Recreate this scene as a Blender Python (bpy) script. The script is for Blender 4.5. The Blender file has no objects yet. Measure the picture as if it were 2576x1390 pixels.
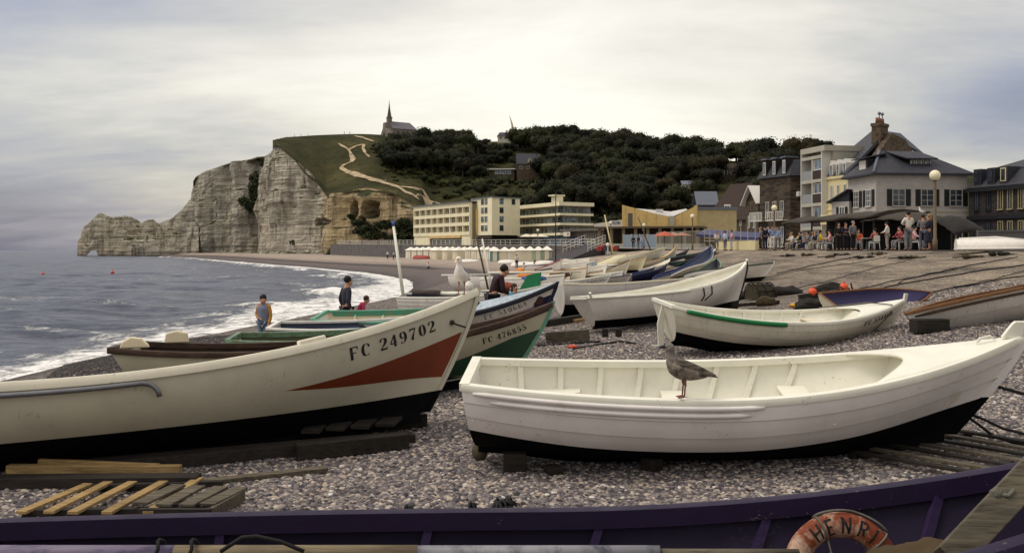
EXPO=0.0; SUN_E=1.5; ZEN=1.5; SKYS=.95
import bpy, bmesh, math, random
from mathutils import Vector, Matrix, noise, Euler
random.seed(7)
SC = bpy.context.scene
COL = SC.collection
PI = math.pi
R = math.radians
V3 = Vector
FOC = 2504.0        # photograph's focal length in its own 2576-wide pixels (35 mm lens); the eye is the world origin
SEA = -3.7

def at(x, y, Y):    # a measured point of the photograph, Y metres ahead of the eye
    return V3(((x - 1288) / FOC * Y, Y, (628 - y) / FOC * Y))
def clamp(x, a=0.0, b=1.0): return a if x < a else b if x > b else x
def lerp(a, b, t): return a + (b - a) * t
def sstep(a, b, x):
    t = clamp((x - a) / (b - a)); return t * t * (3 - 2 * t)
def tab(x, T):
    if x <= T[0][0]: return T[0][1]
    for i in range(len(T) - 1):
        if x <= T[i + 1][0]:
            return lerp(T[i][1], T[i + 1][1], (x - T[i][0]) / (T[i + 1][0] - T[i][0]))
    return T[-1][1]
def tabs(x, T):     # smooth (monotone-ish cubic)
    n = len(T)
    if x <= T[0][0]: return T[0][1]
    if x >= T[-1][0]: return T[-1][1]
    for i in range(n - 1):
        if x <= T[i + 1][0]:
            x0, y0 = T[i]; x1, y1 = T[i + 1]; h = x1 - x0
            m0 = (y1 - T[i - 1][1]) / (x1 - T[i - 1][0]) if i else (y1 - y0) / h
            m1 = (T[i + 2][1] - y0) / (T[i + 2][0] - x0) if i + 2 < n else (y1 - y0) / h
            t = (x - x0) / h
            return ((2*t**3-3*t**2+1)*y0 + (t**3-2*t**2+t)*h*m0 + (-2*t**3+3*t**2)*y1 + (t**3-t**2)*h*m1)
def fbm(p, o=4, l=2.0, g=0.5):
    a, s, q = 1.0, 0.0, V3(p)
    for _ in range(o):
        s += a * noise.noise(q); a *= g; q = q * l
    return s
def lin(c):
    def f(v):
        v = v / 255.0
        return v / 12.92 if v <= 0.04045 else ((v + 0.055) / 1.055) ** 2.4
    return (f(c[0]), f(c[1]), f(c[2]), 1.0)

# ---------------------------------------------------------------- materials
MATS = {}
class G:            # small node-graph helper
    def __init__(s, m):
        m.use_nodes = True; s.t = m.node_tree; s.N = s.t.nodes; s.L = s.t.links
        s.N.clear()
        s.out = s.N.new('ShaderNodeOutputMaterial'); s.b = s.N.new('ShaderNodeBsdfPrincipled')
        s.L.new(s.b.outputs[0], s.out.inputs[0])
    def n(s, t, **k):
        x = s.N.new(t)
        for a, v in k.items(): setattr(x, a, v)
        return x
    def set(s, sock, v):
        if isinstance(v, bpy.types.NodeSocket): s.L.new(v, sock)
        elif v is not None: sock.default_value = v
    def coord(s, kind='Object', scale=(1, 1, 1), loc=(0, 0, 0)):
        if kind == 'World':
            o = s.n('ShaderNodeNewGeometry').outputs['Position']
        else:
            o = s.n('ShaderNodeTexCoord').outputs[kind]
        m = s.n('ShaderNodeMapping'); s.L.new(o, m.inputs[0])
        m.inputs['Scale'].default_value = scale; m.inputs['Location'].default_value = loc
        return m.outputs[0]
    def noise(s, vec, scale=5, detail=4, rough=.55, dist=0):
        x = s.n('ShaderNodeTexNoise'); s.set(x.inputs['Vector'], vec)
        x.inputs['Scale'].default_value = scale; x.inputs['Detail'].default_value = detail
        x.inputs['Roughness'].default_value = rough; x.inputs['Distortion'].default_value = dist
        return x.outputs[0]
    def vor(s, vec, scale=5, out='Distance', feature='F1', rnd=1):
        x = s.n('ShaderNodeTexVoronoi', feature=feature); s.set(x.inputs['Vector'], vec)
        x.inputs['Scale'].default_value = scale; x.inputs['Randomness'].default_value = rnd
        return x.outputs[out]
    def ramp(s, f, stops, mode='LINEAR'):
        x = s.n('ShaderNodeValToRGB'); s.set(x.inputs[0], f); e = x.color_ramp.elements
        x.color_ramp.interpolation = mode
        while len(e) < len(stops): e.new(0.5)
        for i, (p, c) in enumerate(stops):
            e[i].position = p
            e[i].color = c if isinstance(c, tuple) and len(c) == 4 else (c, c, c, 1)
        return x.outputs[0]
    def mix(s, f, a, b, mode='MIX'):
        x = s.n('ShaderNodeMix', data_type='RGBA', blend_type=mode)
        s.set(x.inputs[0], f); s.set(x.inputs[6], a); s.set(x.inputs[7], b)
        return x.outputs[2]
    def math(s, op, a, b=None, clampit=False):
        x = s.n('ShaderNodeMath', operation=op, use_clamp=clampit); s.set(x.inputs[0], a)
        if b is not None: s.set(x.inputs[1], b)
        return x.outputs[0]
    def bump(s, h, strength=.5, dist=.02):
        x = s.n('ShaderNodeBump'); s.set(x.inputs['Height'], h)
        x.inputs['Strength'].default_value = strength; x.inputs['Distance'].default_value = dist
        s.L.new(x.outputs[0], s.b.inputs['Normal'])
    def fin(s, col=None, rough=None, spec=None, metal=None):
        if col is not None: s.set(s.b.inputs['Base Color'], col)
        if rough is not None: s.set(s.b.inputs['Roughness'], rough)
        if spec is not None: s.b.inputs['Specular IOR Level'].default_value = spec
        if metal is not None: s.b.inputs['Metallic'].default_value = metal

def mat(name, c, rough=.6, var=.18, scale=6, bump=.15, bscale=30, dirt=None, dscale=4, damt=.4, streak=None, spec=.35, metal=0, c2=None, coord='Object', stretch=(1, 1, 1), fleck=None, fthr=.67):
    """weathered plain material: two tones of noise, optional stains (dirt = colour), optional fine bump"""
    if name in MATS: return MATS[name]
    m = bpy.data.materials.new(name); g = G(m)
    v = g.coord(coord, stretch)
    base = lin(c); dark = tuple(x * (1 - var) for x in base[:3]) + (1,)
    light = lin(c2) if c2 else tuple(min(1, x * (1 + var * .6)) for x in base[:3]) + (1,)
    col = g.mix(g.ramp(g.noise(v, scale, 5, .6), [(.3, 0), (.72, 1)]), dark, light)
    if dirt:
        col = g.mix(g.ramp(g.noise(v, dscale, 6, .68, .4), [(1 - damt - .12, 0), (1 - damt + .1, 1)]), col, lin(dirt))
    if streak:
        vs = g.coord(coord, (9, 9, .6))
        col = g.mix(g.math('MULTIPLY', g.ramp(g.noise(vs, 1.6, 4, .6), [(.55, 0), (.75, 1)]), .55), col, lin(streak))
    if fleck:      # chips and scuffs, in small clusters
        col = g.mix(g.math('MULTIPLY', g.ramp(g.math('ADD', g.math('MULTIPLY', g.noise(v, 26, 6, .7), .6), g.math('MULTIPLY', g.noise(v, 1.9, 3, .6), .4)), [(fthr - .055, 0), (fthr - .03, 1)]), .5), col, lin(fleck))
    rr = g.ramp(g.noise(v, scale * 2.1, 3), [(.2, max(0, rough - .12)), (.8, min(1, rough + .12))])
    g.fin(col, rr, spec, metal)
    if bump: g.bump(g.noise(v, bscale, 5, .6), bump, .01)
    MATS[name] = m; return m

def wood(name, c, c2, rough=.8, along=(1, 12, 12), scale=3, bump=.35, knots=None):
    if name in MATS: return MATS[name]
    m = bpy.data.materials.new(name); g = G(m); v = g.coord('Object', along)
    n1 = g.noise(v, scale, 6, .65, .6)
    col = g.mix(g.ramp(n1, [(.32, 0), (.68, 1)]), lin(c), lin(c2))
    col = g.mix(g.ramp(g.noise(g.coord('Object'), 1.7, 4), [(.45, 0), (.8, .55)]), col, lin(tuple(x * .55 for x in c)))
    g.fin(col, rough, .25); g.bump(n1, bump, .008)
    MATS[name] = m; return m

def glass(name='window_glass', c=(28, 32, 38)):
    if name in MATS: return MATS[name]
    m = bpy.data.materials.new(name); g = G(m)
    v = g.coord('World', (1, 1, 1))
    col = g.mix(g.ramp(g.noise(v, .8, 3), [(.4, 0), (.65, 1)]), lin(c), lin(tuple(min(255, x * 2.0) for x in c)))
    g.fin(col, .12, .5); MATS[name] = m; return m

# ---------------------------------------------------------------- mesh builder
class MB:
    def __init__(s): s.v = []; s.f = []; s.mi = []; s.sm = []
    def add(s, vs, fs, mi=0, smooth=False):
        o = len(s.v); s.v.extend([V3(p) for p in vs])
        for f in fs:
            s.f.append([i + o for i in f]); s.mi.append(mi); s.sm.append(smooth)
        return s
    def box(s, c, d, rot=None, mi=0):
        c = V3(c); x, y, z = d[0] / 2, d[1] / 2, d[2] / 2
        P = [V3(p) for p in ((-x,-y,-z),(x,-y,-z),(x,y,-z),(-x,y,-z),(-x,-y,z),(x,-y,z),(x,y,z),(-x,y,z))]
        if rot is not None:
            M = rot if isinstance(rot, Matrix) else Euler(rot).to_matrix()
            P = [M @ p for p in P]
        return s.add([c + p for p in P], [(0,3,2,1),(4,5,6,7),(0,1,5,4),(1,2,6,5),(2,3,7,6),(3,0,4,7)], mi)
    def bx(s, x0, x1, y0, y1, z0, z1, mi=0):
        return s.box(((x0+x1)/2, (y0+y1)/2, (z0+z1)/2), (x1-x0, y1-y0, z1-z0), None, mi)
    def beam(s, a, b, w, h, up=(0, 0, 1), mi=0):
        a, b = V3(a), V3(b); d = (b - a); L = d.length; d.normalize()
        u = V3(up); sd = d.cross(u)
        if sd.length < 1e-4: sd = d.cross(V3((0, 1, 0)))
        sd.normalize(); u = sd.cross(d)
        M = Matrix((d, -sd, u)).transposed()
        return s.box((a + b) / 2, (L, w, h), M, mi)
    def loft(s, rings, caps=True, closed=True, mi=0, smooth=True):
        o = len(s.v); n = len(rings[0])
        for r in rings: s.v.extend([V3(p) for p in r])
        for i in range(len(rings) - 1):
            for j in range(n if closed else n - 1):
                a = o + i * n + j; b = o + i * n + (j + 1) % n
                s.f.append([a, b, b + n, a + n]); s.mi.append(mi); s.sm.append(smooth)
        if caps:
            s.f.append([o + j for j in reversed(range(n))]); s.mi.append(mi); s.sm.append(False)
            e = o + (len(rings) - 1) * n
            s.f.append([e + j for j in range(n)]); s.mi.append(mi); s.sm.append(False)
        return s
    def tube(s, pts, r, n=8, caps=True, mi=0, smooth=True, flat=None, ref=None):
        """round (or flat = height ratio) tube along points, r one number or one per point"""
        pts = [V3(p) for p in pts]; rings = []; m = len(pts)
        rs = r if isinstance(r, (list, tuple)) else [r] * m
        up = V3(ref) if ref is not None else None
        for i, p in enumerate(pts):
            d = (pts[min(i + 1, m - 1)] - pts[max(i - 1, 0)])
            if d.length < 1e-9: d = V3((0, 0, 1))
            d.normalize()
            if up is None:
                up = V3((0, 0, 1)) if abs(d.z) < .9 else V3((0, 1, 0))
            sd = d.cross(up)
            if sd.length < 1e-5: sd = d.orthogonal()
            sd.normalize(); u2 = sd.cross(d).normalized()
            if ref is None: up = u2
            k = flat if flat else 1
            rings.append([p + sd * math.cos(t) * rs[i] + u2 * math.sin(t) * rs[i] * k for t in [2 * PI * (j + .5) / n for j in range(n)]])
        return s.loft(rings, caps, True, mi, smooth)
    def prism(s, outline, z0, z1, mi=0, M=None):
        """extrude a 2D outline (x, y) from z0 to z1, then transform by M"""
        n = len(outline)
        vs = [V3((p[0], p[1], z0)) for p in outline] + [V3((p[0], p[1], z1)) for p in outline]
        if M is not None: vs = [M @ p for p in vs]
        fs = [tuple(reversed(range(n))), tuple(range(n, 2 * n))] + [(i, (i + 1) % n, n + (i + 1) % n, n + i) for i in range(n)]
        return s.add(vs, fs, mi)
    def lathe(s, prof, n=16, c=(0, 0, 0), mi=0, smooth=True, M=None):
        rings = []
        for r, z in prof:
            rg = [V3((math.cos(2*PI*j/n) * r, math.sin(2*PI*j/n) * r, z)) for j in range(n)]
            if M is not None: rg = [M @ p for p in rg]
            rings.append([p + V3(c) for p in rg])
        return s.loft(rings, True, True, mi, smooth)
    def ball(s, c, r, n=14, m=9, mi=0, disp=0, seed=0, fr=1.5):
        c = V3(c); rr = r if isinstance(r, (tuple, list)) else (r, r, r)
        rings = []
        for i in range(m + 1):
            th = PI * (.02 + .96 * i / m)
            rg = []
            for j in range(n):
                d = V3((math.sin(th) * math.cos(2*PI*j/n), math.sin(th) * math.sin(2*PI*j/n), -math.cos(th)))
                k = 1 + (disp * fbm(d * fr + V3((seed, seed * .7, 0)), 3) if disp else 0)
                rg.append(c + V3((d.x * rr[0], d.y * rr[1], d.z * rr[2])) * k)
            rings.append(rg)
        return s.loft(rings, True, True, mi, True)
    def grid(s, fn, nu, nv, mi=0, smooth=True, flip=False):
        o = len(s.v)
        for i in range(nu + 1):
            for j in range(nv + 1): s.v.append(V3(fn(i / nu, j / nv)))
        for i in range(nu):
            for j in range(nv):
                a = o + i * (nv + 1) + j; q = [a, a + nv + 1, a + nv + 2, a + 1]
                if flip: q.reverse()
                s.f.append(q); s.mi.append(mi); s.sm.append(smooth)
        return s
    def build(s, name, mats, parent=None, org=None, bevel=0, solid=0, recalc=False):
        me = bpy.data.meshes.new(name)
        vs = s.v if org is None else [p - V3(org) for p in s.v]
        me.from_pydata([tuple(p) for p in vs], [], s.f)
        for m in (mats if isinstance(mats, (list, tuple)) else [mats]): me.materials.append(m)
        me.polygons.foreach_set('material_index', s.mi)
        me.polygons.foreach_set('use_smooth', s.sm)
        me.validate(); me.update()
        if recalc:
            b = bmesh.new(); b.from_mesh(me); bmesh.ops.recalc_face_normals(b, faces=b.faces); b.to_mesh(me); b.free()
        o = bpy.data.objects.new(name, me); COL.objects.link(o)
        if parent is not None: o.parent = parent
        elif org is not None: o.location = org
        if solid:
            md = o.modifiers.new('solid', 'SOLIDIFY'); md.thickness = solid; md.offset = -1
        if bevel:
            md = o.modifiers.new('bev', 'BEVEL'); md.width = bevel; md.segments = 2; md.limit_method = 'ANGLE'; md.angle_limit = R(40)
        return o

def tag(o, label=None, cat=None, group=None, kind=None):
    if label: o['label'] = label
    if cat: o['category'] = cat
    if group: o['group'] = group
    if kind: o['kind'] = kind
    return o
def thing(name, label, cat, loc=(0, 0, 0), rot=(0, 0, 0), group=None):
    o = bpy.data.objects.new(name, None); COL.objects.link(o)
    o.location = loc; o.rotation_euler = rot; o.empty_display_size = .2
    return tag(o, label, cat, group)
def copy_tree(o, parent=None, matmap=None):
    c = o.copy(); COL.objects.link(c)
    if parent is not None: c.parent = parent
    if matmap and c.type == 'MESH':
        for sl in c.material_slots:
            if sl.material and sl.material.name in matmap:
                m2 = matmap[sl.material.name]; sl.link = 'OBJECT'; sl.material = m2
    for ch in list(o.children): copy_tree(ch, c, matmap)
    return c

# ---------------------------------------------------------------- stroke lettering (uneven pen, stencil gaps)
T, K = .055, .2     # thin and thick pen half... widths of the stencil digits
GLY = {
 'F': [[(.1,0,K),(.1,1,K)], [(.22,.96,T*1.6),(.62,.96,T*1.6)], [(.22,.52,T*1.3),(.5,.52,T*1.3)], [(.62,.98,.05),(.62,.76,.1)], [(0,.03,T),(.22,.03,T)]],
 'C': [[(.4,.97,T),(.22,.86,K*.8),(.12,.5,K*1.1),(.22,.14,K*.8),(.4,.03,T)], [(.46,.97,T),(.64,.9,.1),(.66,.7,.16)], [(.46,.03,T),(.66,.16,T)]],
 '0': [[(.28,.98,T),(.13,.8,K*.9),(.09,.5,K*1.1),(.13,.2,K*.9),(.28,.02,T)], [(.36,.98,T),(.51,.8,K*.9),(.55,.5,K*1.1),(.51,.2,K*.9),(.36,.02,T)]],
 '2': [[(.06,.72,.16),(.14,.9,.1),(.3,.97,T)], [(.36,.97,T),(.54,.85,K),(.5,.6,K),(.28,.34,.1),(.06,.1,T*1.2)], [(.06,.07,K*.7),(.34,.08,K*.8),(.58,.05,.1),(.62,.22,T)]],
 '4': [[(.42,.98,T),(.2,.62,T*1.4),(.02,.3,T*1.4)], [(.02,.28,T*1.5),(.62,.28,T*1.5)], [(.44,.96,K*.9),(.44,.34,K)], [(.44,.22,K),(.44,0,K)]],
 '5': [[(.14,.95,T),(.14,.5,T)], [(.14,.93,K*.75),(.54,.95,.1)], [(.14,.52,T),(.3,.6,T*1.3),(.52,.48,K),(.55,.28,K),(.36,.03,T)], [(.3,.03,T),(.12,.1,.12),(.06,.22,.17)]],
 '6': [[(.56,.84,.15),(.46,.96,T),(.34,.96,T)], [(.3,.95,T),(.13,.7,K*.9),(.1,.4,K*1.1),(.16,.14,K*.8),(.3,.02,T)], [(.37,.02,T),(.54,.16,K*.8),(.54,.42,K*.8),(.36,.56,T),(.2,.48,T)]],
 '7': [[(.04,.76,.05),(.06,.94,.12)], [(.06,.92,K*.7),(.58,.93,K*.5)], [(.58,.92,T),(.4,.55,.1),(.26,.24,K*.9),(.22,0,K*1.1)]],
 '8': [[(.3,.98,T),(.12,.84,K*.7),(.14,.66,K*.7),(.34,.52,K*.8),(.54,.32,K*.9),(.5,.1,K*.7),(.34,.02,T)], [(.34,.98,T),(.5,.86,.12),(.46,.66,.08),(.3,.54,.06),(.1,.36,.12),(.1,.14,.13),(.28,.02,T)]],
 '9': [[(.06,.16,.15),(.16,.04,T),(.28,.04,T)], [(.32,.05,T),(.5,.3,K*.9),(.53,.6,K*1.1),(.47,.86,K*.8),(.33,.98,T)], [(.26,.98,T),(.09,.84,K*.8),(.09,.58,K*.8),(.27,.44,T),(.43,.52,T)]],
 '1': [[(.3,0,K),(.3,1,K)], [(.12,.84,T),(.3,.96,T*1.5)], [(.12,.03,T),(.48,.03,T)]],
 '3': [[(.08,.78,.15),(.2,.95,T),(.4,.94,.12),(.5,.76,K*.8),(.3,.54,T)], [(.3,.5,T),(.55,.34,K),(.46,.08,K*.7),(.24,.02,T),(.06,.16,.14)]],
 'H': [[(.08,0,.11),(.08,1,.11)], [(.56,0,.11),(.56,1,.11)], [(.08,.5,.1),(.56,.54,.1)]],
 'E': [[(.08,0,.11),(.08,1,.11)], [(.08,.95,.1),(.5,.95,.1)], [(.08,.5,.1),(.42,.5,.1)], [(.08,.05,.1),(.5,.05,.1)]],
 'N': [[(.06,0,.12),(.06,1,.12)], [(.06,.98,.13),(.58,.02,.13)], [(.58,0,.12),(.58,1,.12)]],
 'R': [[(.08,0,.12),(.08,1,.12)], [(.08,.95,.1),(.4,.95,.1),(.54,.76,.12),(.38,.52,.1),(.1,.5,.1)], [(.34,.44,.12),(.46,.16,.12)]],
 'I': [[(.3,0,.12),(.3,1,.12)]],
 'A': [[(.02,0,.11),(.3,1,.11),(.58,0,.11)], [(.12,.34,.1),(.48,.34,.1)]],
 'S': [[(.54,.84,.11),(.3,.96,.11),(.08,.76,.12),(.3,.52,.12),(.54,.26,.12),(.3,.04,.11),(.04,.16,.11)]],
 'O': [[(.3,.98,.11),(.06,.75,.11),(.06,.25,.11),(.3,.02,.11),(.54,.25,.11),(.54,.75,.11),(.3,.98,.11)]],
 ' ': [],
}
def crv(P, n=5):
    """Catmull-Rom through (x, y, w) points"""
    if len(P) < 3: return [tuple(lerp(a, b, k / 3) for a, b in zip(P[0], P[1])) for k in range(4)]
    Q = [P[0]] + list(P) + [P[-1]]; out = []
    for i in range(1, len(Q) - 2):
        for k in range(n):
            t = k / n
            out.append(tuple(.5 * ((2*b) + (-a+c)*t + (2*a-5*b+4*c-d)*t*t + (-a+3*b-3*c+d)*t**3) for a, b, c, d in zip(Q[i-1], Q[i], Q[i+1], Q[i+2])))
    out.append(P[-1]); return out
def letter_faces(mb, text, fn, h, adv=.74, wmul=1.0, u0=0):
    """draws text with fn(u, w) -> point (u along, w up, metres)"""
    for ch in text:
        for st in GLY.get(ch, []):
            pts = crv([(p[0] * .9, p[1], p[2] * wmul) for p in st]); L, Rr = [], []
            for i, p in enumerate(pts):
                a = pts[max(i - 1, 0)]; b = pts[min(i + 1, len(pts) - 1)]
                dx, dy = b[0] - a[0], b[1] - a[1]; l = math.hypot(dx, dy) or 1
                nx, ny = -dy / l, dx / l
                L.append(fn(u0 + (p[0] + nx * p[2] / 2) * h, (p[1] + ny * p[2] / 2) * h))
                Rr.append(fn(u0 + (p[0] - nx * p[2] / 2) * h, (p[1] - ny * p[2] / 2) * h))
            n = len(pts)
            mb.add(L + Rr, [(i, n + i, n + i + 1, i + 1) for i in range(n - 1)])
        u0 += h * (adv if ch != ' ' else adv * .75)
    return u0
# ================================================================ camera, light, sky
cam = bpy.data.cameras.new('camera'); camo = bpy.data.objects.new('camera', cam); COL.objects.link(camo)
camo.location = (0, 0, 0); camo.rotation_euler = (R(90), 0, 0)
cam.sensor_width = 36; cam.lens = 36 * FOC / 2576; cam.shift_y = -67 / 2576
cam.clip_start = .1; cam.clip_end = 30000
SC.camera = camo
SC.view_settings.view_transform = 'Standard'; SC.view_settings.look = 'None'
SC.view_settings.exposure = EXPO; SC.view_settings.gamma = 1
SC.cycles.max_bounces = 5; SC.cycles.diffuse_bounces = 3; SC.cycles.glossy_bounces = 2
SC.cycles.use_denoising = True
SC.cycles.sample_clamp_indirect = 4

SUN_EL, SUN_AZ = R(58), R(-95)      # azimuth from +Y towards +X
sl = bpy.data.lights.new('sun', 'SUN'); sl.energy = SUN_E; sl.angle = R(25); sl.color = (1, .95, .86)
so = bpy.data.objects.new('sun', sl); COL.objects.link(so)
sd = V3((math.sin(SUN_AZ) * math.cos(SUN_EL), math.cos(SUN_AZ) * math.cos(SUN_EL), math.sin(SUN_EL)))
so.rotation_euler = sd.to_track_quat('Z', 'Y').to_euler(); so.location = (0, 0, 60)

wd = bpy.data.worlds.new('World'); SC.world = wd; wd.use_nodes = True
t = wd.node_tree; t.nodes.clear()
class GW(G):
    def __init__(s, t): s.t = t; s.N = t.nodes; s.L = t.links
g = GW(t)
sky = g.n('ShaderNodeTexSky', sky_type='NISHITA', sun_disc=False); sky.sun_elevation = SUN_EL; sky.sun_rotation = SUN_AZ
sky.air_density = 1; sky.dust_density = 3; sky.ozone_density = 1
b1 = g.n('ShaderNodeBackground'); g.L.new(sky.outputs[0], b1.inputs[0]); b1.inputs[1].default_value = .05
dirv = g.n('ShaderNodeTexCoord').outputs['Generated']
sp = g.n('ShaderNodeSeparateXYZ'); g.L.new(dirv, sp.inputs[0])
zc = g.math('MAXIMUM', sp.outputs[2], 0.0)
zz = g.math('ADD', zc, .16)
# cloud layer: direction projected on a flat deck, so bands flatten towards the horizon
px = g.math('DIVIDE', sp.outputs[0], zz); py = g.math('DIVIDE', sp.outputs[1], zz)
cb = g.n('ShaderNodeCombineXYZ'); g.L.new(px, cb.inputs[0]); g.L.new(py, cb.inputs[1])
mp = g.n('ShaderNodeMapping'); g.L.new(cb.outputs[0], mp.inputs[0]); mp.inputs['Scale'].default_value = (.55, .9, 1); mp.inputs['Location'].default_value = (3.1, 1.4, 0)
n1 = g.noise(mp.outputs[0], 1.15, 6, .55, .5)
n2 = g.noise(mp.outputs[0], 3.6, 5, .6, .3)
nn = g.math('ADD', g.math('MULTIPLY', n1, .78), g.math('MULTIPLY', n2, .22))
# the deck is thinnest and brightest ahead, a little right of the middle; heavier slate cloud out at sea
az = g.math('ARCTAN2', sp.outputs[0], sp.outputs[1])
def bell(x, c, w):
    a = g.math('DIVIDE', g.math('SUBTRACT', x, c), w)
    return g.math('POWER', 2.718, g.math('MULTIPLY', g.math('MULTIPLY', a, a), -1))
bright = g.math('MULTIPLY', bell(az, .03, .34), bell(sp.outputs[2], .10, .17))
sea_dark = g.math('MULTIPLY', bell(az, -.62, .42), bell(sp.outputs[2], .03, .085))
r_dark = g.math('MULTIPLY', bell(az, .52, .16), bell(sp.outputs[2], .12, .06))
up_dark = g.math('MULTIPLY', bell(az, -.45, .3), bell(sp.outputs[2], .23, .07))
val = g.math('ADD', g.math('MULTIPLY', g.math('SUBTRACT', nn, .5), 1.5), .50)
val = g.math('ADD', val, g.math('MULTIPLY', bright, .5))
val = g.math('SUBTRACT', val, g.math('MULTIPLY', sea_dark, .5))
val = g.math('SUBTRACT', val, g.math('MULTIPLY', r_dark, .42))
val = g.math('SUBTRACT', val, g.math('MULTIPLY', up_dark, .14), True)
ccol = g.ramp(val, [(0, lin((114, 115, 132))), (.25, lin((150, 148, 157))), (.48, lin((186, 180, 171))), (.72, lin((224, 215, 196))), (1, lin((250, 243, 224)))])
zen = g.ramp(sp.outputs[2], [(0, 1.0), (.27, 1.0), (.6, ZEN), (1, ZEN * 1.1)])
b2 = g.n('ShaderNodeBackground'); g.L.new(g.mix(1, ccol, zen, 'MULTIPLY'), b2.inputs[0]); b2.inputs[1].default_value = SKYS
ad = g.n('ShaderNodeAddShader'); g.L.new(b1.outputs[0], ad.inputs[0]); g.L.new(b2.outputs[0], ad.inputs[1])
wo = g.n('ShaderNodeOutputWorld'); g.L.new(ad.outputs[0], wo.inputs[0])

# ================================================================ beach
XS = [(-5, -15.8), (10, -15), (27, -14.4), (32, -13.6), (40, -12.4), (52, -10.6), (68, -9.4), (84, -9.0), (100, -10), (125, -13.5), (173, -28), (257, -63), (410, -128), (470, -152), (560, -200)]
XP = [(-5, 21), (40, 20.5), (60, 19.4), (81, 18.5), (100, 17), (130, 15), (165, 10), (190, -5), (212, -20), (270, -40), (330, -58), (390, -78), (470, -118), (560, -170)]
def xs_(Y): return tabs(Y, XS)
def xp_(Y): return tabs(Y, XP)
def promz(Y): return tab(Y, [(0, -.03), (90, -.03), (174, .4), (330, 1.5), (348, 1.4), (362, -1.76), (600, -1.76)])
PROF = [(-.6, -7), (-.15, -4.6), (0, SEA), (.17, -2.38), (.3, -2.33), (.43, -2.26), (.55, -2.06), (.62, -1.74), (.72, -1.2), (.86, -.52), (1, -.06)]
PROF2 = [(-.6, -7), (-.15, -4.6), (0, SEA), (.2, -2.9), (.4, -2.5), (.5, -2.15), (.7, -1.95), (1, -1.75)]
def ground(X, Y):
    t = (X - xs_(Y)) / (xp_(Y) - xs_(Y))
    a = tabs(t, PROF); b = tabs(t, PROF2); k = sstep(118, 150, Y)
    z = lerp(a, b, k)
    z += .16 * sstep(14, 22, Y) * sstep(62, 44, Y) * sstep(.36, .45, t) * sstep(.72, .6, t)
    return z + .05 * fbm((X * .35, Y * .35, 3), 3) * (1 if t < .97 else 0)
def on_beach(x, y, Y0=6, Y1=260):
    """where the sight line through photo pixel (x, y) meets the beach"""
    Y = Y0
    while Y < Y1:
        p = at(x, y, Y)
        if p.z <= ground(p.x, Y): return V3((p.x, Y, ground(p.x, Y)))
        Y *= 1.004
    return at(x, y, Y1)

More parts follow.
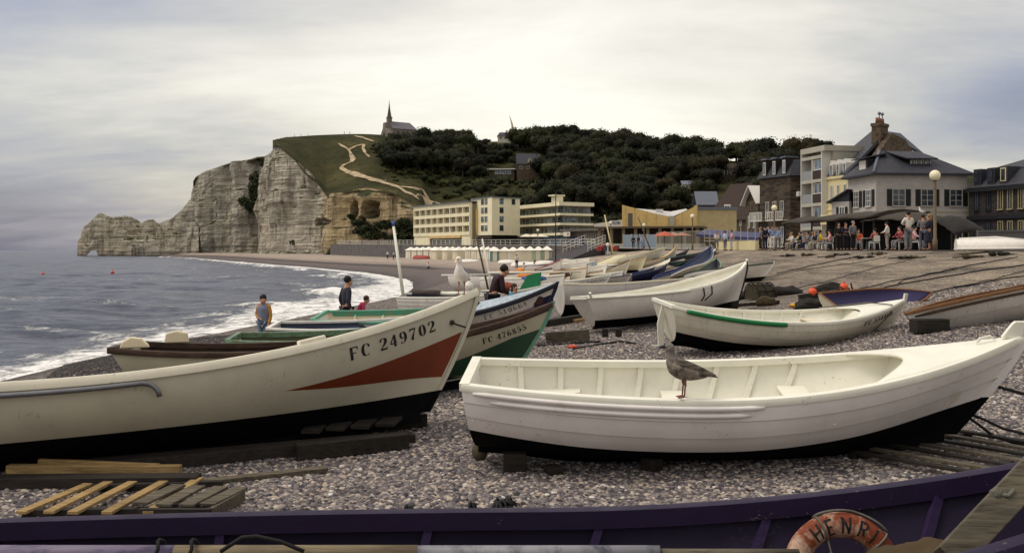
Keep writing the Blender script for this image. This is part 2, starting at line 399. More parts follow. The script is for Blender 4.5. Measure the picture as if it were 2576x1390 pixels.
def shingle(name, vs, far):
    m = bpy.data.materials.new(name); g = G(m); v = g.coord('World')
    nz = g.noise(v, 3, 3); mv = g.n('ShaderNodeVectorMath', operation='ADD')
    cellc = g.vor(v, vs, 'Color'); celld = g.vor(v, vs, 'Distance')
    sep = g.n('ShaderNodeSeparateColor'); g.L.new(cellc, sep.inputs[0])
    col = g.ramp(sep.outputs[0], [(0, lin((62, 58, 62))), (.3, lin((98, 91, 92))), (.6, lin((128, 117, 112))), (.85, lin((160, 146, 133))), (1, lin((205, 193, 176)))])
    col = g.mix(g.ramp(celld, [(.35, 0), (.75, .85)]), col, lin((26, 24, 25)))
    big = g.noise(v, .35, 5, .6)
    col = g.mix(g.ramp(big, [(.35, 0), (.7, .35)]), col, lin((120, 106, 92)))
    # weed and wet shingle: dark patches low on the beach, brown-green scum up the bank
    pz = g.n('ShaderNodeSeparateXYZ'); g.L.new(g.n('ShaderNodeNewGeometry').outputs['Position'], pz.inputs[0])
    zn = g.math('ADD', pz.outputs[2], g.math('MULTIPLY', g.math('SUBTRACT', g.noise(v, .5, 5, .65), .5), .5))
    wet = g.ramp(g.math('MULTIPLY', g.math('ADD', zn, 4.0), .5), [(.1, 1.0), (.62, .78), (.80, .15), (.92, 0)])
    col = g.mix(g.math('MULTIPLY', wet, .8), col, lin((44, 40, 42)))
    weed = g.math('MULTIPLY', g.ramp(g.noise(g.coord('World', (.25, 1.1, 1)), 1.3, 6, .7, .5), [(.5, 0), (.68, 1)]), g.ramp(g.math('ADD', g.math('MULTIPLY', pz.outputs[2], .5), 1.0), [(.0, 0), (.35, .8), (.97, .75), (1, 0)]))
    col = g.mix(weed, col, lin((58, 54, 42)))
    # sorted bands along the far beach: dark damp stones low down, dry pale ones up by the huts
    bt = g.n('ShaderNodeAttribute', attribute_name='across').outputs['Fac']; fr = g.n('ShaderNodeAttribute', attribute_name='farther').outputs['Fac']
    btn = g.math('ADD', bt, g.math('MULTIPLY', g.math('SUBTRACT', g.noise(g.coord('World', (.05, .02, 0)), 1, 4, .6), .5), .11))
    band = g.ramp(btn, [(.0, lin((60, 54, 56))), (.07, lin((98, 86, 83))), (.17, lin((104, 92, 88))), (.2, lin((56, 50, 50))), (.25, lin((60, 54, 53))), (.3, lin((142, 126, 115))), (.5, lin((176, 158, 142))), (1, lin((170, 154, 138)))])
    band = g.mix(g.ramp(g.noise(g.coord('World', (.5, .5, 1)), .7, 7, .75), [(.42, 0), (.66, .5)]), band, lin((92, 82, 76)))
    col = g.mix(g.math('MULTIPLY', fr, .72), col, band)
    bank = g.math('MULTIPLY', g.ramp(pz.outputs[2], [(0, 0), (1, 1)]), 0) if False else g.ramp(g.math('ADD', g.math('MULTIPLY', pz.outputs[2], .5), 1.0), [(.12, 0), (.5, .55), (.98, .6)])
    tan = g.mix(g.ramp(g.noise(g.coord('World', (1.0, .22, 1), (2, 0, 0)), .9, 7, .75, .4), [(.4, 0), (.6, 1)]), lin((80, 70, 56)), lin((180, 162, 136)))
    col = g.mix(g.math('MULTIPLY', bank, .75), col, tan)
    g.fin(col, .85, .2)
    g.bump(g.math('ADD', g.math('MULTIPLY', celld, -1.0), g.math('MULTIPLY', big, .6)), .9, .035)
    for nd in g.N:
        if nd.type == 'BUMP': g.set(nd.inputs['Strength'], g.math('SUBTRACT', .9, g.math('MULTIPLY', fr, .82)))
    return m
Ys = [2 + .35 * i for i in range(60)]
while Ys[-1] < 560: Ys.append(Ys[-1] * 1.018)
mb = MB(); NT = 110
ts = [-.6 + 1.6 * i / NT for i in range(NT + 1)]
for Y in Ys:
    a, b = xs_(Y), xp_(Y)
    for tt in ts:
        X = a + tt * (b - a); mb.v.append(V3((X, Y, ground(X, Y))))
n = NT + 1
for i in range(len(Ys) - 1):
    for j in range(NT):
        mb.f.append([i*n+j, i*n+j+1, (i+1)*n+j+1, (i+1)*n+j]); mb.mi.append(0); mb.sm.append(True)
beach = mb.build('beach', shingle('shingle', 17, False)); tag(beach, kind='structure')
ac_ = beach.data.attributes.new('across', 'FLOAT', 'POINT'); ac_.data.foreach_set('value', [ts[i % n] for i in range(len(Ys) * n)])
fa_ = beach.data.attributes.new('farther', 'FLOAT', 'POINT'); fa_.data.foreach_set('value', [sstep(60, 110, Ys[i // n]) for i in range(len(Ys) * n)])

# rounded pebbles heaped near the eye (past counting)
def pebbles():
    m = bpy.data.materials.new('pebble_stone'); g = G(m)
    at_ = g.n('ShaderNodeAttribute', attribute_type='INSTANCER', attribute_name='tone')
    col = g.ramp(at_.outputs['Fac'], [(0, lin((44, 42, 48))), (.22, lin((80, 76, 81))), (.5, lin((112, 104, 104))), (.74, lin((142, 131, 125))), (.9, lin((186, 173, 158))), (.96, lin((170, 148, 128))), (1, lin((222, 216, 208)))])
    v = g.coord('Object'); col = g.mix(g.ramp(g.noise(v, 2.5, 4), [(.4, 0), (.75, .4)]), col, lin((70, 64, 64)))
    ps = g.n('ShaderNodeSeparateXYZ'); g.L.new(g.n('ShaderNodeNewGeometry').outputs['Position'], ps.inputs[0])
    wk = g.math('ADD', g.math('MULTIPLY', ps.outputs[0], -.32), g.math('MULTIPLY', g.noise(g.coord('World'), .9, 5, .65), 1.6))
    col = g.mix(g.math('MULTIPLY', g.ramp(g.math('SUBTRACT', wk, 2.35), [(0, 0), (.5, 1)]), .85), col, lin((26, 24, 25)))      # weed and wet stones along the sea crest
    sc_ = g.noise(g.coord('World'), .8, 4, .6); col = g.mix(g.ramp(sc_, [(.55, 0), (.75, .35)]), col, lin((60, 54, 52)))
    g.fin(col, .75, .25)
    mb = MB()
    for (y0, y1, x0, x1, st) in ((6.6, 15.5, -7.6, 8.6, .3), (15.5, 27, -12, 14.2, .5)):
        def fn(u, w, y0=y0, y1=y1, x0=x0, x1=x1):
            Y = lerp(y0, y1, u); X = lerp(x0 * lerp(.62, 1, u), x1 * lerp(.62, 1, u), w)
            return (X, Y, ground(X, Y) - .006)
        mb.grid(fn, int((y1 - y0) / st), int((x1 - x0) / st))
    o = mb.build('pebbles', m); tag(o, kind='stuff')
    at1 = o.data.attributes.new('dens', 'FLOAT', 'POINT')
    for i, p in enumerate(o.data.vertices):
        at1.data[i].value = 1100 if p.co.y < 12.5 else lerp(950, 400, clamp((p.co.y - 12.5) / 9))
    ng = bpy.data.node_groups.new('pebble_scatter', 'GeometryNodeTree')
    ng.interface.new_socket('Geometry', in_out='INPUT', socket_type='NodeSocketGeometry')
    ng.interface.new_socket('Geometry', in_out='OUTPUT', socket_type='NodeSocketGeometry')
    N, L = ng.nodes, ng.links
    gi, go = N.new('NodeGroupInput'), N.new('NodeGroupOutput')
    na = N.new('GeometryNodeInputNamedAttribute'); na.data_type = 'FLOAT'; na.inputs['Name'].default_value = 'dens'
    di = N.new('GeometryNodeDistributePointsOnFaces'); di.distribute_method = 'RANDOM'
    L.new(gi.outputs[0], di.inputs['Mesh']); L.new(na.outputs[0], di.inputs['Density'])
    st = N.new('GeometryNodeStoreNamedAttribute'); st.data_type = 'FLOAT'; st.domain = 'POINT'; st.inputs['Name'].default_value = 'tone'
    rv = N.new('FunctionNodeRandomValue'); rv.data_type = 'FLOAT'
    L.new(di.outputs['Points'], st.inputs[0]); L.new(rv.outputs[1], st.inputs['Value'])
    ic = N.new('GeometryNodeMeshIcoSphere'); ic.inputs['Radius'].default_value = 1; ic.inputs['Subdivisions'].default_value = 2
    ss = N.new('GeometryNodeSetShadeSmooth'); L.new(ic.outputs[0], ss.inputs[0])
    sm = N.new('GeometryNodeSetMaterial'); L.new(ss.outputs[0], sm.inputs[0]); sm.inputs['Material'].default_value = m
    ip = N.new('GeometryNodeInstanceOnPoints'); L.new(st.outputs[0], ip.inputs['Points']); L.new(sm.outputs[0], ip.inputs['Instance'])
    r1 = N.new('FunctionNodeRandomValue'); r1.data_type = 'FLOAT_VECTOR'
    r1.inputs[0].default_value = (-.5, -.5, 0); r1.inputs[1].default_value = (.5, .5, 6.28); L.new(r1.outputs[0], ip.inputs['Rotation'])
    r2 = N.new('FunctionNodeRandomValue'); r2.data_type = 'FLOAT_VECTOR'
    r2.inputs[0].default_value = (.017, .014, .010); r2.inputs[1].default_value = (.036, .029, .020)
    r3 = N.new('FunctionNodeRandomValue'); r3.data_type = 'FLOAT'; r3.inputs[2].default_value = .4; r3.inputs[3].default_value = 1.4; r3.inputs['Seed'].default_value = 5
    vm = N.new('ShaderNodeVectorMath'); vm.operation = 'SCALE'; L.new(r2.outputs[0], vm.inputs[0]); L.new(r3.outputs[1], vm.inputs['Scale'])
    L.new(vm.outputs[0], ip.inputs['Scale'])
    L.new(ip.outputs[0], go.inputs[0])
    md = o.modifiers.new('scatter', 'NODES'); md.node_group = ng
pebbles()

# promenade plateau behind the bank
mb = MB(); Ys2 = [-5 + 6 * i for i in range(17)] + [100 + 10 * i for i in range(47)]
OUT = [0, .25, 1.2, 6, 20, 60, 140, 260, 420, 700]
for Y in Ys2:
    for k, d in enumerate(OUT):
        X = xp_(Y) + d
        mb.v.append(V3((X, Y, promz(Y) if k else promz(Y))))
n = len(OUT)
for i in range(len(Ys2) - 1):
    for j in range(n - 1):
        mb.f.append([i*n+j, i*n+j+1, (i+1)*n+j+1, (i+1)*n+j]); mb.mi.append(0); mb.sm.append(False)
tag(mb.build('promenade', mat('promenade_paving', (138, 130, 122), .85, .2, .8, .3, 20, dirt=(92, 86, 80), dscale=.6, damt=.42, coord='World')), kind='structure')

# sea wall from the end of the bank round to the cliff
def strip_wall(Y0, Y1, step, zb, zt, th, over=0):
    mb = MB(); rings = []; Y = Y0
    while Y <= Y1:
        X = xp_(Y); dx = (xp_(Y + 1) - xp_(Y - 1)) / 2; nrm = V3((-1, dx, 0)).normalized()
        a = V3((X, Y, 0))
        rings.append([a + nrm * .05 + V3((0, 0, zb)), a + nrm * (.05) + V3((0, 0, promz(Y) + zt)), a - nrm * th + V3((0, 0, promz(Y) + zt)), a - nrm * th + V3((0, 0, zb))])
        Y += step
    mb.loft(rings, True, True, 0, False); return mb
sw = strip_wall(138, 352, 6, -4.2, .35, .6).build('sea_wall', mat('seawall_concrete', (104, 98, 96), .9, .25, .5, .4, 8, dirt=(62, 58, 58), dscale=.5, damt=.45, coord='World'))
tag(sw, 'grey concrete sea wall curving behind the beach huts to the cliff', 'wall')

# ================================================================ sea
def sea():
    mb = MB(); azs = [-1.15 + i * (1.35 / 330) for i in range(331)]
    Y = 14.0; rows = []
    while Y < 9000:
        rows.append(Y); Y *= 1.0095 if Y < 160 else 1.02 if Y < 500 else 1.06
    foam = []
    for Y in rows:
        for a in azs:
            X = a * Y; d = (xs_(Y) - X) if Y < 560 else 400
            amp = (.20 if Y < 200 else .28) * sstep(-3, 14, d)
            w = 0
            if Y < 900:
                ph = d * .42 + 1.6 * noise.noise((X * .03, Y * .03, 2)) * 2
                w = amp * (.8 * math.sin(ph) + 1.5 * fbm((X * .11, Y * .28, 0), 4))
            br = math.exp(-((d - 7 - 2.6 * noise.noise((Y * .06, .3, 7))) / 1.3) ** 2) * sstep(.38, .6, .5 + .9 * noise.noise((Y * .045, 2.2, 1)))
            w += .42 * br
            z = SEA + w * (1 if Y < 900 else 0)
            f = 0
            if Y < 560:
                n0 = fbm((X * .22, Y * .22, 5), 4)
                edge = 2.6 + 2.0 * noise.noise((Y * .07, 0, 4)) + tab(Y, [(30, 1.5), (60, 4.5), (90, 4), (130, 2), (300, 3), (420, 1)])
                f = sstep(edge + 2, edge - 3, d) * .8 + .9 * br
                f = max(f, .42 * sstep(17, 4, d) + .6 * n0 * sstep(26, 6, d))
                f = max(f, sstep(.42, .75, fbm((X * .035 + 9, Y * .10, 8), 4) + .22) * .5 * sstep(70, 20, d))
            mb.v.append(V3((X, Y, z))); foam.append(clamp(f))
    n = len(azs)
    for i in range(len(rows) - 1):
        for j in range(n - 1):
            mb.f.append([i*n+j, i*n+j+1, (i+1)*n+j+1, (i+1)*n+j]); mb.mi.append(0); mb.sm.append(True)
    m = bpy.data.materials.new('sea_water'); g = G(m)
    at_ = g.n('ShaderNodeAttribute', attribute_name='foam')
    v = g.coord('World', (.55, 1, 1))
    fn_ = g.noise(g.coord('World', (1, .55, 1)), 1.1, 7, .72, .6)
    fine = g.noise(g.coord('World', (1, .6, 1)), 5, 5, .7)
    ff = g.math('ADD', at_.outputs['Fac'], g.math('MULTIPLY', g.math('SUBTRACT', g.math('ADD', g.math('MULTIPLY', fn_, .7), g.math('MULTIPLY', fine, .3)), .5), 2.3))
    ff = g.ramp(ff, [(.48, 0), (.8, 1)])
    # sparse whitecaps further out
    big = g.noise(g.coord('World', (.12, .45, 1)), .25, 6, .65, .4)
    chop = g.noise(g.coord('World', (.5, 1.6, 1)), .9, 7, .78, .3)
    wat = g.mix(g.ramp(big, [(.35, 0), (.7, 1)]), lin((33, 39, 56)), lin((64, 70, 88)))
    wat = g.mix(g.ramp(chop, [(.46, 0), (.66, .6)]), wat, lin((122, 124, 134)))
    cap = g.math('MULTIPLY', g.ramp(g.noise(g.coord('World', (.25, 1.2, 1), (5, 3, 0)), .35, 8, .74, .5), [(.66, 0), (.74, 1)]), .55)
    col = g.mix(cap, wat, lin((176, 178, 186)))
    col = g.mix(ff, col, lin((232, 229, 224)))
    rr = g.math('ADD', g.math('MULTIPLY', ff, .55), .26)
    g.fin(col, rr, .13)
    h = g.math('ADD', g.math('MULTIPLY', g.noise(v, .55, 6, .68, .3), 1.2), g.math('MULTIPLY', g.noise(v, 3.2, 4, .65), .22))
    h = g.math('ADD', h, g.math('MULTIPLY', g.noise(g.coord('World', (.25, .7, 1)), .1, 4, .6), 2.2))
    g.bump(g.math('ADD', h, g.math('MULTIPLY', ff, .25)), .85, .42)
    o = mb.build('sea', m); tag(o, kind='structure')
    fa = o.data.attributes.new('foam', 'FLOAT', 'POINT'); fa.data.foreach_set('value', foam)
sea()
for i, (x, y) in enumerate(((108, 690), (283, 686))):
    p = at(x, y, -SEA * FOC / (y - 628))
    mb = MB(); mb.ball(p, .3, 12, 8); mb.tube([p + V3((0, 0, .2)), p + V3((0, 0, .55))], .05, 6)
    tag(mb.build('marker_buoy', mat('buoy_red', (190, 60, 48), .5), org=p), ('leftmost of two small red buoys floating on the open sea', 'rightmost of two small red buoys floating on the open sea')[i], 'buoy', 'buoys on the sea')
# ================================================================ cliffs and hill
def chalk():
    m = bpy.data.materials.new('chalk'); g = G(m)
    P = g.coord('World')
    warp = g.noise(g.coord('World', (.03, .03, .05)), 1, 4, .6)
    sp_ = g.n('ShaderNodeSeparateXYZ'); g.L.new(g.n('ShaderNodeNewGeometry').outputs['Position'], sp_.inputs[0])
    zl = g.math('ADD', sp_.outputs[2], g.math('MULTIPLY', warp, 3.0))
    cb_ = g.n('ShaderNodeCombineXYZ'); g.L.new(zl, cb_.inputs[2])
    mx = g.n('ShaderNodeVectorMath', operation='MULTIPLY'); g.L.new(g.n('ShaderNodeNewGeometry').outputs['Position'], mx.inputs[0]); mx.inputs[1].default_value = (.02, .02, 0)
    av = g.n('ShaderNodeVectorMath', operation='ADD'); g.L.new(mx.outputs[0], av.inputs[0]); g.L.new(cb_.outputs[0], av.inputs[1])
    st = g.noise(av.outputs[0], .8, 3, .75)
    st2 = g.noise(av.outputs[0], 2.1, 2, .6)
    strat = g.math('ADD', g.math('MULTIPLY', st, .6), g.math('MULTIPLY', st2, .4))
    col = g.ramp(strat, [(.32, lin((100, 94, 84))), (.44, lin((168, 160, 144))), (.56, lin((198, 188, 170))), (.7, lin((216, 206, 188)))])
    ochre = g.math('MULTIPLY', g.ramp(g.noise(P, .035, 4, .55), [(.42, 0), (.62, 1)]), g.ramp(g.math('DIVIDE', g.math('ADD', sp_.outputs[2], 4), 60), [(0, 1), (.3, .9), (.55, 0)]))
    warm = g.math('ADD', g.math('MULTIPLY', ochre, .55), g.math('MULTIPLY', g.ramp(g.math('ADD', g.math('MULTIPLY', sp_.outputs[0], .01), 1.0), [(.0, 0), (.62, 1)]), .0))
    # the lower bluff east of the point is stained yellow
    east = g.ramp(g.math('ADD', g.math('MULTIPLY', sp_.outputs[0], .0125), 1.2), [(.12, 0), (.2, 1)])
    col = g.mix(g.math('MULTIPLY', east, .7), col, lin((186, 160, 112)), 'MIX')
    col = g.mix(g.math('MULTIPLY', warm, .6), col, lin((142, 118, 76)))
    streak = g.ramp(g.noise(g.coord('World', (.22, .22, .018)), 1, 5, .65), [(.5, 0), (.68, .85)])
    col = g.mix(streak, col, lin((92, 86, 74)))
    cleft_shade = g.ramp(g.noise(g.coord('World', (.55, .55, .022), (7, 3, 0)), 1, 4, .6), [(.6, 0), (.68, .8)])  # shade of vertical clefts put into the chalk colour
    col = g.mix(cleft_shade, col, lin((58, 54, 46)))
    low = g.ramp(g.math('ADD', g.math('MULTIPLY', sp_.outputs[2], .08), .4), [(.1, 1), (.24, 0)])
    col = g.mix(g.math('MULTIPLY', low, .8), col, lin((52, 50, 44)))
    moss = g.ramp(g.noise(P, .06, 6, .68, .5), [(.56, 0), (.66, 1)])
    nz = g.n('ShaderNodeSeparateXYZ'); g.L.new(g.n('ShaderNodeNewGeometry').outputs['Normal'], nz.inputs[0])
    up = g.ramp(nz.outputs[2], [(.35, 0), (.6, 1)])
    mk = g.math('MAXIMUM', g.math('MULTIPLY', moss, .5), up)
    col = g.mix(mk, col, lin((62, 64, 42)))
    g.fin(col, .95, .15)
    g.bump(g.math('ADD', g.math('MULTIPLY', strat, 1.6), g.noise(P, .5, 6, .7)), 1, 1.5)
    return m
CHALK = chalk()

def turf():
    m = bpy.data.materials.new('turf'); g = G(m); P = g.coord('World')
    n1 = g.noise(P, .03, 6, .62, .4); n2 = g.noise(P, .35, 5, .7)
    col = g.ramp(g.math('ADD', g.math('MULTIPLY', n1, .65), g.math('MULTIPLY', n2, .35)), [(.3, lin((34, 37, 22))), (.45, lin((54, 55, 33))), (.58, lin((74, 71, 43))), (.72, lin((112, 102, 66)))])
    g.fin(col, .95, .1); g.bump(g.math('ADD', g.math('MULTIPLY', n2, 1.2), g.noise(P, 1.1, 4, .7)), 1, 1.2)
    return m
TURF = turf()

EDGE = [(690, 368, 474), (695, 362, 470), (740, 398, 462), (768, 435, 455), (800, 462, 449), (822, 490, 441), (860, 483, 431), (900, 477, 425), (940, 477, 420), (975, 480, 414), (1000, 489, 410), (1042, 513, 404)]
EY = [(q, Y) for q, y, Y in EDGE] + [(1062, 398), (1090, 388), (1150, 376), (1500, 365), (1700, 320), (1900, 285), (2200, 250), (2700, 240)]
EZ = [(q, (628 - y) / FOC * Y) for q, y, Y in EDGE] + [(1062, 14.5), (1078, 7), (1092, 3), (1150, 2.5), (1500, 2.5), (1700, 3), (1900, 2.5), (2200, 2), (2700, 2)]
KY = [(690, 560), (900, 600), (1050, 620), (1300, 620), (1500, 600), (1750, 560), (1950, 520), (2200, 480), (2700, 450)]
KPY = [(690, 354), (715, 347), (740, 345), (800, 341), (900, 338), (960, 340), (1050, 344), (1100, 349), (1150, 360), (1240, 357), (1300, 357), (1400, 360), (1500, 374), (1600, 386), (1750, 400), (1950, 412), (2200, 428), (2700, 445)]
def hillz(q, Y):
    ye, ze, yk = tab(q, EY), tab(q, EZ), tab(q, KY); zk = (628 - tabs(q, KPY)) / FOC * yk
    if Y > yk: return zk - .03 * (Y - yk)
    s = clamp((Y - ye) / (yk - ye))
    bend = lerp(1.12, .92, sstep(1000, 1200, q))
    g_ = lerp(s ** bend, sstep(0, 1, s), .35)
    z = ze + (zk - ze) * g_
    z += (1.6 * fbm((q * .012, Y * .022, 2), 4)) * sstep(0, .12, s) * sstep(1, .86, s)
    return z
def q_of(X, Y): return 1288 + X / Y * FOC
def hill_at(x, y):
    """sight line through photo pixel -> hill surface"""
    Y = tab(x, EY)
    while Y < 640:
        if (628 - y) / FOC * Y <= hillz(x, Y): return V3(((x - 1288) / FOC * Y, Y, hillz(x, Y)))
        Y += .8
    yk = tab(x, KY); return V3(((x - 1288) / FOC * yk, yk, hillz(x, yk)))

mb = MB(); qs = [686 + 5 * i for i in range(0, 180)] + [1590 + 15 * i for i in range(1, 75)]; ns = 90
for q in qs:
    ye, yk = tab(q, EY), tab(q, KY)
    for k in range(ns + 14):
        Y = lerp(ye - 1.2, yk, k / ns) if k <= ns else yk + (k - ns) * 38
        mb.v.append(V3(((q - 1288) / FOC * Y, Y, hillz(q, max(Y, ye)) + (.25 if k else -.6) + .35 * noise.noise((q * .2, Y * .3, 0)) * (k < ns))))
n = ns + 14
for i in range(len(qs) - 1):
    for j in range(n - 1):
        mb.f.append([i*n+j, (i+1)*n+j, (i+1)*n+j+1, i*n+j+1]); mb.mi.append(0); mb.sm.append(True)
tag(mb.build('hill', TURF), kind='structure')

def cliff_wall(name, plan, rough, seed, lean=3.5, caves=(), step=1.3, nv=46, gully=()):
    """plan: (X, Y, ztop, zbase) corner points, seen from the sea on the left hand while walking"""
    P = []
    for i in range(len(plan) - 1):
        a, b = plan[i], plan[i + 1]; L = math.hypot(b[0] - a[0], b[1] - a[1]); k = max(1, int(L / step))
        for j in range(k): P.append(tuple(lerp(a[m], b[m], j / k) for m in range(4)))
    P.append(plan[-1]); n = len(P)
    sm = []
    for i in range(n):       # rounded corners
        w = [P[clampi(i + d, 0, n - 1)] for d in range(-5, 6)]
        sm.append((sum(p[0] for p in w) / 11, sum(p[1] for p in w) / 11, P[i][2], P[i][3]))
    mb = MB()
    for i in range(n):
        a, b = sm[max(i - 1, 0)], sm[min(i + 1, n - 1)]
        dx, dy = b[0] - a[0], b[1] - a[1]; l = math.hypot(dx, dy) or 1
        nx, ny = dy / l, -dx / l
        X, Y, zt, zb = sm[i]
        zt2 = zt + .9 * noise.noise((X * .09, Y * .09, seed)) 
        for j in range(nv + 1):
            v = j / nv; z = lerp(zb, zt2, v)
            d = (1 - v) * lean
            q = V3((X * .045, Y * .045, z * .028 + seed))
            d += rough * fbm(q, 5) * sstep(1.02, .85, v) + rough * .35 * fbm((X * .16, Y * .16, z * .05), 3) * sstep(1.01, .9, v)
            led = noise.noise((seed, (z + 1.2 * noise.noise((X * .03, Y * .03, 0))) * .62, .3))
            d += .55 * led * sstep(1.0, .95, v) + .25 * noise.noise((X * .5, Y * .5, z * .9))
            d += 1.1 * sstep(.1, 0, v)
            qq = q_of(X, Y); yy = 628 - FOC * z / Y
            for (cx, cy, rx, ry, dep) in caves:
                r = math.hypot((qq - cx) / rx, (yy - cy) / ry)
                d -= dep * sstep(1.15, .7, r + .18 * noise.noise((X * .3, Y * .3, z * .3)))
            for (g0, g1, wd_, dep) in gully:
                d -= dep * math.exp(-((qq - lerp(g0, g1, 1 - v)) / wd_) ** 2) * (.3 + .7 * v)
            mb.v.append(V3((X + nx * d, Y + ny * d, z)))
    for i in range(n - 1):
        for j in range(nv):
            a = i * (nv + 1) + j
            mb.f.append([a, a + nv + 1, a + nv + 2, a + 1]); mb.mi.append(0); mb.sm.append(False)
    return tag(mb.build(name, CHALK), kind='structure')
def clampi(a, lo, hi): return lo if a < lo else hi if a > hi else a
def pl(q, Y, ytop, zb=SEA - 1.5): return ((q - 1288) / FOC * Y, Y, (628 - ytop) / FOC * Y, zb)

caves = ((893, 527, 13, 20, 9), (940, 527, 16, 20, 10), (921, 553, 8, 8, 5), (818, 558, 30, 7, 3))
cliff_wall('cliff', [(-146, 590, 52, -5), (-138, 555, 52, -5), (-124, 515, 51, -5), (-117, 490, 51, -5)] + [pl(q, Y, y) for q, y, Y in EDGE] + [pl(1062, 401, 530), pl(1075, 400, 560), pl(1090, 402, 600, -2)], 4.6, 1.5, 4.5, caves, gully=((770, 790, 16, 3), (850, 862, 14, -2.5), (985, 990, 18, 2)))

# headland farther out: plateau, then the low fin with the arch
HT = [(486, 455), (492, 446), (500, 440), (515, 434), (532, 430), (545, 421), (562, 414), (585, 408), (600, 405), (630, 400), (648, 394), (668, 392), (690, 391), (712, 390)]
hl = [pl(q, lerp(628, 596, (q - 486) / 226), tab(q, HT)) for q in range(486, 714, 6)]
cliff_wall('cliff', [(-214, 700, 46, -5), (-206, 660, 46, -5)] + hl, 6.0, 8.2, 4, gully=((596, 604, 14, -4), (640, 655, 16, 8), (530, 525, 12, -3), (668, 690, 14, 5), (570, 566, 9, 3)), caves=((523, 578, 5, 12, 6),))
mb = MB()
for q in range(486, 714, 6):
    Y0 = lerp(628, 596, (q - 486) / 226); z0 = (628 - tab(q, HT)) / FOC * Y0
    for k in range(16):
        Y = Y0 + .6 + k * k * .55 + k * 1.2
        mb.v.append(V3(((q - 1288) / FOC * Y, Y, z0 - .9 + 2.2 * (1 - math.exp(-k * .4)) + .4 * noise.noise((q * .2, Y * .2, 1)))))
for i in range(len(range(486, 714, 6)) - 1):
    for j in range(15):
        a = i * 16 + j; mb.f.append([a, a + 16, a + 17, a + 1]); mb.mi.append(0); mb.sm.append(True)
tag(mb.build('headland_turf', TURF), kind='structure')

FIN = [(194, 630), (196, 605), (203, 597), (205, 583), (211, 571), (222, 563), (236, 549), (245, 540), (252, 535), (262, 539), (271, 544), (283, 547), (300, 545), (318, 543), (335, 548), (348, 555), (356, 561), (366, 556), (377, 551), (386, 552), (394, 560), (402, 562), (416, 556), (430, 551), (443, 540), (455, 530), (462, 522), (470, 512), (478, 505), (486, 504), (492, 508), (500, 500)]
HOLE = [(214, 645), (221, 639), (226, 633), (231, 630), (237, 629.5), (242, 631), (245, 636), (246.5, 645)]
mb = MB(); qs = [194 + 1.1 * i for i in range(279)]; NVF = 30; TH = 9
def finp(q, v, back):
    Y = lerp(652, 622, (q - 194) / 306); zt = (628 - tab(q, FIN) + 1.2 * noise.noise((q * .12, 3, 0))) / FOC * Y
    zb = SEA - 2
    if HOLE[0][0] < q < HOLE[-1][0]: zb = max(zb, (628 - tab(q, HOLE)) / FOC * Y)
    z = lerp(zb, zt, v); X = (q - 1288) / FOC * Y
    th = TH * (1 - .55 * v ** 2) * sstep(186, 204, q)
    d = 2.6 * fbm((X * .05, z * .04, 4 + back), 5) + .6 * noise.noise((3, z * .6, 0)) + .9 * noise.noise((X * .2, z * .25, back * 9))
    d *= sstep(1.05, .8, v)
    Y2 = Y + (th + d if back else -th - d); return V3(((q - 1288) / FOC * Y2, Y2, z))
for q in qs:
    for j in range(NVF + 1): mb.v.append(finp(q, j / NVF, 0))
    for j in range(NVF + 1): mb.v.append(finp(q, 1 - j / NVF, 1))
n = 2 * (NVF + 1)
for i in range(len(qs) - 1):
    for j in range(n):
        mb.f.append([i*n+j, (i+1)*n+j, (i+1)*n+(j+1) % n, i*n+(j+1) % n]); mb.mi.append(0); mb.sm.append(False)
tag(mb.build('sea_arch_headland', CHALK, recalc=True), kind='structure')

# ---- worn chalk path up the hill
def drape_path(px, w0, w1, mb):
    P = [hill_at(x, y) for x, y in px]; Q = []
    for i in range(len(P) - 1):
        k = max(2, int((P[i + 1] - P[i]).length / 2.5))
        for j in range(k):
            p = P[i].lerp(P[i + 1], j / k); Q.append(p)
    Q.append(P[-1]); L = []; Rr = []
    for i, p in enumerate(Q):
        d = Q[min(i + 1, len(Q) - 1)] - Q[max(i - 1, 0)]; d.z = 0; d.normalize()
        w = .95 * lerp(w0, w1, i / len(Q)) * (1 + .7 * noise.noise((i * .35, 1, w0)))
        for sgn, A in ((1, L), (-1, Rr)):
            X, Y = p.x + sgn * -d.y * w, p.y + sgn * d.x * w
            A.append(V3((X, Y, hillz(q_of(X, Y), Y) + .62)))
    n = len(Q); mb.add(L + Rr, [(i, n + i, n + i + 1, i + 1) for i in range(n - 1)], 0, True)
mb = MB()
drape_path([(1096, 516), (1075, 512), (1055, 506), (1024, 488), (989, 469), (960, 461), (937, 454), (910, 447), (893, 441), (878, 436), (864, 430), (858, 424), (866, 417), (884, 410), (888, 402), (882, 388), (876, 379), (862, 370), (852, 364)], 2.4, .7, mb)
drape_path([(877, 379), (893, 371), (914, 366)], 1.0, .5, mb)
drape_path([(893, 344), (913, 349), (925, 353), (938, 359)], 1.6, 1.2, mb)
drape_path([(915, 366), (913, 376), (919, 388), (930, 398)], .9, .5, mb)
drape_path([(1009, 473), (1035, 475), (1050, 479), (1063, 484), (1071, 491), (1075, 502), (1080, 511)], .9, 2.2, mb)
tag(mb.build('footpath', mat('trodden_chalk', (128, 112, 82), .95, .3, .25, .4, 1.5, coord='World', c2=(198, 176, 142))), kind='structure')

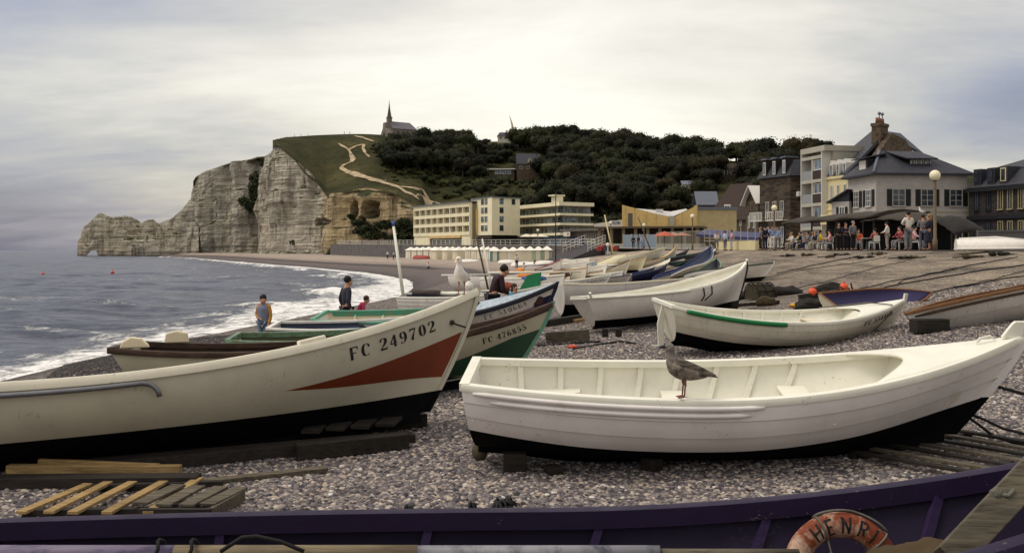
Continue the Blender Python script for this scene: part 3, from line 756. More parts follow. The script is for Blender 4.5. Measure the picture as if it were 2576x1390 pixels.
# ---- trees
LEAF = {}
def leafmat(name, dark, mid, lightc):
    m = bpy.data.materials.new(name); g = G(m)
    oi = g.n('ShaderNodeObjectInfo').outputs['Random']
    n = g.noise(g.coord('Object'), 1.1, 5, .7)
    col = g.ramp(g.math('ADD', g.math('MULTIPLY', n, .75), g.math('MULTIPLY', oi, .4)), [(.3, lin(dark)), (.52, lin(mid)), (.75, lin(lightc))])
    g.fin(col, .8, .15); g.bump(g.noise(g.coord('Object'), 3, 4), .6, .2); return m
LEAF['wood'] = leafmat('leaf_dark', (16, 18, 11), (28, 30, 18), (42, 43, 25))
LEAF['wood2'] = leafmat('leaf_mid', (22, 25, 14), (36, 40, 22), (54, 56, 31)); LEAF['wood3'] = leafmat('leaf_brownish', (24, 22, 14), (38, 35, 21), (54, 48, 30))
LEAF['scrub'] = leafmat('leaf_scrub', (30, 34, 18), (48, 52, 27), (74, 76, 42))
LEAF['pale'] = leafmat('leaf_pale', (34, 42, 30), (54, 63, 47), (76, 84, 65))
BARK = mat('bark', (64, 54, 42), .95, .3, 3, .5, 8)
def tree_proto(name, label, h, w, leaf, seed, lobes=9, nleaf=900, pos=(0, 0, 0), trunk_h=.3, flat=.8):
    rnd = random.Random(seed)
    t = thing(name, label, 'tree', pos)
    mb = MB(); mb.tube([(0, 0, -1), (.1, 0, h * .2), (-.1, .1, h * trunk_h), (.1, 0, h * .6)], [w * .045, w * .038, w * .032, w * .015], 7)
    for k in range(4):
        a = rnd.uniform(0, 6.28); mb.tube([(0, 0, h * trunk_h * .9), (math.cos(a) * w * .2, math.sin(a) * w * .2, h * .55)], [w * .025, w * .01], 5)
    mb.build('trunk', BARK, t)
    mb = MB(); L = []
    for k in range(lobes):
        a = rnd.uniform(0, 6.28); rr = math.sqrt(rnd.random()) * w * .34; zz_ = h * rnd.uniform(trunk_h + .14, .8) * (1 - .12 * rr / w)
        r = w * rnd.uniform(.17, .27); L.append((V3((math.cos(a) * rr, math.sin(a) * rr, zz_)), r))
        mb.ball(L[-1][0], (r * .8, r * .8, r * flat * .8), 12, 8, 0, .42, k + seed, 2.6)
    for _ in range(nleaf):
        c, r = rnd.choice(L); d = V3((rnd.gauss(0, 1), rnd.gauss(0, 1), rnd.gauss(.25, 1))).normalized()
        p = c + V3((d.x, d.y, d.z * flat)) * r * rnd.uniform(.72, 1.28); s = w * rnd.uniform(.014, .04)
        nn_ = (d + V3((rnd.uniform(-.8, .8), rnd.uniform(-.8, .8), rnd.uniform(-.5, .9)))).normalized(); u = nn_.orthogonal().normalized(); u.rotate(Matrix.Rotation(rnd.uniform(0, 6), 3, nn_)); v = nn_.cross(u)
        mb.add([p + u * s, p + v * s * .8 + u * .2 * s, p - u * s, p - v * s * .7], [(0, 1, 2, 3)])
    mb.build('crown', leaf, t)
    return t
protos = [tree_proto('tree', 'dense dark broadleaf tree in the woods on the hillside', 11, 12, LEAF['wood'], 1, 13, 2000),
          tree_proto('tree', 'dense dark broadleaf tree in the woods on the hillside', 12.5, 10, LEAF['wood'], 2, 12, 1800, flat=.95),
          tree_proto('tree', 'dense dark broadleaf tree in the woods on the hillside', 9, 12, LEAF['wood'], 3, 14, 1900, flat=.7)]
scr = tree_proto('bush', 'low dark bush on the rough slope below the woods', 3.6, 6.5, LEAF['scrub'], 4, 8, 550, trunk_h=.05, flat=.8)
scr['category'] = 'bush'
used = set()
def plant(proto, p, s, rz, label=None, group=None, sz=None):
    pick = random.Random(int(p[0] * 91 + p[1] * 7)).random()
    o = proto if proto.name not in used else copy_tree(proto, None, {'leaf_dark': LEAF['wood2']} if pick < .24 else {'leaf_dark': LEAF['wood3']} if pick < .36 else {'leaf_dark': LEAF['pale']} if pick < .39 and p[1] < 430 else None)
    used.add(proto.name); o.location = p; o.scale = (s, s, sz or s); o.rotation_euler.z = rz
    if label: o['label'] = label
    if group: o['group'] = group
    return o
rnd = random.Random(11)
# skyline trees: crown tops traced at (x, y)
TOPS = [(1140, 353, .45), (1165, 354, .6), (1195, 354, .6), (1222, 352, .55), (1322, 340, .8), (1345, 334, .9), (1370, 331, 1), (1395, 329, 1.05), (1412, 328, 1.05), (1440, 334, 1), (1468, 342, .9), (1492, 349, .8), (1515, 354, .6), (1560, 362, .6), (1582, 352, 1), (1606, 349, 1.1), (1632, 352, 1.1), (1655, 360, .9), (1690, 358, 1.1), (1715, 364, 1), (1745, 368, .95), (1772, 374, .85), (1800, 374, 1), (1830, 371, 1.15), (1862, 372, 1.15), (1895, 374, 1.1), (1925, 378, 1.1), (1960, 386, 1), (2000, 388, 1), (2050, 392, 1)]
for x, y, s in TOPS:
    Y = tab(x, KY) - 6; z = hillz(x, Y); top = (628 - y) / FOC * Y; pr = protos[rnd.randrange(3)]
    hh = {0: 10.2, 1: 11.8, 2: 8.2}[protos.index(pr)]
    plant(pr, ((x - 1288) / FOC * Y, Y, z - .3), s, rnd.uniform(0, 6.28), group='trees of the wooded hillside', sz=max(.3, (top - z + .3) / hh))
# wood boundary: no trees on the grass point or where houses stand
CLEAR = [(1240, 352, 70, 22), (1328, 408, 36, 32), (1262, 430, 44, 16), (1838, 425, 36, 18), (1740, 462, 22, 14), (1655, 466, 16, 10), (1830, 505, 50, 60)]
def wooded(x, y):
    lim = tabs(y, [(340, 1150), (352, 1125), (366, 1060), (385, 1005), (405, 968), (425, 985), (440, 1060), (452, 1150), (470, 1180), (520, 1240)])
    if x < lim: return False
    if 436 < y < 456 and x < 1560 and rnd.random() < .75: return False
    if y > 456 and x < 1500 and rnd.random() < .5: return False
    return not any(abs(x - a) < c * .95 and abs(y - b) < d for a, b, c, d in CLEAR)
cnt = 0; tries = 0; pts = []
while cnt < 262 and tries < 9000:
    tries += 1
    x = rnd.uniform(960, 2080); y = rnd.uniform(352, 545)
    if not wooded(x, y): continue
    p = hill_at(x, y + 8)
    if p.y > tab(x, KY) - 8 or any((p - q).length < 7.2 for q in pts): continue
    if any(abs(x - hx) < hw and hy - 6 < y + 8 < hy + hd for hx, hy, hw, hd in ((1328, 436, 40, 60), (1262, 440, 46, 44), (1840, 441, 36, 40), (1737, 478, 28, 42), (1655, 474, 16, 40), (1278, 354, 34, 18))): continue
    pts.append(p); cnt += 1
    s = rnd.uniform(1.0, 1.55) * (.72 if y < 372 and x < 1200 else 1) * (.62 if p.y < 400 and x < 1500 else 1)
    if x > 1600 and y > 470: s *= .75
    for (hx, hy, hr) in ((1328, 410, 46), (1262, 430, 50), (1838, 425, 44), (1740, 462, 28), (1655, 466, 20), (1240, 352, 60)):   # keep views to the villas open
        if abs(x - hx) < hr and y > hy: s *= .55
    plant(protos[rnd.randrange(3)], p - V3((0, 0, .8)), s, rnd.uniform(0, 6.28), group='trees of the wooded hillside')
# hedges and bushes on the open terraces
bc = 0; tries = 0; bp = []
while bc < 170 and tries < 6000:
    tries += 1
    k = rnd.random()
    if k < .34: x, y = rnd.uniform(1000, 1500), 441 + rnd.gauss(0, 2.2) + (1250 - 1000) * 0
    elif k < .6: x, y = rnd.uniform(1060, 1560), 462 + rnd.gauss(0, 3)
    elif k < .85: x, y = rnd.uniform(1090, 1600), rnd.uniform(470, 530)
    else:
        x, y = rnd.uniform(930, 1080), rnd.uniform(360, 480)
        if x < 960 and y > 400: continue
    p = hill_at(x, y)
    if any((p - q).length < 3.2 for q in bp): continue
    bp.append(p); bc += 1
    plant(scr, p - V3((0, 0, .5)), rnd.uniform(.55, 1.15) * (.6 if k >= .85 else 1), rnd.uniform(0, 6.28), group='bushes on the slope')
# scrub filling the wood between the trees, one mass
mb = MB(); k = 0
while k < 9000:
    x = rnd.uniform(980, 2300); y = rnd.uniform(345, 560) if x < 2080 else rnd.uniform(400, 570)
    if not wooded(min(x, 2080), y): continue
    k += 1; ye, yk = tab(x, EY), tab(x, KY)
    Y = lerp(ye, yk, rnd.random()); z = hillz(x, Y); yy = 628 - z / Y * FOC
    if not wooded(min(x, 2080), yy): continue
    p = V3(((x - 1288) / FOC * Y, Y, z + rnd.uniform(.2, 2.6))); d = V3((rnd.gauss(0, .8), -1, rnd.gauss(.9, .7))).normalized(); u = d.orthogonal().normalized(); v = d.cross(u); s = rnd.uniform(.9, 2.2)
    mb.add([p + u * s, p + v * s * .8, p - u * s * .9, p - v * s * .7], [(0, 1, 2, 3)])
tag(mb.build('undergrowth', LEAF['wood']), kind='stuff')
# shrubs clinging to the ledges of the lower bluff, one mass
mb = MB()
def clinging(x, y, r, n):
    Y = tab(x, EY) - 4.5
    for _ in range(n):
        a = rnd.uniform(0, 6.28); k = math.sqrt(rnd.random())
        xx, yy = x + math.cos(a) * r[0] * k, y + math.sin(a) * r[1] * k
        p = at(xx, yy, Y + rnd.uniform(-2.5, 1)); d = V3((rnd.gauss(0, 1), -1, rnd.gauss(.6, .6))).normalized(); u = d.orthogonal().normalized(); v = d.cross(u); s = rnd.uniform(.4, 1.0)
        mb.add([p + u * s, p + v * s, p - u * s, p - v * s], [(0, 1, 2, 3)])
for x, y, r, n in ((905, 561, (20, 8), 160), (925, 577, (36, 10), 260), (965, 565, (26, 10), 190), (1015, 570, (24, 20), 320), (1000, 598, (34, 8), 200), (900, 582, (14, 6), 60), (945, 592, (40, 8), 150), (735, 610, (6, 5), 20), (885, 545, (10, 6), 50), (1022, 600, (18, 16), 200)):
    clinging(x, y, r, n)
for x, y, r, n in ((640, 470, (14, 38), 240), (655, 505, (20, 20), 200), (682, 450, (10, 46), 200), (612, 505, (14, 12), 90), (672, 408, (20, 12), 140), (630, 520, (12, 12), 90)):
    for _ in range(n):
        a = rnd.uniform(0, 6.28); k = math.sqrt(rnd.random()); xx, yy = x + math.cos(a) * r[0] * k, y + math.sin(a) * r[1] * k
        p = at(xx, yy, lerp(628, 596, (xx - 486) / 226) - rnd.uniform(3, 8)); d = V3((rnd.gauss(0, 1), -1, rnd.gauss(.6, .6))).normalized(); u = d.orthogonal().normalized(); v = d.cross(u); s = rnd.uniform(.5, 1.3)
        mb.add([p + u * s, p + v * s, p - u * s, p - v * s], [(0, 1, 2, 3)])
tag(mb.build('ledge_undergrowth', LEAF['scrub']), kind='stuff')
# the lone umbrella pine on the skyline
t = thing('pine_tree', 'lone flat-topped pine standing out on the skyline right of the spire', 'tree', at(1540, 366, 590))
mb = MB(); mb.tube([(0, 0, -1), (.3, 0, 1.2), (-.2, 0, 2.4)], [.25, .2, .12], 6); mb.build('trunk', BARK, t)
mb = MB()
for k in range(7): mb.ball((rnd.uniform(-1.6, 1.6), rnd.uniform(-1.2, 1.2), 2.2 + rnd.uniform(-.25, .45)), (.9, .9, .35), 9, 6, 0, .3, k)
mb.build('crown', LEAF['wood'], t)
# ================================================================ boats
def paint(name, c, **k):
    d = dict(rough=.5, var=.1, scale=2.2, bump=.06, bscale=14, dirt=tuple(x * .7 for x in c), dscale=2.6, damt=.24, spec=.3, fleck=tuple(x * .45 for x in c))
    d.update(k); return mat(name, c, **d)
WHITE = paint('paint_white', (222, 216, 206), streak=(170, 158, 140))
WHITE_IN = paint('paint_white_inside', (228, 224, 208), dirt=(190, 178, 150), damt=.22)
CREAM = paint('paint_cream', (192, 186, 168), dirt=(120, 112, 92), streak=(120, 110, 92), damt=.26)
CREAM2 = paint('paint_cream_worn', (214, 204, 180), dirt=(128, 112, 84), damt=.2)
GREYW = paint('paint_grey_white', (200, 194, 186), streak=(140, 130, 118))
BLACK = paint('antifouling_black', (7, 7, 8), rough=.9, dirt=(18, 16, 14), spec=.12)
BROWN = wood('brown_rail', (46, 34, 28), (82, 62, 48))
VARN = wood('varnished_wood', (92, 60, 34), (132, 92, 56))
GREYWOOD = wood('weathered_wood', (56, 50, 43), (112, 103, 86))
OLDWOOD = wood('rotten_timber', (24, 21, 19), (54, 48, 40))
MAROON = paint('paint_maroon', (70, 40, 44))
LILAC = paint('paint_lilac', (146, 116, 140))
NAVY = paint('paint_navy', (30, 32, 66))
BLUE = paint('paint_blue', (48, 62, 112))
LBLUE = paint('paint_light_blue', (174, 184, 190), dirt=(110, 124, 138), damt=.45, dscale=9)
GREEN = paint('paint_green', (44, 74, 52))
DGREEN = paint('paint_dark_green', (38, 58, 42))
TEAL = paint('paint_teal', (58, 128, 104), dirt=(140, 80, 54), dscale=7, damt=.36)
PGREEN = paint('paint_pale_green', (108, 136, 108), dirt=(78, 90, 62), dscale=6, damt=.48)
BGREEN = paint('paint_bright_green', (26, 112, 62))
TURQ = paint('paint_turquoise', (98, 152, 128), dirt=(70, 96, 80), damt=.36)
ORANGE = paint('paint_rust_orange', (110, 46, 18), var=.22, dirt=(84, 36, 16))
PURPLE = paint('paint_purple', (25, 16, 40), fleck=(54, 48, 62), spec=.15, dirt=(15, 11, 22), var=.2, bump=.2)
VIOLET = paint('paint_violet', (116, 96, 150), dirt=(80, 66, 104))
DKBLUE = paint('paint_slate_blue', (58, 66, 84))
SLATE = paint('paint_slate_teal', (62, 84, 88))
RED = paint('paint_red', (150, 54, 44))
INK = mat('black_lettering', (20, 19, 20), .7, .1, 9, 0, dirt=(70, 66, 60), dscale=22, damt=.32)
INKF = mat('faded_lettering', (74, 70, 74), .8, .3, 9, 0, dirt=(170, 162, 150), dscale=14, damt=.45)
STEEL = mat('galvanised_steel', (120, 120, 124), .4, .2, 5, .1, metal=.7)
ROPE_D = mat('dark_rope', (30, 28, 26), .95, .3, 30, .5, 60)
ROPE_G = mat('grey_rope', (104, 100, 90), .95, .3, 30, .5, 60)
RUBBER = mat('black_rubber', (24, 24, 26), .7, .2, 6, .1)

class Boat:
    def __init__(s, name, label, S, F, beam, hs, hm, hb, tm=.4, roll=0, group=None, tw=.72, rb=.75, rs=.12, ws=.3, wm=.22, wb=.5, kb=.16, ks=.04, hullm=None, botm=None, railm=None, inm=None, nt=36, fine=1.25, z0=0, cat='rowing boat', double=False):
        s.S = V3(S) + V3((0, 0, z0)); s.F_ = V3(F) + V3((0, 0, z0)); d = s.F_ - s.S; s.L = d.length
        s.beam, s.hs, s.hm, s.hb, s.tm, s.tw, s.rb, s.rs = beam, hs, hm, hb, tm, tw, rb, rs
        s.ws, s.wm, s.wb, s.kb, s.ks, s.nt, s.fine, s.double = ws, wm, wb, kb, ks, nt, fine, double
        hd = math.atan2(d.y, d.x); pt = -math.asin(d.z / s.L)
        s.o = thing(name, label, cat, s.S, (R(roll), pt, hd), group)
        s.hullm, s.botm, s.railm, s.inm = hullm or WHITE, botm or BLACK, railm or hullm or WHITE, inm or WHITE_IN
        s.M = Matrix.Translation(s.S) @ Euler((R(roll), pt, hd)).to_matrix().to_4x4()
    pw = 2.1
    def curve(s, t, a, m, b):
        p = s.pw
        if t < s.tm: return m + (a - m) * ((s.tm - t) / s.tm) ** 2
        return m + (b - m) * ((t - s.tm) / (1 - s.tm)) ** p
    def h(s, t): return s.curve(t, s.hs, s.hm, s.hb)
    def k(s, t): return s.ks * sstep(.25, 0, t) + s.kb * sstep(.72, 1, t)
    def w(s, t): return s.curve(t, s.ws, s.wm, s.wb)
    def plan(s, t):
        c = .46
        if t < c: return 1 - (1 - s.tw) * ((c - t) / c) ** (1.9 if not s.double else 2.2)
        return max(0.0, 1 - ((t - c) / (1 - c)) ** 2.15)
    def sec(s, v, t):
        e = sstep(.5, 1, t); a = lerp(2.3, 1.25, e); b = lerp(.62, .95, e)
        if s.double: e2 = sstep(.4, 0, t); a = lerp(a, 1.25, e2); b = lerp(b, .95, e2)
        return (1 - (1 - clamp(v)) ** a) ** b
    def x(s, t, v):
        return lerp(s.rs * (1 - v), s.L - s.rb * (1 - v) ** s.fine, t)
    def P(s, t, v, sd, off=0.0):
        hh, kk = s.h(t), s.k(t)
        y = s.beam / 2 * s.plan(t) * s.sec(clamp(v), t) + off
        if v > 1: y += (v - 1) * .1
        return V3((s.x(t, v), sd * max(y, .012 if off <= 0 else .012 + off), kk + (hh - kk) * v))
    def vz(s, t, z): return (z - s.k(t)) / (s.h(t) - s.k(t))
    def world(s, p): return s.M @ V3(p)
    def tt(s, i): u = i / s.nt; return 1 - (1 - u) ** 1.25
    # ---- shells
    def hull(s, strakes=5, lap=.008, split=True, m=None):
        rows = []        # (v function, offset)
        mb, mb2 = MB(), MB(); n = s.nt
        for sd in (-1, 1):
            R1 = []
            for j in range(strakes):
                sub = max(1, 9 // strakes)
                for q_ in range(sub + 1):
                    R1.append(((j + q_ / sub * .994) / strakes, lap * (1 - q_ / sub)))
            if not split: rws = [(max(f, .0), o) for f, o in R1]
            else: rws = R1
            o0 = len(mb.v)
            for fr, off in rws:
                for i in range(n + 1):
                    t = s.tt(i); vw = s.vz(t, s.w(t)) if split else 0
                    mb.v.append(s.P(t, lerp(vw, 1, fr), sd, off))
            for j in range(len(rws) - 1):
                for i in range(n):
                    q = [o0 + j*(n+1) + i, o0 + j*(n+1) + i + 1, o0 + (j+1)*(n+1) + i + 1, o0 + (j+1)*(n+1) + i]
                    if sd > 0: q.reverse()
                    mb.f.append(q); mb.mi.append(0); mb.sm.append(True)
            if split:
                o0 = len(mb2.v); nb = 7
                for j in range(nb + 1):
                    for i in range(n + 1):
                        t = s.tt(i); mb2.v.append(s.P(t, s.vz(t, s.w(t)) * (j / nb) ** 1.6, sd, lap * .5))
                for j in range(nb):
                    for i in range(n):
                        q = [o0 + j*(n+1) + i, o0 + j*(n+1) + i + 1, o0 + (j+1)*(n+1) + i + 1, o0 + (j+1)*(n+1) + i]
                        if sd > 0: q.reverse()
                        mb2.f.append(q); mb2.mi.append(0); mb2.sm.append(True)
        h = mb.build('hull', m or s.hullm, s.o)
        e = h.modifiers.new('edge', 'EDGE_SPLIT'); e.split_angle = R(28)
        if split: mb2.build('bottom', s.botm, s.o)
        # transom
        if not s.double:
            mt = MB(); A, B = [], []
            for j in range(13): A.append(s.P(0, j / 12, -1, .0)); B.append(s.P(0, j / 12, 1, .0))
            out = A + B[::-1]
            mt.add(out + [p + V3((.045, 0, 0)) for p in out], [tuple(range(26)), tuple(reversed(range(26, 52)))] + [(i, i + 26, (i + 1) % 26 + 26, (i + 1) % 26) for i in range(26)])
            mt.build('transom', s.hullm, s.o)
        return h
    def inside(s, floor=.2, m=None, th=.035, v0=None):
        mb = MB(); n = s.nt
        for sd in (-1, 1):
            o0 = len(mb.v); nb = 9
            for j in range(nb + 1):
                for i in range(n + 1):
                    t = s.tt(i) * .985; zf = s.k(t) + floor * .5; vf = s.vz(t, zf)
                    v = lerp(max(vf, .05), 1, j / nb); mb.v.append(s.P(t, v, sd, -th))
            for j in range(nb):
                for i in range(n):
                    q = [o0 + j*(n+1) + i, o0 + j*(n+1) + i + 1, o0 + (j+1)*(n+1) + i + 1, o0 + (j+1)*(n+1) + i]
                    if sd < 0: q.reverse()
                    mb.f.append(q); mb.mi.append(0); mb.sm.append(True)
        mb.build('inner_planking', m or s.inm, s.o)
        fb = MB()
        def fn(u, w):
            t = .02 + .92 * u; z = s.k(t) + floor; v = s.vz(t, z); y = max(s.beam / 2 * s.plan(t) * s.sec(v, t) - th, .01)
            return (s.x(t, v), lerp(-y, y, w), z)
        fb.grid(fn, 20, 6); fb.build('floorboards', m or s.inm, s.o)
    def rail(s, w=.075, hgt=.055, m=None, t0=0, t1=1.0, name='gunwale', over=.0, stern=True, drop=0.0, out=.012):
        mb = MB(); n = s.nt
        for sd in (-1, 1):
            rings = []
            for i in range(n + 1):
                t = lerp(t0, t1, s.tt(i)); p = s.P(t, 1, sd, out); p.z -= drop
                y1 = p.y; y0 = p.y - sd * min(w, abs(p.y) - .002)
                z0, z1 = p.z - hgt * .6, p.z + hgt * .4
                b = hgt * .25
                rings.append([V3((p.x, y1, z0)), V3((p.x, y1 + sd * b * .4, (z0 + z1) / 2)), V3((p.x, y1 - sd * b * .3, z1 - b * .3)), V3((p.x, lerp(y1, y0, .5), z1)), V3((p.x, y0, z1 - b * .3)), V3((p.x, y0, z0))])
            mb.loft(rings, True, True, 0, True)
        if stern and not s.double:
            a, b = s.P(t0, 1, -1, out), s.P(t0, 1, 1, out)
            mb.beam(a + V3((.03, .01, -.1 * hgt)), b + V3((.03, -.01, -.1 * hgt)), w, hgt * 1.02)
        o = mb.build(name, m or s.railm, s.o)
        e = o.modifiers.new('edge', 'EDGE_SPLIT'); e.split_angle = R(50)
        return o
    def strip(s, v, t0, t1, r, m, sd=(-1, 1), name='rubbing_strake', drop=None, flat=1.0, ends=.5):
        """bead along the side, at fraction v or a constant drop below the sheer"""
        mb = MB()
        for q in sd:
            pts, rr = [], []
            for i in range(25):
                t = lerp(t0, t1, i / 24); vv = v if drop is None else s.vz(t, s.h(t) - drop)
                pts.append(s.P(t, vv, q, r * .6)); rr.append(r * (1 if 0 < i < 24 else ends))
            mb.tube(pts, rr, 8, True, 0, True, flat)
        return mb.build(name, m, s.o)
    def patch(s, name, m, tl, vlo, vhi, sd=-1, off=.004, nu=40, nv=8):
        mb = MB()
        def fn(u, w):
            t = lerp(tl[0], tl[1], u); return s.P(t, lerp(vlo(t), vhi(t), w), sd, off)
        mb.grid(fn, nu, nv, flip=sd > 0); return mb.build(name, m, s.o)
    def text(s, txt, t0, drop, h, m=None, sd=-1, adv=.74, off=.006, sx=1.0, wm=1.0):
        mb = MB()
        def fn(u, w):
            t = t0 + u * sx / s.L; sl = (s.h(t + .01) - s.h(t - .01)) / (.02 * s.L); xt = s.L * t - s.rb * .25 - w * sl * .9
            for _ in range(3):          # keep the strokes square to the sheer although the stations rake forward
                z = s.h(t) - drop - h + w; v = clamp(s.vz(t, z)); t = (xt - s.rs * (1 - v)) / (s.L - s.rb * (1 - v) ** s.fine - s.rs * (1 - v))
            return s.P(t, v, sd, off)
        u = 0
        for wd_ in txt.split(' '):      # letters and number are two painted words
            mb = MB(); u = letter_faces(mb, wd_, fn, h, adv, wm, u) + h * adv * .75; o = mb.build('lettering', m or INK, s.o)
        return o
    def stem(s, m=None, w=.06, up=.08, d=.07, v0=-.02):
        vw = s.vz(1, s.w(1))
        def run(a, b, top):
            mb = MB(); A = []
            for i in range(13):
                p = s.P(1, lerp(a, b, i / 12), 1, 0); p.y = 0; A.append(p)
            if top: A.append(A[-1] + V3((.02, 0, up)))
            rings = [[p + V3((-d * .4, -w / 2, 0)), p + V3((d * .6, -w * .35, 0)), p + V3((d * .6, w * .35, 0)), p + V3((-d * .4, w / 2, 0))] for p in A]
            return mb.loft(rings, True, True, 0, False)
        run(0, vw - .004, False).build('forefoot', s.botm, s.o)
        return run(vw, 1, True).build('stem_post', m or s.hullm, s.o)
    def keel(s, m=None, w=.06, d=.07):
        mb = MB(); rings = []
        for i in range(17):
            t = lerp(.0, .985, i / 16); p = s.P(t, 0, 1, 0); p.y = 0
            rings.append([p + V3((0, -w / 2, .02)), p + V3((0, -w / 2, -d)), p + V3((0, w / 2, -d)), p + V3((0, w / 2, .02))])
        mb.loft(rings, True, True, 0, False); return mb.build('keel', m or s.botm, s.o)
    def ribs(s, ts, m=None, w=.045, d=.03, th=.035, v0=.22):
        for t in ts:
            for sd in (-1, 1):
                mb = MB(); rings = []
                for j in range(9):
                    v = lerp(v0, .965, j / 8); p = s.P(t, v, sd, -th); q = s.P(t, v, sd, -th - d)
                    rings.append([p + V3((-w/2, 0, 0)), q + V3((-w/2, 0, 0)), q + V3((w/2, 0, 0)), p + V3((w/2, 0, 0))])
                mb.loft(rings, True, True, 0, False)
                mb.build('rib', m or s.inm, s.o)
    def thwart(s, t, z, wd=.24, m=None, y0=-1, y1=1, th=.035, name='thwart'):
        v = s.vz(t, z); y = s.beam / 2 * s.plan(t) * s.sec(v, t) - .035; mb = MB()
        mb.bx(s.x(t, v) - wd / 2, s.x(t, v) + wd / 2, y * y0, y * y1, z - th, z)
        return mb.build(name, m or s.inm, s.o, bevel=.008)
    def sideseat(s, t0, t1, z, wd, sd=1, m=None):
        mb = MB(); rings = []
        for i in range(9):
            t = lerp(t0, t1, i / 8); v = s.vz(t, z); y = s.beam / 2 * s.plan(t) * s.sec(v, t) - .035
            x = s.x(t, v); k = wd * (1 if 0 < i < 8 else .7)
            rings.append([V3((x, sd * y, z)), V3((x, sd * (y - k), z)), V3((x, sd * (y - k), z - .03)), V3((x, sd * y, z - .03))])
        mb.loft(rings, True, True, 0, False); return mb.build('bench', m or s.inm, s.o)
    def deck(s, td, m=None, crown=.05, curve=.10, th=.03):
        mb = MB(); n = 16; k = 12
        def fn(u, w):
            yy = 2 * w - 1; t = lerp(td - curve * (1 - yy * yy) * -1 * 0 + (-curve) * (yy * yy - 1) * -1, .998, u)
            p = s.P(t, 1, 1, -.01); return (p.x, p.y * yy, p.z - .005 + crown * (1 - yy * yy) * s.plan(t))
        mb.grid(fn, n, k, flip=True); o = mb.build('foredeck', m or s.railm, s.o, solid=th)
        return o
    def bulk(s, t, m=None, name='bulkhead', top=.0):
        mb = MB(); A = [s.P(t, lerp(.08, 1, j / 8), -1, -.03) for j in range(9)] + [s.P(t, lerp(.08, 1, j / 8), 1, -.03) for j in reversed(range(9))]
        mb.add(A, [tuple(range(18))]); return mb.build(name, m or s.inm, s.o, solid=.02)
def oarlock(b, t, sd, m=None):
    mb = MB(); p = b.P(t, 1, sd, -.03)
    mb.tube([p, p + V3((0, 0, .09))], .012, 6); mb.tube([p + V3((-.04, 0, .16)), p + V3((-.03, 0, .1)), p + V3((0, 0, .085)), p + V3((.03, 0, .1)), p + V3((.04, 0, .16))], .01, 6)
    return mb.build('oarlock', m or STEEL, b.o)
def on_ground(x, Y, dz=0):
    X = (x - 1288) / FOC * Y; return V3((X, Y, ground(X, Y) + dz))

G_NEAR = 'fishing boats hauled up side by side on the shingle'
# ---- the white boat at the right front
S19 = V3((-.46, 10.75, -2.20)); F19 = V3((5.25, 10.35, -2.19))
w19 = Boat('rowing_boat', 'clean all-white rowing boat with a brown young gull standing on its near side', S19, F19, 1.78, .90, .82, 1.30, .38, 6.5, G_NEAR, tw=.70, rb=.68, rs=.10, ws=.42, wm=.25, wb=.68, kb=.28, ks=.10, nt=56, hullm=paint('paint_white_fresh', (225, 218, 213), dirt=(178, 162, 138), dscale=1.7, damt=.27), inm=WHITE_IN)
w19.hull(3, .012); w19.inside(.24); w19.rail(.10, .075, m=WHITE_IN); w19.keel(); w19.stem(up=.11, d=.09)
for v_ in (1/3, 2/3):      # grimy plank seams
    mb = MB()
    for sd in (-1, 1): mb.tube([w19.P(t, lerp(w19.vz(t, w19.w(t)), 1, v_), sd, .005) for t in [k / 40 for k in range(41)]], .0045, 5)
    mb.build('plank_seam', paint('seam_grime', (150, 138, 112)), w19.o)
w19.strip(0, .05, .50, .028, w19.hullm, drop=.125); w19.strip(0, .02, .52, .026, w19.hullm, drop=.055, name='fender_batten')
w19.ribs([.09, .17, .25, .33, .405, .48, .555, .63], th=.035, w=.06, d=.035)
w19.thwart(.40, .52, .27, y0=-.98, y1=.98); w19.thwart(.635, .60, .30)
w19.sideseat(.06, .21, .55, .26, 1); w19.thwart(.04, .56, .34)
w19.deck(.70, WHITE_IN, .07, -.09); w19.bulk(.80)
mb = MB(); p = w19.P(.99, 1, 1, 0); p.y = 0
mb.prism([(-.30, 0), (-.25, .05), (-.14, .05), (-.09, 0), (-.12, 0), (-.15, .025), (-.24, .025), (-.27, 0)], -.012, .012, 0, Matrix.Translation(p + V3((-.12, 0, .02))) @ Matrix.Rotation(R(90), 4, 'X') @ Matrix.Rotation(R(12), 4, 'Z'))
mb.build('bow_cleat', WHITE_IN, w19.o)
mb = MB(); mb.prism([(-.16, -.02), (-.06, .12), (-.03, .145), (.10, .145), (.06, .04), (.02, -.04)], -.025, .025, 0, Matrix.Translation(p + V3((.0, 0, .04))) @ Matrix.Rotation(R(90), 4, 'X'))
mb.build('stem_head', WHITE_IN, w19.o, bevel=.006)

# ---- FC 249702, orange flash, gull on the stem
SA = V3((-7.4, 9.35, -2.30)); FA = V3((-.30, 13.0, -2.18))
bA = Boat('fishing_boat', 'cream fishing boat with an orange flash and number FC 249702', SA, FA, 2.0, .93, .77, 1.66, .34, -11, G_NEAR, tw=.74, rb=.86, rs=.14, ws=.30, wm=.22, wb=.40, kb=.14, nt=60, hullm=paint('paint_cream_hull', (184, 177, 157), dirt=(150, 141, 120), damt=.2), railm=paint('paint_white_rail', (226, 218, 196), dirt=(160, 146, 122), dscale=14, damt=.26), cat='fishing boat')
bA.hull(1, .002); bA.inside(.24, CREAM2); bA.rail(.10, .10, out=.03); bA.keel(w=.09, d=.12); bA.stem(bA.hullm, .09, .05, .06)
bA.rail(.03, .06, m=STEEL, t0=.0, t1=.02, name='stern_fitting', stern=False)
bA.patch('orange_flash', ORANGE, (.675, .992), lambda t: lerp(.52, .285, clamp((t - .675) / .317)), lambda t: lerp(.524, .66, clamp((t - .675) / .317) ** 1.05))
bA.text('FC 249702', .775, .15, .165, adv=.84, sx=1.08)
mb = MB(); pts = []
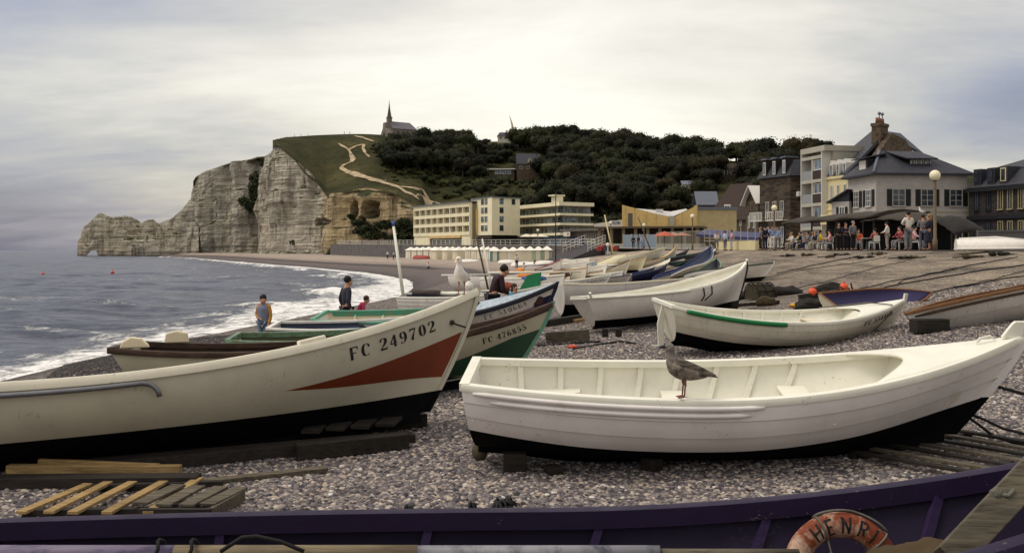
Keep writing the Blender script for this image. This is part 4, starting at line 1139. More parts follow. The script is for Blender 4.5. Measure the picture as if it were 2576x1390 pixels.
for i in range(26):
    t = lerp(.0, .455, i / 25); q = bA.P(t, bA.vz(t, bA.h(t) - .10), -1, .055); pts.append(q)
for dx, dz in ((.06, -.012), (.11, -.04), (.15, -.09), (.165, -.15)): pts.append(pts[25] + V3((dx, 0, dz)))
mb.tube(pts, .027, 10); mb.build('side_tube', STEEL, bA.o)
for sd, t in ((-1, .685), (1, .67), (-1, .16), (1, .10)):
    mb = MB(); p = bA.P(t, 1, sd, -.03); d = (bA.P(t + .02, 1, sd, -.03) - p).normalized()
    mb.beam(p - d * .17 + V3((0, 0, .055)), p + d * .17 + V3((0, 0, .055)), .09, .06, mi=0); mb.build('rowlock_pad', bA.railm, bA.o, bevel=.02)
mb = MB(); p = bA.P(.955, .79, -1, .02); mb.ball(p, .035, 10, 6); mb.tube([p, p + V3((.05, -.015, -.03)), p + V3((.2, .03, -.07))], .012, 6); mb.build('bow_ring', mat('rusty_iron', (58, 44, 36), .8, .3, 12, .4, 40), bA.o)
bA.deck(.84, CREAM2, .04, -.05)

# ---- FC 476855, brown rail, green bow
SB = V3((-6.08, 15.6, -2.34)); FB = V3((.70, 16.4, -2.16))
bB = Boat('fishing_boat', 'cream fishing boat with dark brown rail, green bow and number FC 476855', SB, FB, 1.95, .83, .71, 1.27, .32, -1, G_NEAR, tw=.75, rb=.72, rs=.42, ws=.16, wm=.14, wb=.16, kb=.10, nt=54, hullm=paint('paint_cream_olive', (182, 176, 152), dirt=(130, 124, 98)), railm=BROWN, cat='fishing boat')
bB.pw = 3.0; bB.hull(1, .002); bB.inside(.22, BROWN); bB.rail(.12, .09, out=.045); bB.keel(w=.09, d=.1); bB.stem(TURQ, .06, .04, .06)
bB.patch('green_bow_panel', GREEN, (.62, .994), lambda t: .14 + .0 * t, lambda t: lerp(.16, .66, clamp((t - .62) / .30) ** .8))
bB.patch('white_band', WHITE, (.70, .992), lambda t: lerp(.02, .10, (t - .7) / .292), lambda t: lerp(.06, .145, (t - .7) / .292))
bB.patch('maroon_band', MAROON, (.5, .996), lambda t: .915, lambda t: .985, off=.012)
bB.text('FC 476855', .852, .165, .115, adv=.82, sx=.92)
for sd in (-1, 1):
    mb = MB(); p = bB.P(.035 if sd < 0 else .04, 1, sd * .75, -.02); q = bB.P(.09, 1, sd, -.02)
    mb.prism([(-.22, 0), (-.18, .10), (-.05, .17), (.10, .15), (.2, .05), (.22, 0)] if sd < 0 else [(-.2, 0), (-.17, .16), (0, .2), (.17, .16), (.2, 0)], -.04, .04, 0, Matrix.Translation((p if sd < 0 else bB.P(.085, 1, 1, -.05)) + V3((0.08, 0, .03))) @ Matrix.Rotation(R(90), 4, 'X'))
    mb.build('quarter_knee', paint('paint_cream_knee', (226, 210, 178)), bB.o, bevel=.02)

# ---- pale green rail
bC = Boat('rowing_boat', 'rowing boat with worn pale green rail tucked behind the brown railed boat', (-5.2, 18.6, -2.36), (-.9, 18.9, -2.2), 1.6, .72, .66, .92, .4, 2, G_NEAR, hullm=CREAM, railm=PGREEN, inm=PGREEN, nt=30)
bC.hull(3); bC.inside(.2, paint('paint_olive_inside', (84, 84, 58))); bC.rail(.09, .1, out=.03); bC.keel(); bC.thwart(.5, .48, .3, PGREEN)
# ---- slate boat with black and white rail
bD = Boat('rowing_boat', 'slate grey rowing boat with a black rail edged by a thin white line', (-4.95, 20.7, -2.34), (-.7, 20.9, -2.2), 1.75, .78, .72, 1.05, .4, 2, G_NEAR, hullm=CREAM, railm=DKBLUE, inm=DKBLUE, nt=30)
bD.hull(3); bD.inside(.3, DKBLUE); bD.rail(.10, .05, out=.03, m=WHITE); bD.strip(0, 0, 1, .05, RUBBER, drop=.075, name='rubber_fender'); bD.keel(); bD.thwart(.3, .6, .9, DKBLUE); bD.thwart(.62, .6, .8, DKBLUE)
# ---- teal inside, blue bow FC 510664
SE = V3((-4.35, 22.6, -2.24)); FE = V3((1.05, 22.2, -2.02))
bE = Boat('fishing_boat', 'white fishing boat with teal inner rail, dark blue bow rail and faded number FC 510664', SE, FE, 1.9, .76, .68, 1.28, .36, 5, G_NEAR, tw=.7, rb=.62, rs=.12, ws=.2, wm=.2, wb=.24, nt=44, hullm=WHITE, railm=TURQ, inm=CREAM2, cat='fishing boat')
bE.hull(1, .002); bE.inside(.22); bE.rail(.09, .06, out=.02); bE.keel(); bE.stem(NAVY, .08, .04, .08)
bE.rail(.2, .1, m=paint('paint_bow_blue', (28, 31, 42), dirt=(16, 18, 26), dscale=5), t0=.42, t1=1, name='bow_rail', out=.06, stern=False, drop=.01)
bE.strip(.93, .0, .66, .03, TEAL, sd=(1,), name='teal_inwale')
mb = MB(); rings = []
for i in range(21):
    t = lerp(.03, .62, i / 20); p = bE.P(t, .92, 1, -.05); rings.append([p + V3((0, 0, .07)), p + V3((0, -.03, .07)), p + V3((0, -.03, -.05)), p + V3((0, 0, -.05))])
mb.loft(rings, True, True, 0, False); mb.build('teal_plank', TEAL, bE.o)
bE.patch('lilac_band', LILAC, (.6, .985), lambda t: .58, lambda t: .665)
bE.patch('maroon_band', MAROON, (.6, .985), lambda t: .52, lambda t: .602)
bE.patch('blue_stem_panel', NAVY, (.93, .992), lambda t: .47, lambda t: .80, off=.007)
bE.text('FC 510664', .742, .115, .125, INKF, adv=.86, sx=1.0)
bE.deck(.66, LBLUE, .06, -.02); bE.ribs([.12, .24, .36, .48], w=.06, d=.04, v0=.4)
mb = MB(); p = bE.P(.935, .78, -1, .01); mb.prism([(-.14, -.08), (-.11, .05), (-.05, .08), (.08, .1), (.15, .07), (.12, -.05), (.06, -.08)], -.01, .012, 0, Matrix.Translation(p) @ Matrix.Rotation(R(90), 4, 'X')); mb.build('dark_patch', MAROON, bE.o)

# ---- white clinker boat seen behind the gull
b14 = Boat('rowing_boat', 'white clinker rowing boat with a pale leaning mast stepped at its left end', (-3.15, 28.6, -2.16), (1.2, 28.0, -1.92), 1.7, .86, .80, .98, .45, 3, G_NEAR, tw=.62, hullm=WHITE, nt=36)
b14.hull(5, .014); b14.inside(.2, DKBLUE); b14.rail(.06, .05, WHITE_IN); b14.keel(); b14.thwart(.3, .6); b14.thwart(.6, .62)
mb = MB(); b0 = b14.P(.04, 1, -1, -.3); top = at(988, 556, 28.6); tl = b14.M.inverted() @ top
mb.tube([b0 + V3((0, 0, -.3)), b0.lerp(tl, .93)], [.052, .038], 10); mb.build('mast', paint('paint_mast_white', (226, 222, 204)), b14.o)
mb = MB(); mb.tube([b0.lerp(tl, .93), tl], [.042, .042], 10); mb.build('mast_tip', paint('paint_tip_blue', (64, 84, 150)), b14.o)
mb = MB(); mb.prism([(-.32, 0), (.28, .0), (.34, .48), (-.05, .42)], -.02, .02, 0, Matrix.Translation(b14.P(.86, 1, -1, -.2) + V3((.0, 0, -.05))) @ Matrix.Rotation(R(90), 4, 'X')); mb.build('green_flap', paint('paint_flap_green', (44, 128, 84)), b14.o)
mb = MB(); p = b14.P(.2, 1, 1, -.5); mb.tube([p + V3((-.5, -.3, .12)), p + V3((.3, -.3, .05))], .09, 8); mb.build('rolled_net', mat('net_grey', (86, 76, 72), .9, .4, 12, .8, 40), b14.o)
mb = MB(); mb.tube([p + V3((.3, -.3, .05)), p + V3((1.6, -.2, -.06))], .05, 8); mb.build('spar', WHITE_IN, b14.o)

# ---- the pair of big white boats in the middle
b16 = Boat('rowing_boat', 'grey-white boat behind the big white boat with a dark painter', (1.45, 30.2, -2.02), (6.2, 31.2, -1.75), 1.9, .94, .82, .90, .4, -7, G_NEAR, tw=.8, hullm=GREYW, railm=GREYW, nt=36, ws=.32, wm=.26, wb=.45, rs=.05)
b16.hull(1, .002); b16.inside(.2); b16.rail(.06, .06, CREAM2); b16.keel(d=.1)
b17 = Boat('rowing_boat', 'big white boat with a high bow and dark painter rope down its stem', (1.70, 24.6, -1.98), (6.85, 28.6, -1.62), 1.95, .80, .74, 1.27, .38, -3, G_NEAR, tw=.30, rb=.62, hullm=WHITE, railm=WHITE_IN, nt=44, ws=.20, wm=.16, wb=.22, rs=.42, kb=.1)
b17.hull(1, .002); b17.inside(.2); b17.rail(.09, .08); b17.keel(); b17.stem(up=.1, d=.06)
b17.strip(0, .0, .46, .03, WHITE_IN, drop=.02, name='fender_batten')
mb = MB(); pts = [b17.P(.985, 1, -1, .03) + V3((0, 0, .06))]
for v in (.85, .6, .35, .15, 0): pts.append(b17.P(.995, v, -1, .035) + V3((.03, 0, 0)))
mb.tube(pts, .022, 6)
for t in (.53, .585):
    mb.tube([b17.P(t, 1, -1, .03) + V3((0, .05, .03)), b17.P(t + .005, .93, -1, .03), b17.P(t + .02, .7, -1, .02), b17.P(t + .015 * (1 if t < .55 else -1), .52, -1, .02)], .016, 6)
mb.build('painter_rope', ROPE_D, b17.o)
mb = MB(); p = b17.P(0, 1, 1, 0); mb.beam((-.1, -.55, p.z + .12), (-.02, -.5, p.z - .02), .05, .05); mb.build('rudder_hook', WHITE_IN, b17.o)

# ---- FC 554460
S18 = V3((2.86, 19.2, -1.93)); F18 = V3((7.92, 20.2, -1.96))
b18 = Boat('rowing_boat', 'white boat with a bright green fender strip along its side and number FC 554460', S18, F18, 1.72, .92, .62, .95, .52, 4.5, G_NEAR, tw=.66, rb=.56, rs=.22, ws=.42, wm=.14, wb=.32, kb=.12, ks=.16, nt=48, hullm=paint('paint_ivory_hull', (214, 208, 190), streak=(170, 160, 140)), railm=WHITE_IN)
b18.hull(3, .008); b18.inside(.2); b18.rail(.075, .06); b18.keel(); b18.stem(up=.13, d=.07)
b18.strip(0, .05, .42, .045, BGREEN, sd=(-1,), drop=.03, name='green_fender', ends=.9)
b18.ribs([.1, .17, .24, .32, .40, .48, .56, .64], w=.05, d=.03); b18.thwart(.3, .48, .22); b18.thwart(.5, .44, .22); b18.thwart(.66, .5, .24, CREAM2)
b18.deck(.72, WHITE_IN, .05, -.08); b18.bulk(.80)
b18.text('FC 554460', .80, .10, .115, mat('plain_black_lettering', (14, 14, 15), .7), adv=.84, sx=1.0, wm=1.35, off=.009)
mb = MB(); mb.tube([b18.P(.0, 1, 1, 0) + V3((.1, -1.2, .06)), b18.P(.52, 1, 1, 0) + V3((0, 0, .05)), b18.P(.7, 1, 1, -.1) + V3((0, 0, .05)), b18.P(.86, 1, 1, -.25) + V3((0, 0, .10)), b18.P(.915, 1, -1, .0) + V3((0, 0, .05)), b18.P(.925, .8, -1, .02), b18.P(.91, .4, -1, .02), b18.P(.905, .2, -1, .02)][2:], .013, 6); mb.build('painter_rope', ROPE_G, b18.o)
mb = MB(); mb.prism([(-.02, .1), (-.06, .5), (.02, .86), (.08, .86), (.08, .1), (-.12, .06), (-.16, .1)], -.02, .02, 0, Matrix.Translation((-.02, 0, .0)) @ Matrix.Rotation(R(90), 4, 'X')); mb.build('rudder', WHITE_IN, b18.o)

# ---- dinghy lying on its side, purple inside
b20 = Boat('dinghy', 'small dinghy tipped on its side showing its dark purple inside and wooden rim', (7.75, 24.6, -1.52), (10.6, 25.3, -1.36), 1.25, .46, .42, .5, .45, 21, G_NEAR, tw=.8, rb=.3, hullm=CREAM2, railm=VARN, inm=paint('paint_purple_inside', (56, 50, 88)), nt=26, cat='dinghy', z0=-.17)
b20.hull(1, .002, split=False); b20.inside(.08); b20.rail(.05, .04)
# ---- long white boat with brown rim, right edge
b21 = Boat('rowing_boat', 'long white boat with a brown wooden rim leaning at the right edge of the beach', (12.6, 20.6, -1.15), (7.55, 18.8, -1.80), 1.7, .86, .72, .60, .5, 9, G_NEAR, tw=.7, rb=.35, hullm=GREYW, railm=VARN, inm=VARN, nt=40, ws=.1, wm=.08, wb=.1, botm=GREYW)
b21.hull(2, .01); b21.inside(.2, VARN); b21.rail(.2, .06); b21.strip(0, 0, .98, .03, BROWN, drop=.09); b21.keel()

# ---- the purple boat the photograph is taken over
S0 = V3((-4.5, 5.65, -2.56)); F0 = V3((4.75, 5.95, -2.56))
b0_ = Boat('fishing_boat', 'dark purple fishing boat at the very front holding an orange lifebuoy', S0, F0, 2.0, .72, .755, 1.62, .5, 0, G_NEAR, tw=.85, rb=.7, rs=.1, hullm=PURPLE, railm=PURPLE, inm=PURPLE, nt=50, ws=.2, wm=.2, wb=.3, cat='fishing boat')
b0_.hull(4, .008); b0_.inside(.16); b0_.rail(.13, .13, out=.03, m=paint('paint_purple_rail', (36, 25, 50), fleck=(120, 112, 100), spec=.15, dirt=(120, 108, 104), dscale=11, damt=.2, bump=.25)); b0_.keel()
b0_.ribs([.12, .28, .43, .555, .675, .79], m=paint('paint_purple_rib', (48, 36, 66), spec=.15), w=.06, d=.05, v0=.2)
# ================================================================ buildings
GL = glass('window_glass', (30, 34, 40)); GLB = glass('window_glass_blue', (62, 70, 78))
SLATEROOF = mat('slate_roof', (47, 47, 55), .6, .3, 2.5, .5, 9, dirt=(40, 40, 46), dscale=.8, damt=.4, stretch=(1, 1, 2.5))
BROWNROOF = mat('tile_roof', (60, 44, 38), .8, .35, 2.5, .6, 9, dirt=(38, 30, 26), damt=.4)
LEAD = mat('lead_flashing', (98, 103, 114), .5, .2, 3, .2)
WPAINT = mat('white_joinery', (206, 202, 192), .5, .1, 6, .1)
SHUT = mat('dark_shutter', (20, 22, 26), .6, .2, 8, .2)
DARKIN = mat('dark_interior', (14, 13, 13), .9, .3, 2, 0)  # near-black colour standing in for the shade of open interiors
def masonry(name, c, c2, sc=(1.6, 1.6, 6), bump=.6, mort=.35):
    if name in MATS: return MATS[name]
    m = bpy.data.materials.new(name); g = G(m); v = g.coord('Object', sc)
    col = g.mix(g.ramp(g.vor(v, 1.2, 'Distance'), [(.1, 0), (.7, 1)]), lin(c), lin(c2))
    col = g.mix(g.ramp(g.noise(g.coord('Object'), .5, 5, .6), [(.4, 0), (.75, mort)]), col, lin(tuple(x * .5 for x in c)))
    g.fin(col, .9, .2); g.bump(g.vor(v, 1.2), bump, .04); MATS[name] = m; return m
HOUSEWALL = masonry('grey_painted_brick', (160, 154, 150), (174, 167, 160), (2, 2, 7), .15, .2)
DARKBRICK = masonry('dark_brick', (44, 38, 34), (92, 80, 66), (2, 2, 3.2))
BANDBRICK = masonry('banded_brick', (44, 37, 33), (82, 71, 60), (.8, .8, 2.6))
FLINT = masonry('flint_gable', (62, 52, 44), (98, 84, 68), (2, 2, 2))
CREAMW = mat('cream_render', (206, 192, 148), .85, .12, .6, .2, 6, dirt=(160, 146, 108), dscale=.7, damt=.26)
CREAMH = mat('cream_concrete', (232, 222, 188), .85, .12, .4, .2, 5, dirt=(176, 160, 124), dscale=.4, damt=.26)
GREYC = mat('grey_concrete', (170, 165, 150), .85, .14, .5, .2, 6, dirt=(110, 106, 98), damt=.26)
OCHRE = mat('ochre_cladding', (208, 178, 116), .85, .14, 1.2, .3, 14, dirt=(134, 104, 54), dscale=1.3, damt=.26)
OCHRE2 = mat('ochre_cladding_shut', (176, 158, 116), .85, .14, 1.2, .3, 14)
TIMBERW = mat('half_timber_white', (170, 160, 140), .85, .2, 2, .2)
TIMBERD = wood('dark_timber', (34, 28, 24), (56, 46, 38))
DKWALL = masonry('dark_terrace_wall', (38, 34, 36), (54, 48, 48), (2, 2, 6))  # dark masonry of the terrace at the right edge

class Bld:
    """local frame: x along the front from A to B (photo left to right), y into the building, z up from base"""
    def __init__(s, name, label, A, B, z, cat='house', group=None):
        A, B = V3((A[0], A[1], z)), V3((B[0], B[1], z)); d = B - A; s.W = d.length
        s.o = thing(name, label, cat, A, (0, 0, math.atan2(d.y, d.x)), group); s.z = z
    def part(s, mb, name, m, parent=None, **k): return mb.build(name, m, parent or s.o, **k)
    def walls(s, outline, h, m, name='wall', z0=0):
        mb = MB(); mb.prism(outline, z0, h); return s.part(mb, name, m)
    def window(s, x, z, w, h, side='front', D=0, m=None, gl=None, bars=(1, 1), shut=None, sill=True, fw=.08, proud=.05, off=0):
        """window standing in the wall; side: 'front' (y = off) or 'left'/'right' with x read as depth"""
        def T(u, dpt, zz):
            if side == 'front': return V3((u, off - dpt, zz))
            if side == 'left': return V3((off - dpt, u, zz))
            return V3((off + dpt, u, zz))
        def bx(mb, u0, u1, d0, d1, z0, z1):
            P = [T(u, d, zz) for zz in (z0, z1) for u, d in ((u0, d0), (u1, d0), (u1, d1), (u0, d1))]
            mb.add(P, [(0, 1, 2, 3), (7, 6, 5, 4), (0, 4, 5, 1), (1, 5, 6, 2), (2, 6, 7, 3), (3, 7, 4, 0)])
        mb = MB()
        bx(mb, x - w/2 - fw, x - w/2, .003, proud, z, z + h); bx(mb, x + w/2, x + w/2 + fw, .003, proud, z, z + h)
        bx(mb, x - w/2 - fw, x + w/2 + fw, .003, proud, z + h, z + h + fw); bx(mb, x - w/2 - fw, x + w/2 + fw, .003, proud + (.08 if sill else 0), z - fw, z)
        for i in range(1, bars[0] + 1):
            u = x - w/2 + w * i / (bars[0] + 1); bx(mb, u - .028, u + .028, .012, proud * .7, z, z + h)
        for i in range(1, bars[1] + 1):
            u = z + h * i / (bars[1] + 1); bx(mb, x - w/2, x + w/2, .012, proud * .55, u - .02, u + .02)
        fr = mb.build('window', m or WPAINT, s.o)
        mb = MB(); bx(mb, x - w/2, x + w/2, .004, .010, z, z + h); mb.build('pane', gl or GL, fr)
        if shut:
            for sg in (-1, 1):
                mb = MB(); c = x + sg * (w/2 + fw + shut / 2 + .02); bx(mb, c - shut/2, c + shut/2, .004, .06, z - .03, z + h + .03)
                for k in range(7):
                    zz = z + h * (k + .5) / 7; bx(mb, c - shut*.4, c + shut*.4, .06, .075, zz - h*.03, zz + h*.03)
                mb.build('shutter', SHUT, s.o)
        return fr
    def hip(s, x0, x1, y0, y1, z, zr, inset, m, over=.35, name='roof', inset2=None):
        mb = MB(); x0 -= over; x1 += over; y0 -= over; y1 += over; ym = (y0 + y1) / 2; i2 = inset if inset2 is None else inset2
        P = [(x0, y0, z), (x1, y0, z), (x1, y1, z), (x0, y1, z), (x0 + inset, ym, zr), (x1 - i2, ym, zr)]
        mb.add(P + [(p[0], p[1], p[2] - .16) for p in P[:4]], [(0, 1, 5, 4), (1, 2, 5), (2, 3, 4, 5), (3, 0, 4), (6, 9, 8, 7), (0, 6, 7, 1), (1, 7, 8, 2), (2, 8, 9, 3), (3, 9, 6, 0)])
        return s.part(mb, name, m)
    def gablex(s, x0, x1, y0, y1, z, zr, m, over=.3, th=.15, name='roof', ym=None):
        """ridge along x"""
        mb = MB(); ym = (y0 + y1) / 2 if ym is None else ym
        for yo in (y0 - over, y1 + over):
            k = (zr - z) / abs(ym - (y0 if yo < ym else y1)); ze = z - k * over
            P = [(x0 - over, yo, ze), (x1 + over, yo, ze), (x1 + over, ym, zr), (x0 - over, ym, zr)]
            mb.add(P + [(p[0], p[1], p[2] + th) for p in P], [(3, 2, 1, 0), (4, 5, 6, 7), (0, 1, 5, 4), (1, 2, 6, 5), (2, 3, 7, 6), (3, 0, 4, 7)])
        return s.part(mb, name, m)
    def chimney(s, x, y, z0, z1, w, d, m, pots=2, parent=None):
        mb = MB(); mb.bx(x - w/2, x + w/2, y - d/2, y + d/2, z0, z1 - .3); mb.bx(x - w/2 - .08, x + w/2 + .08, y - d/2 - .08, y + d/2 + .08, z1 - .298, z1)
        c = mb.build('chimney', m, parent or s.o)
        mb = MB()
        for k in range(pots):
            px_ = x - w/2 + w * (k + .5) / pots; mb.tube([(px_, y, z1 + .002), (px_, y, z1 + .55)], [.15, .11], 8)
        if pots: mb.build('chimney_pots', mat('clay_pot', (120, 84, 62), .8), c)
def xw(q, Y): return ((q - 1288) / FOC * Y, Y)
def zy(y, Y): return (628 - y) / FOC * Y

# ---- seaside hotel: low wing, tower, curved balcony wing
zb = 1.5
h1 = Bld('hotel', 'long four-storey cream hotel wing with rows of recessed bays below the cliff end', xw(1040, 365), xw(1181, 325), zb, 'hotel')
W_ = h1.W
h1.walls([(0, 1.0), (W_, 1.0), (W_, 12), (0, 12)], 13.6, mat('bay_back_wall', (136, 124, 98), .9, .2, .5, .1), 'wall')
mb = MB()
for k in range(4): mb.bx(0, W_, 0, 1.002, 3.35 + 3.1 * k, 4.45 + 3.1 * k if k < 3 else 14.1)
h1.part(mb, 'floor_band', CREAMH)
mb = MB()
for i in range(10):
    x = .25 + (W_ - .5) * i / 9; mb.bx(x - .22, x + .22, .05, 1.004, 4.45, 12.66)
h1.part(mb, 'bay_divider', CREAMH)
for k in range(3):
    for i in range(9):
        x = .25 + (W_ - .5) * (i + .62) / 9; f = h1.window(x, 4.55 + 3.1 * k, W_ / 9 * .46, 1.85, off=1.0, bars=(0, 0), sill=False, m=CREAMH, gl=GL if (i * 7 + k * 3) % 5 else GLB)
mb = MB(); mb.bx(-.5, W_ + .3, -.5, 12.4, 14.102, 14.45); h1.part(mb, 'roof', LEAD)
mb = MB(); mb.bx(W_ * .3, W_ * .86, -.3, 1.0, 2.45, 3.34); h1.part(mb, 'striped_awning', mat('awning_cream', (206, 176, 120), .8, .2, 1, .1))
for i in range(6): h1.window(W_ * (.33 + .1 * i), .2, W_ * .07, 2.1, off=1.0, bars=(1, 0), sill=False, m=SHUT)
mb = MB(); mb.bx(0, W_ * .3, .3, 1.003, 0, 3.34); mb.bx(W_ * .86, W_, .3, 1.003, 0, 3.34); h1.part(mb, 'ground_wall', CREAMH)

t1 = Bld('hotel_tower', 'tall square cream tower block in the middle of the seaside hotel', xw(1238, 316), xw(1308, 325), zb, 'hotel')
c0 = t1.o.location; A = V3((xw(1186, 330)[0], 330, 0)) - V3((c0.x, c0.y, 0)); A.rotate(Matrix.Rotation(-t1.o.rotation_euler.z, 3, 'Z'))
W_ = t1.W; Hh = 15.1
t1.walls([(0, 0), (W_, 0), (W_ + A.x, A.y), (A.x, A.y)], Hh, CREAMH, z0=3.2)
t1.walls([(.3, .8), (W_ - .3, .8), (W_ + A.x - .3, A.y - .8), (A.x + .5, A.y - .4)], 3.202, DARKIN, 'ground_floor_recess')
mb = MB(); mb.prism([(-.3, -.4), (W_ + .3, -.4), (W_ + A.x, A.y + .3), (A.x - .4, A.y)], Hh + .002, Hh + .38); t1.part(mb, 'roof', mat('tower_cap', (96, 104, 104), .7))
for k in range(4):
    zz = 4.6 + 2.85 * k
    t1.window(W_ * .33, zz, 1.25 * W_ / 9, 1.75, m=GREYC, bars=(0, 0), gl=GL if k % 2 == 0 else GLB)
    if k != 1 and k != 2: pass
    t1.window(W_ * .76, zz, 1.15 * W_ / 9, 1.75, m=GREYC, bars=(0, 0)) if k == 3 else None
t1b = Bld('hotel_stair_block', 'hotel block face with paired windows beside an ochre brick strip', xw(1185.5, 330.3), xw(1237.6, 315.9), zb, 'hotel')
W_ = t1b.W
t1b.walls([(0, 0), (W_, 0), (W_ - .3, .5), (.3, .5)], Hh - .01, CREAMH, z0=3.21)
mb = MB(); mb.bx(.1, W_ * .34, -.5, -.003, .3, Hh - 3.3); t1b.part(mb, 'ochre_brick_strip', OCHRE)
for k in range(4):
    for dx in (-.5, .5): t1b.window(W_ * .64 + dx * W_ * .17, 4.6 + 2.85 * k, W_ * .13, 1.75, m=GREYC, bars=(1, 0), gl=GLB if (k + int(dx > 0)) % 3 else GL)
t1b.window(W_ * .2, 13.2, W_ * .12, 1.7, m=GREYC, bars=(0, 0))
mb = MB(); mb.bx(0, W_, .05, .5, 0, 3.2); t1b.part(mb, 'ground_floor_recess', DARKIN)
mb = MB(); mb.bx(-.2, W_ * .99, -.25, -.01, 2.2, 2.9); t1b.part(mb, 'fascia', mat('brown_fascia', (70, 52, 42), .8))

def balcony_wing(name, label, A, B, zs, top, wd, wr_=9):
    b = Bld(name, label, A, B, zb, 'hotel'); W_ = b.W
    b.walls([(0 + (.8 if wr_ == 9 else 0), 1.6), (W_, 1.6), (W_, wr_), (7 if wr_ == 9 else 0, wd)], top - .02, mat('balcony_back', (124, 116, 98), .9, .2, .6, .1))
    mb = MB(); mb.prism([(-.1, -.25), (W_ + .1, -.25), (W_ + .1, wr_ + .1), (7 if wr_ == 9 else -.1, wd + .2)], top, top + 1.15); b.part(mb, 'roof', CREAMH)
    for k, z in enumerate(zs):
        mb = MB(); mb.bx(0, W_, 0, 1.598, z, z + .75); sl_ = b.part(mb, 'balcony', CREAMH)
        mb = MB(); mb.bx(0, W_, .03, .07, z + 1.3, z + 1.36)
        for i in range(15): mb.bx(W_ * i / 14 - .02 + (.02 if i == 0 else 0), W_ * i / 14 + .02, .03, .07, z + .75, z + 1.3)
        mb.build('balcony_rail', mat('rail_green_grey', (96, 116, 110), .6), sl_)
        n = max(4, int(W_ / 2.6))
        for i in range(n):
            b.window(W_ * (i + .5) / n, z + .78, W_ / n * .74, 1.75, off=1.6, bars=(1, 0), sill=False, gl=GL if (i * 5 + k) % 4 < 2 else GLB, m=GREYC)
    return b
wl = balcony_wing('hotel_wing', 'balconied hotel wing receding left from the bend beside the tower', xw(1277, 346), xw(1408, 311), (3.05, 6.2, 9.25), 12.3, 9, 1.7)
wr = balcony_wing('hotel_wing', 'balconied hotel wing facing the sea right of the bend', xw(1408.6, 310.9), xw(1493, 318), (3.1, 6.2, 9.25), 12.3, 9)
mb = MB(); W_ = wr.W; mb.bx(W_ * .02, W_ * .2, 2, 5, 13.46, 15.4); mb.bx(-W_ * .06, W_ * .25, 1.8, 5.2, 15.402, 15.8); wr.part(mb, 'roof_cabin', CREAMH)
for b in (wl, wr):
    mb = MB(); mb.bx(.2, b.W - .2, 1.2, 1.59, 0, 3.0); b.part(mb, 'ground_glazing', GLB)

# ---- low flat-roofed building and terrace in front of the casino
lo = Bld('beach_pavilion', 'long low grey building with flat roof between the hotel and the casino', xw(1418, 232), xw(1566, 212), .6, 'building')
W_ = lo.W
lo.walls([(0, .4), (W_, .4), (W_, 8), (0, 8)], 3.6, mat('pavilion_grey', (104, 98, 88), .9, .2, .6, .2))
mb = MB(); mb.bx(-.6, W_ + .4, -.8, 8.3, 3.602, 4.2); lo.part(mb, 'roof', mat('grey_felt_roof', (98, 92, 84), .9, .2, .6, .2))
mb = MB(); mb.bx(W_ * .06, W_ * .36, -.1, .39, .2, 2.3); lo.part(mb, 'blue_panel', mat('panel_navy', (34, 36, 62), .7))
mb = MB()
for i in range(16): x = W_ * (.4 + .58 * i / 15); mb.bx(x - .06, x + .06, .1, .395, 0, 3.3)
lo.part(mb, 'mullions', GREYC)
sg = MB(); sg.bx(W_ * .06, W_ * .18, -.97, -.9, 2.5, 3.5); s1 = tag(sg.build('first_aid_sign', WPAINT, None), 'white sign with a red cross on the low grey building', 'sign'); s1.matrix_world = lo.o.matrix_basis.copy(); s1.location = lo.o.location; s1.rotation_euler = lo.o.rotation_euler
mb = MB(); x = W_ * .145; mb.bx(x - .12, x + .12, -.99, -.972, 2.65, 3.35); mb.bx(x - .35, x + .35, -.992, -.974, 2.88, 3.12); mb.build('red_cross', RED, s1)
lo2 = Bld('garden_wall', 'grey retaining wall stepping up to the right of the hotel wing', xw(1494, 300), xw(1570, 255), .6, 'wall')
lo2.walls([(0, 0), (lo2.W, 0), (lo2.W, 3), (0, 3)], 7.2, GREYC)

cs = Bld('casino', 'ochre casino block with a butterfly roofline dipping to a grey central pillar', xw(1565, 202), xw(1755, 200), 4.4, 'casino')
W_ = cs.W; zt = zy(515, 202) - 4.4; zd = zy(546, 200) - 4.4; xm = W_ * .66
for (x0, x1, za, zb_) in ((0, xm - .5, zt, zd), (xm + .5, W_, zd, zt - .1)):
    mb = MB(); mb.prism([(x0, 0), (x1, 0), (x1, zb_), (x0, za)], 0, .5, 0, Matrix.Rotation(R(90), 4, 'X') @ Matrix.Translation((0, 0, -.5))); cs.part(mb, 'clad_wall', OCHRE)
mb = MB()
for x in (.5, 2.3, 4.6, 6.6, 9.0 * W_ / 15, W_ * .78, W_ - .4):
    za = lerp(zt, zd, x / (xm - .5)) if x < xm else lerp(zd, zt, (x - xm) / (W_ - xm)); mb.bx(x - .16, x + .16, -.14, -.003, 0, za - .03)
cs.part(mb, 'pilaster', OCHRE)
cs.walls([(.01, .51), (W_ - .01, .51), (W_ - .01, 14), (.01, 14)], zd - .1, OCHRE2, 'rear_wall')
mb = MB(); mb.bx(xm - .49, xm + .49, -.5, .6, -1.2, zd + .25); cs.part(mb, 'grey_pillar', GREYC)
mb = MB(); mb.add([(2, .6, zt - .75), (xm, .6, zd + .1), (W_ - 2, .6, zt - 1.0), (W_ - 2, 9, zt - .5), (xm, 9, zd + 1.5), (2, 9, zt - .3)], [(0, 1, 4, 5), (1, 2, 3, 4)]); mb.bx(W_*.45, W_*.55, 3, 4, zd, zt - .8); cs.part(mb, 'roof', mat('pale_roof', (190, 186, 180), .7), solid=.15)
mb = MB(); mb.bx(1.2, 2.1, -.06, -.002, .2, 3.0); cs.part(mb, 'door', mat('door_grey', (92, 88, 80), .7))
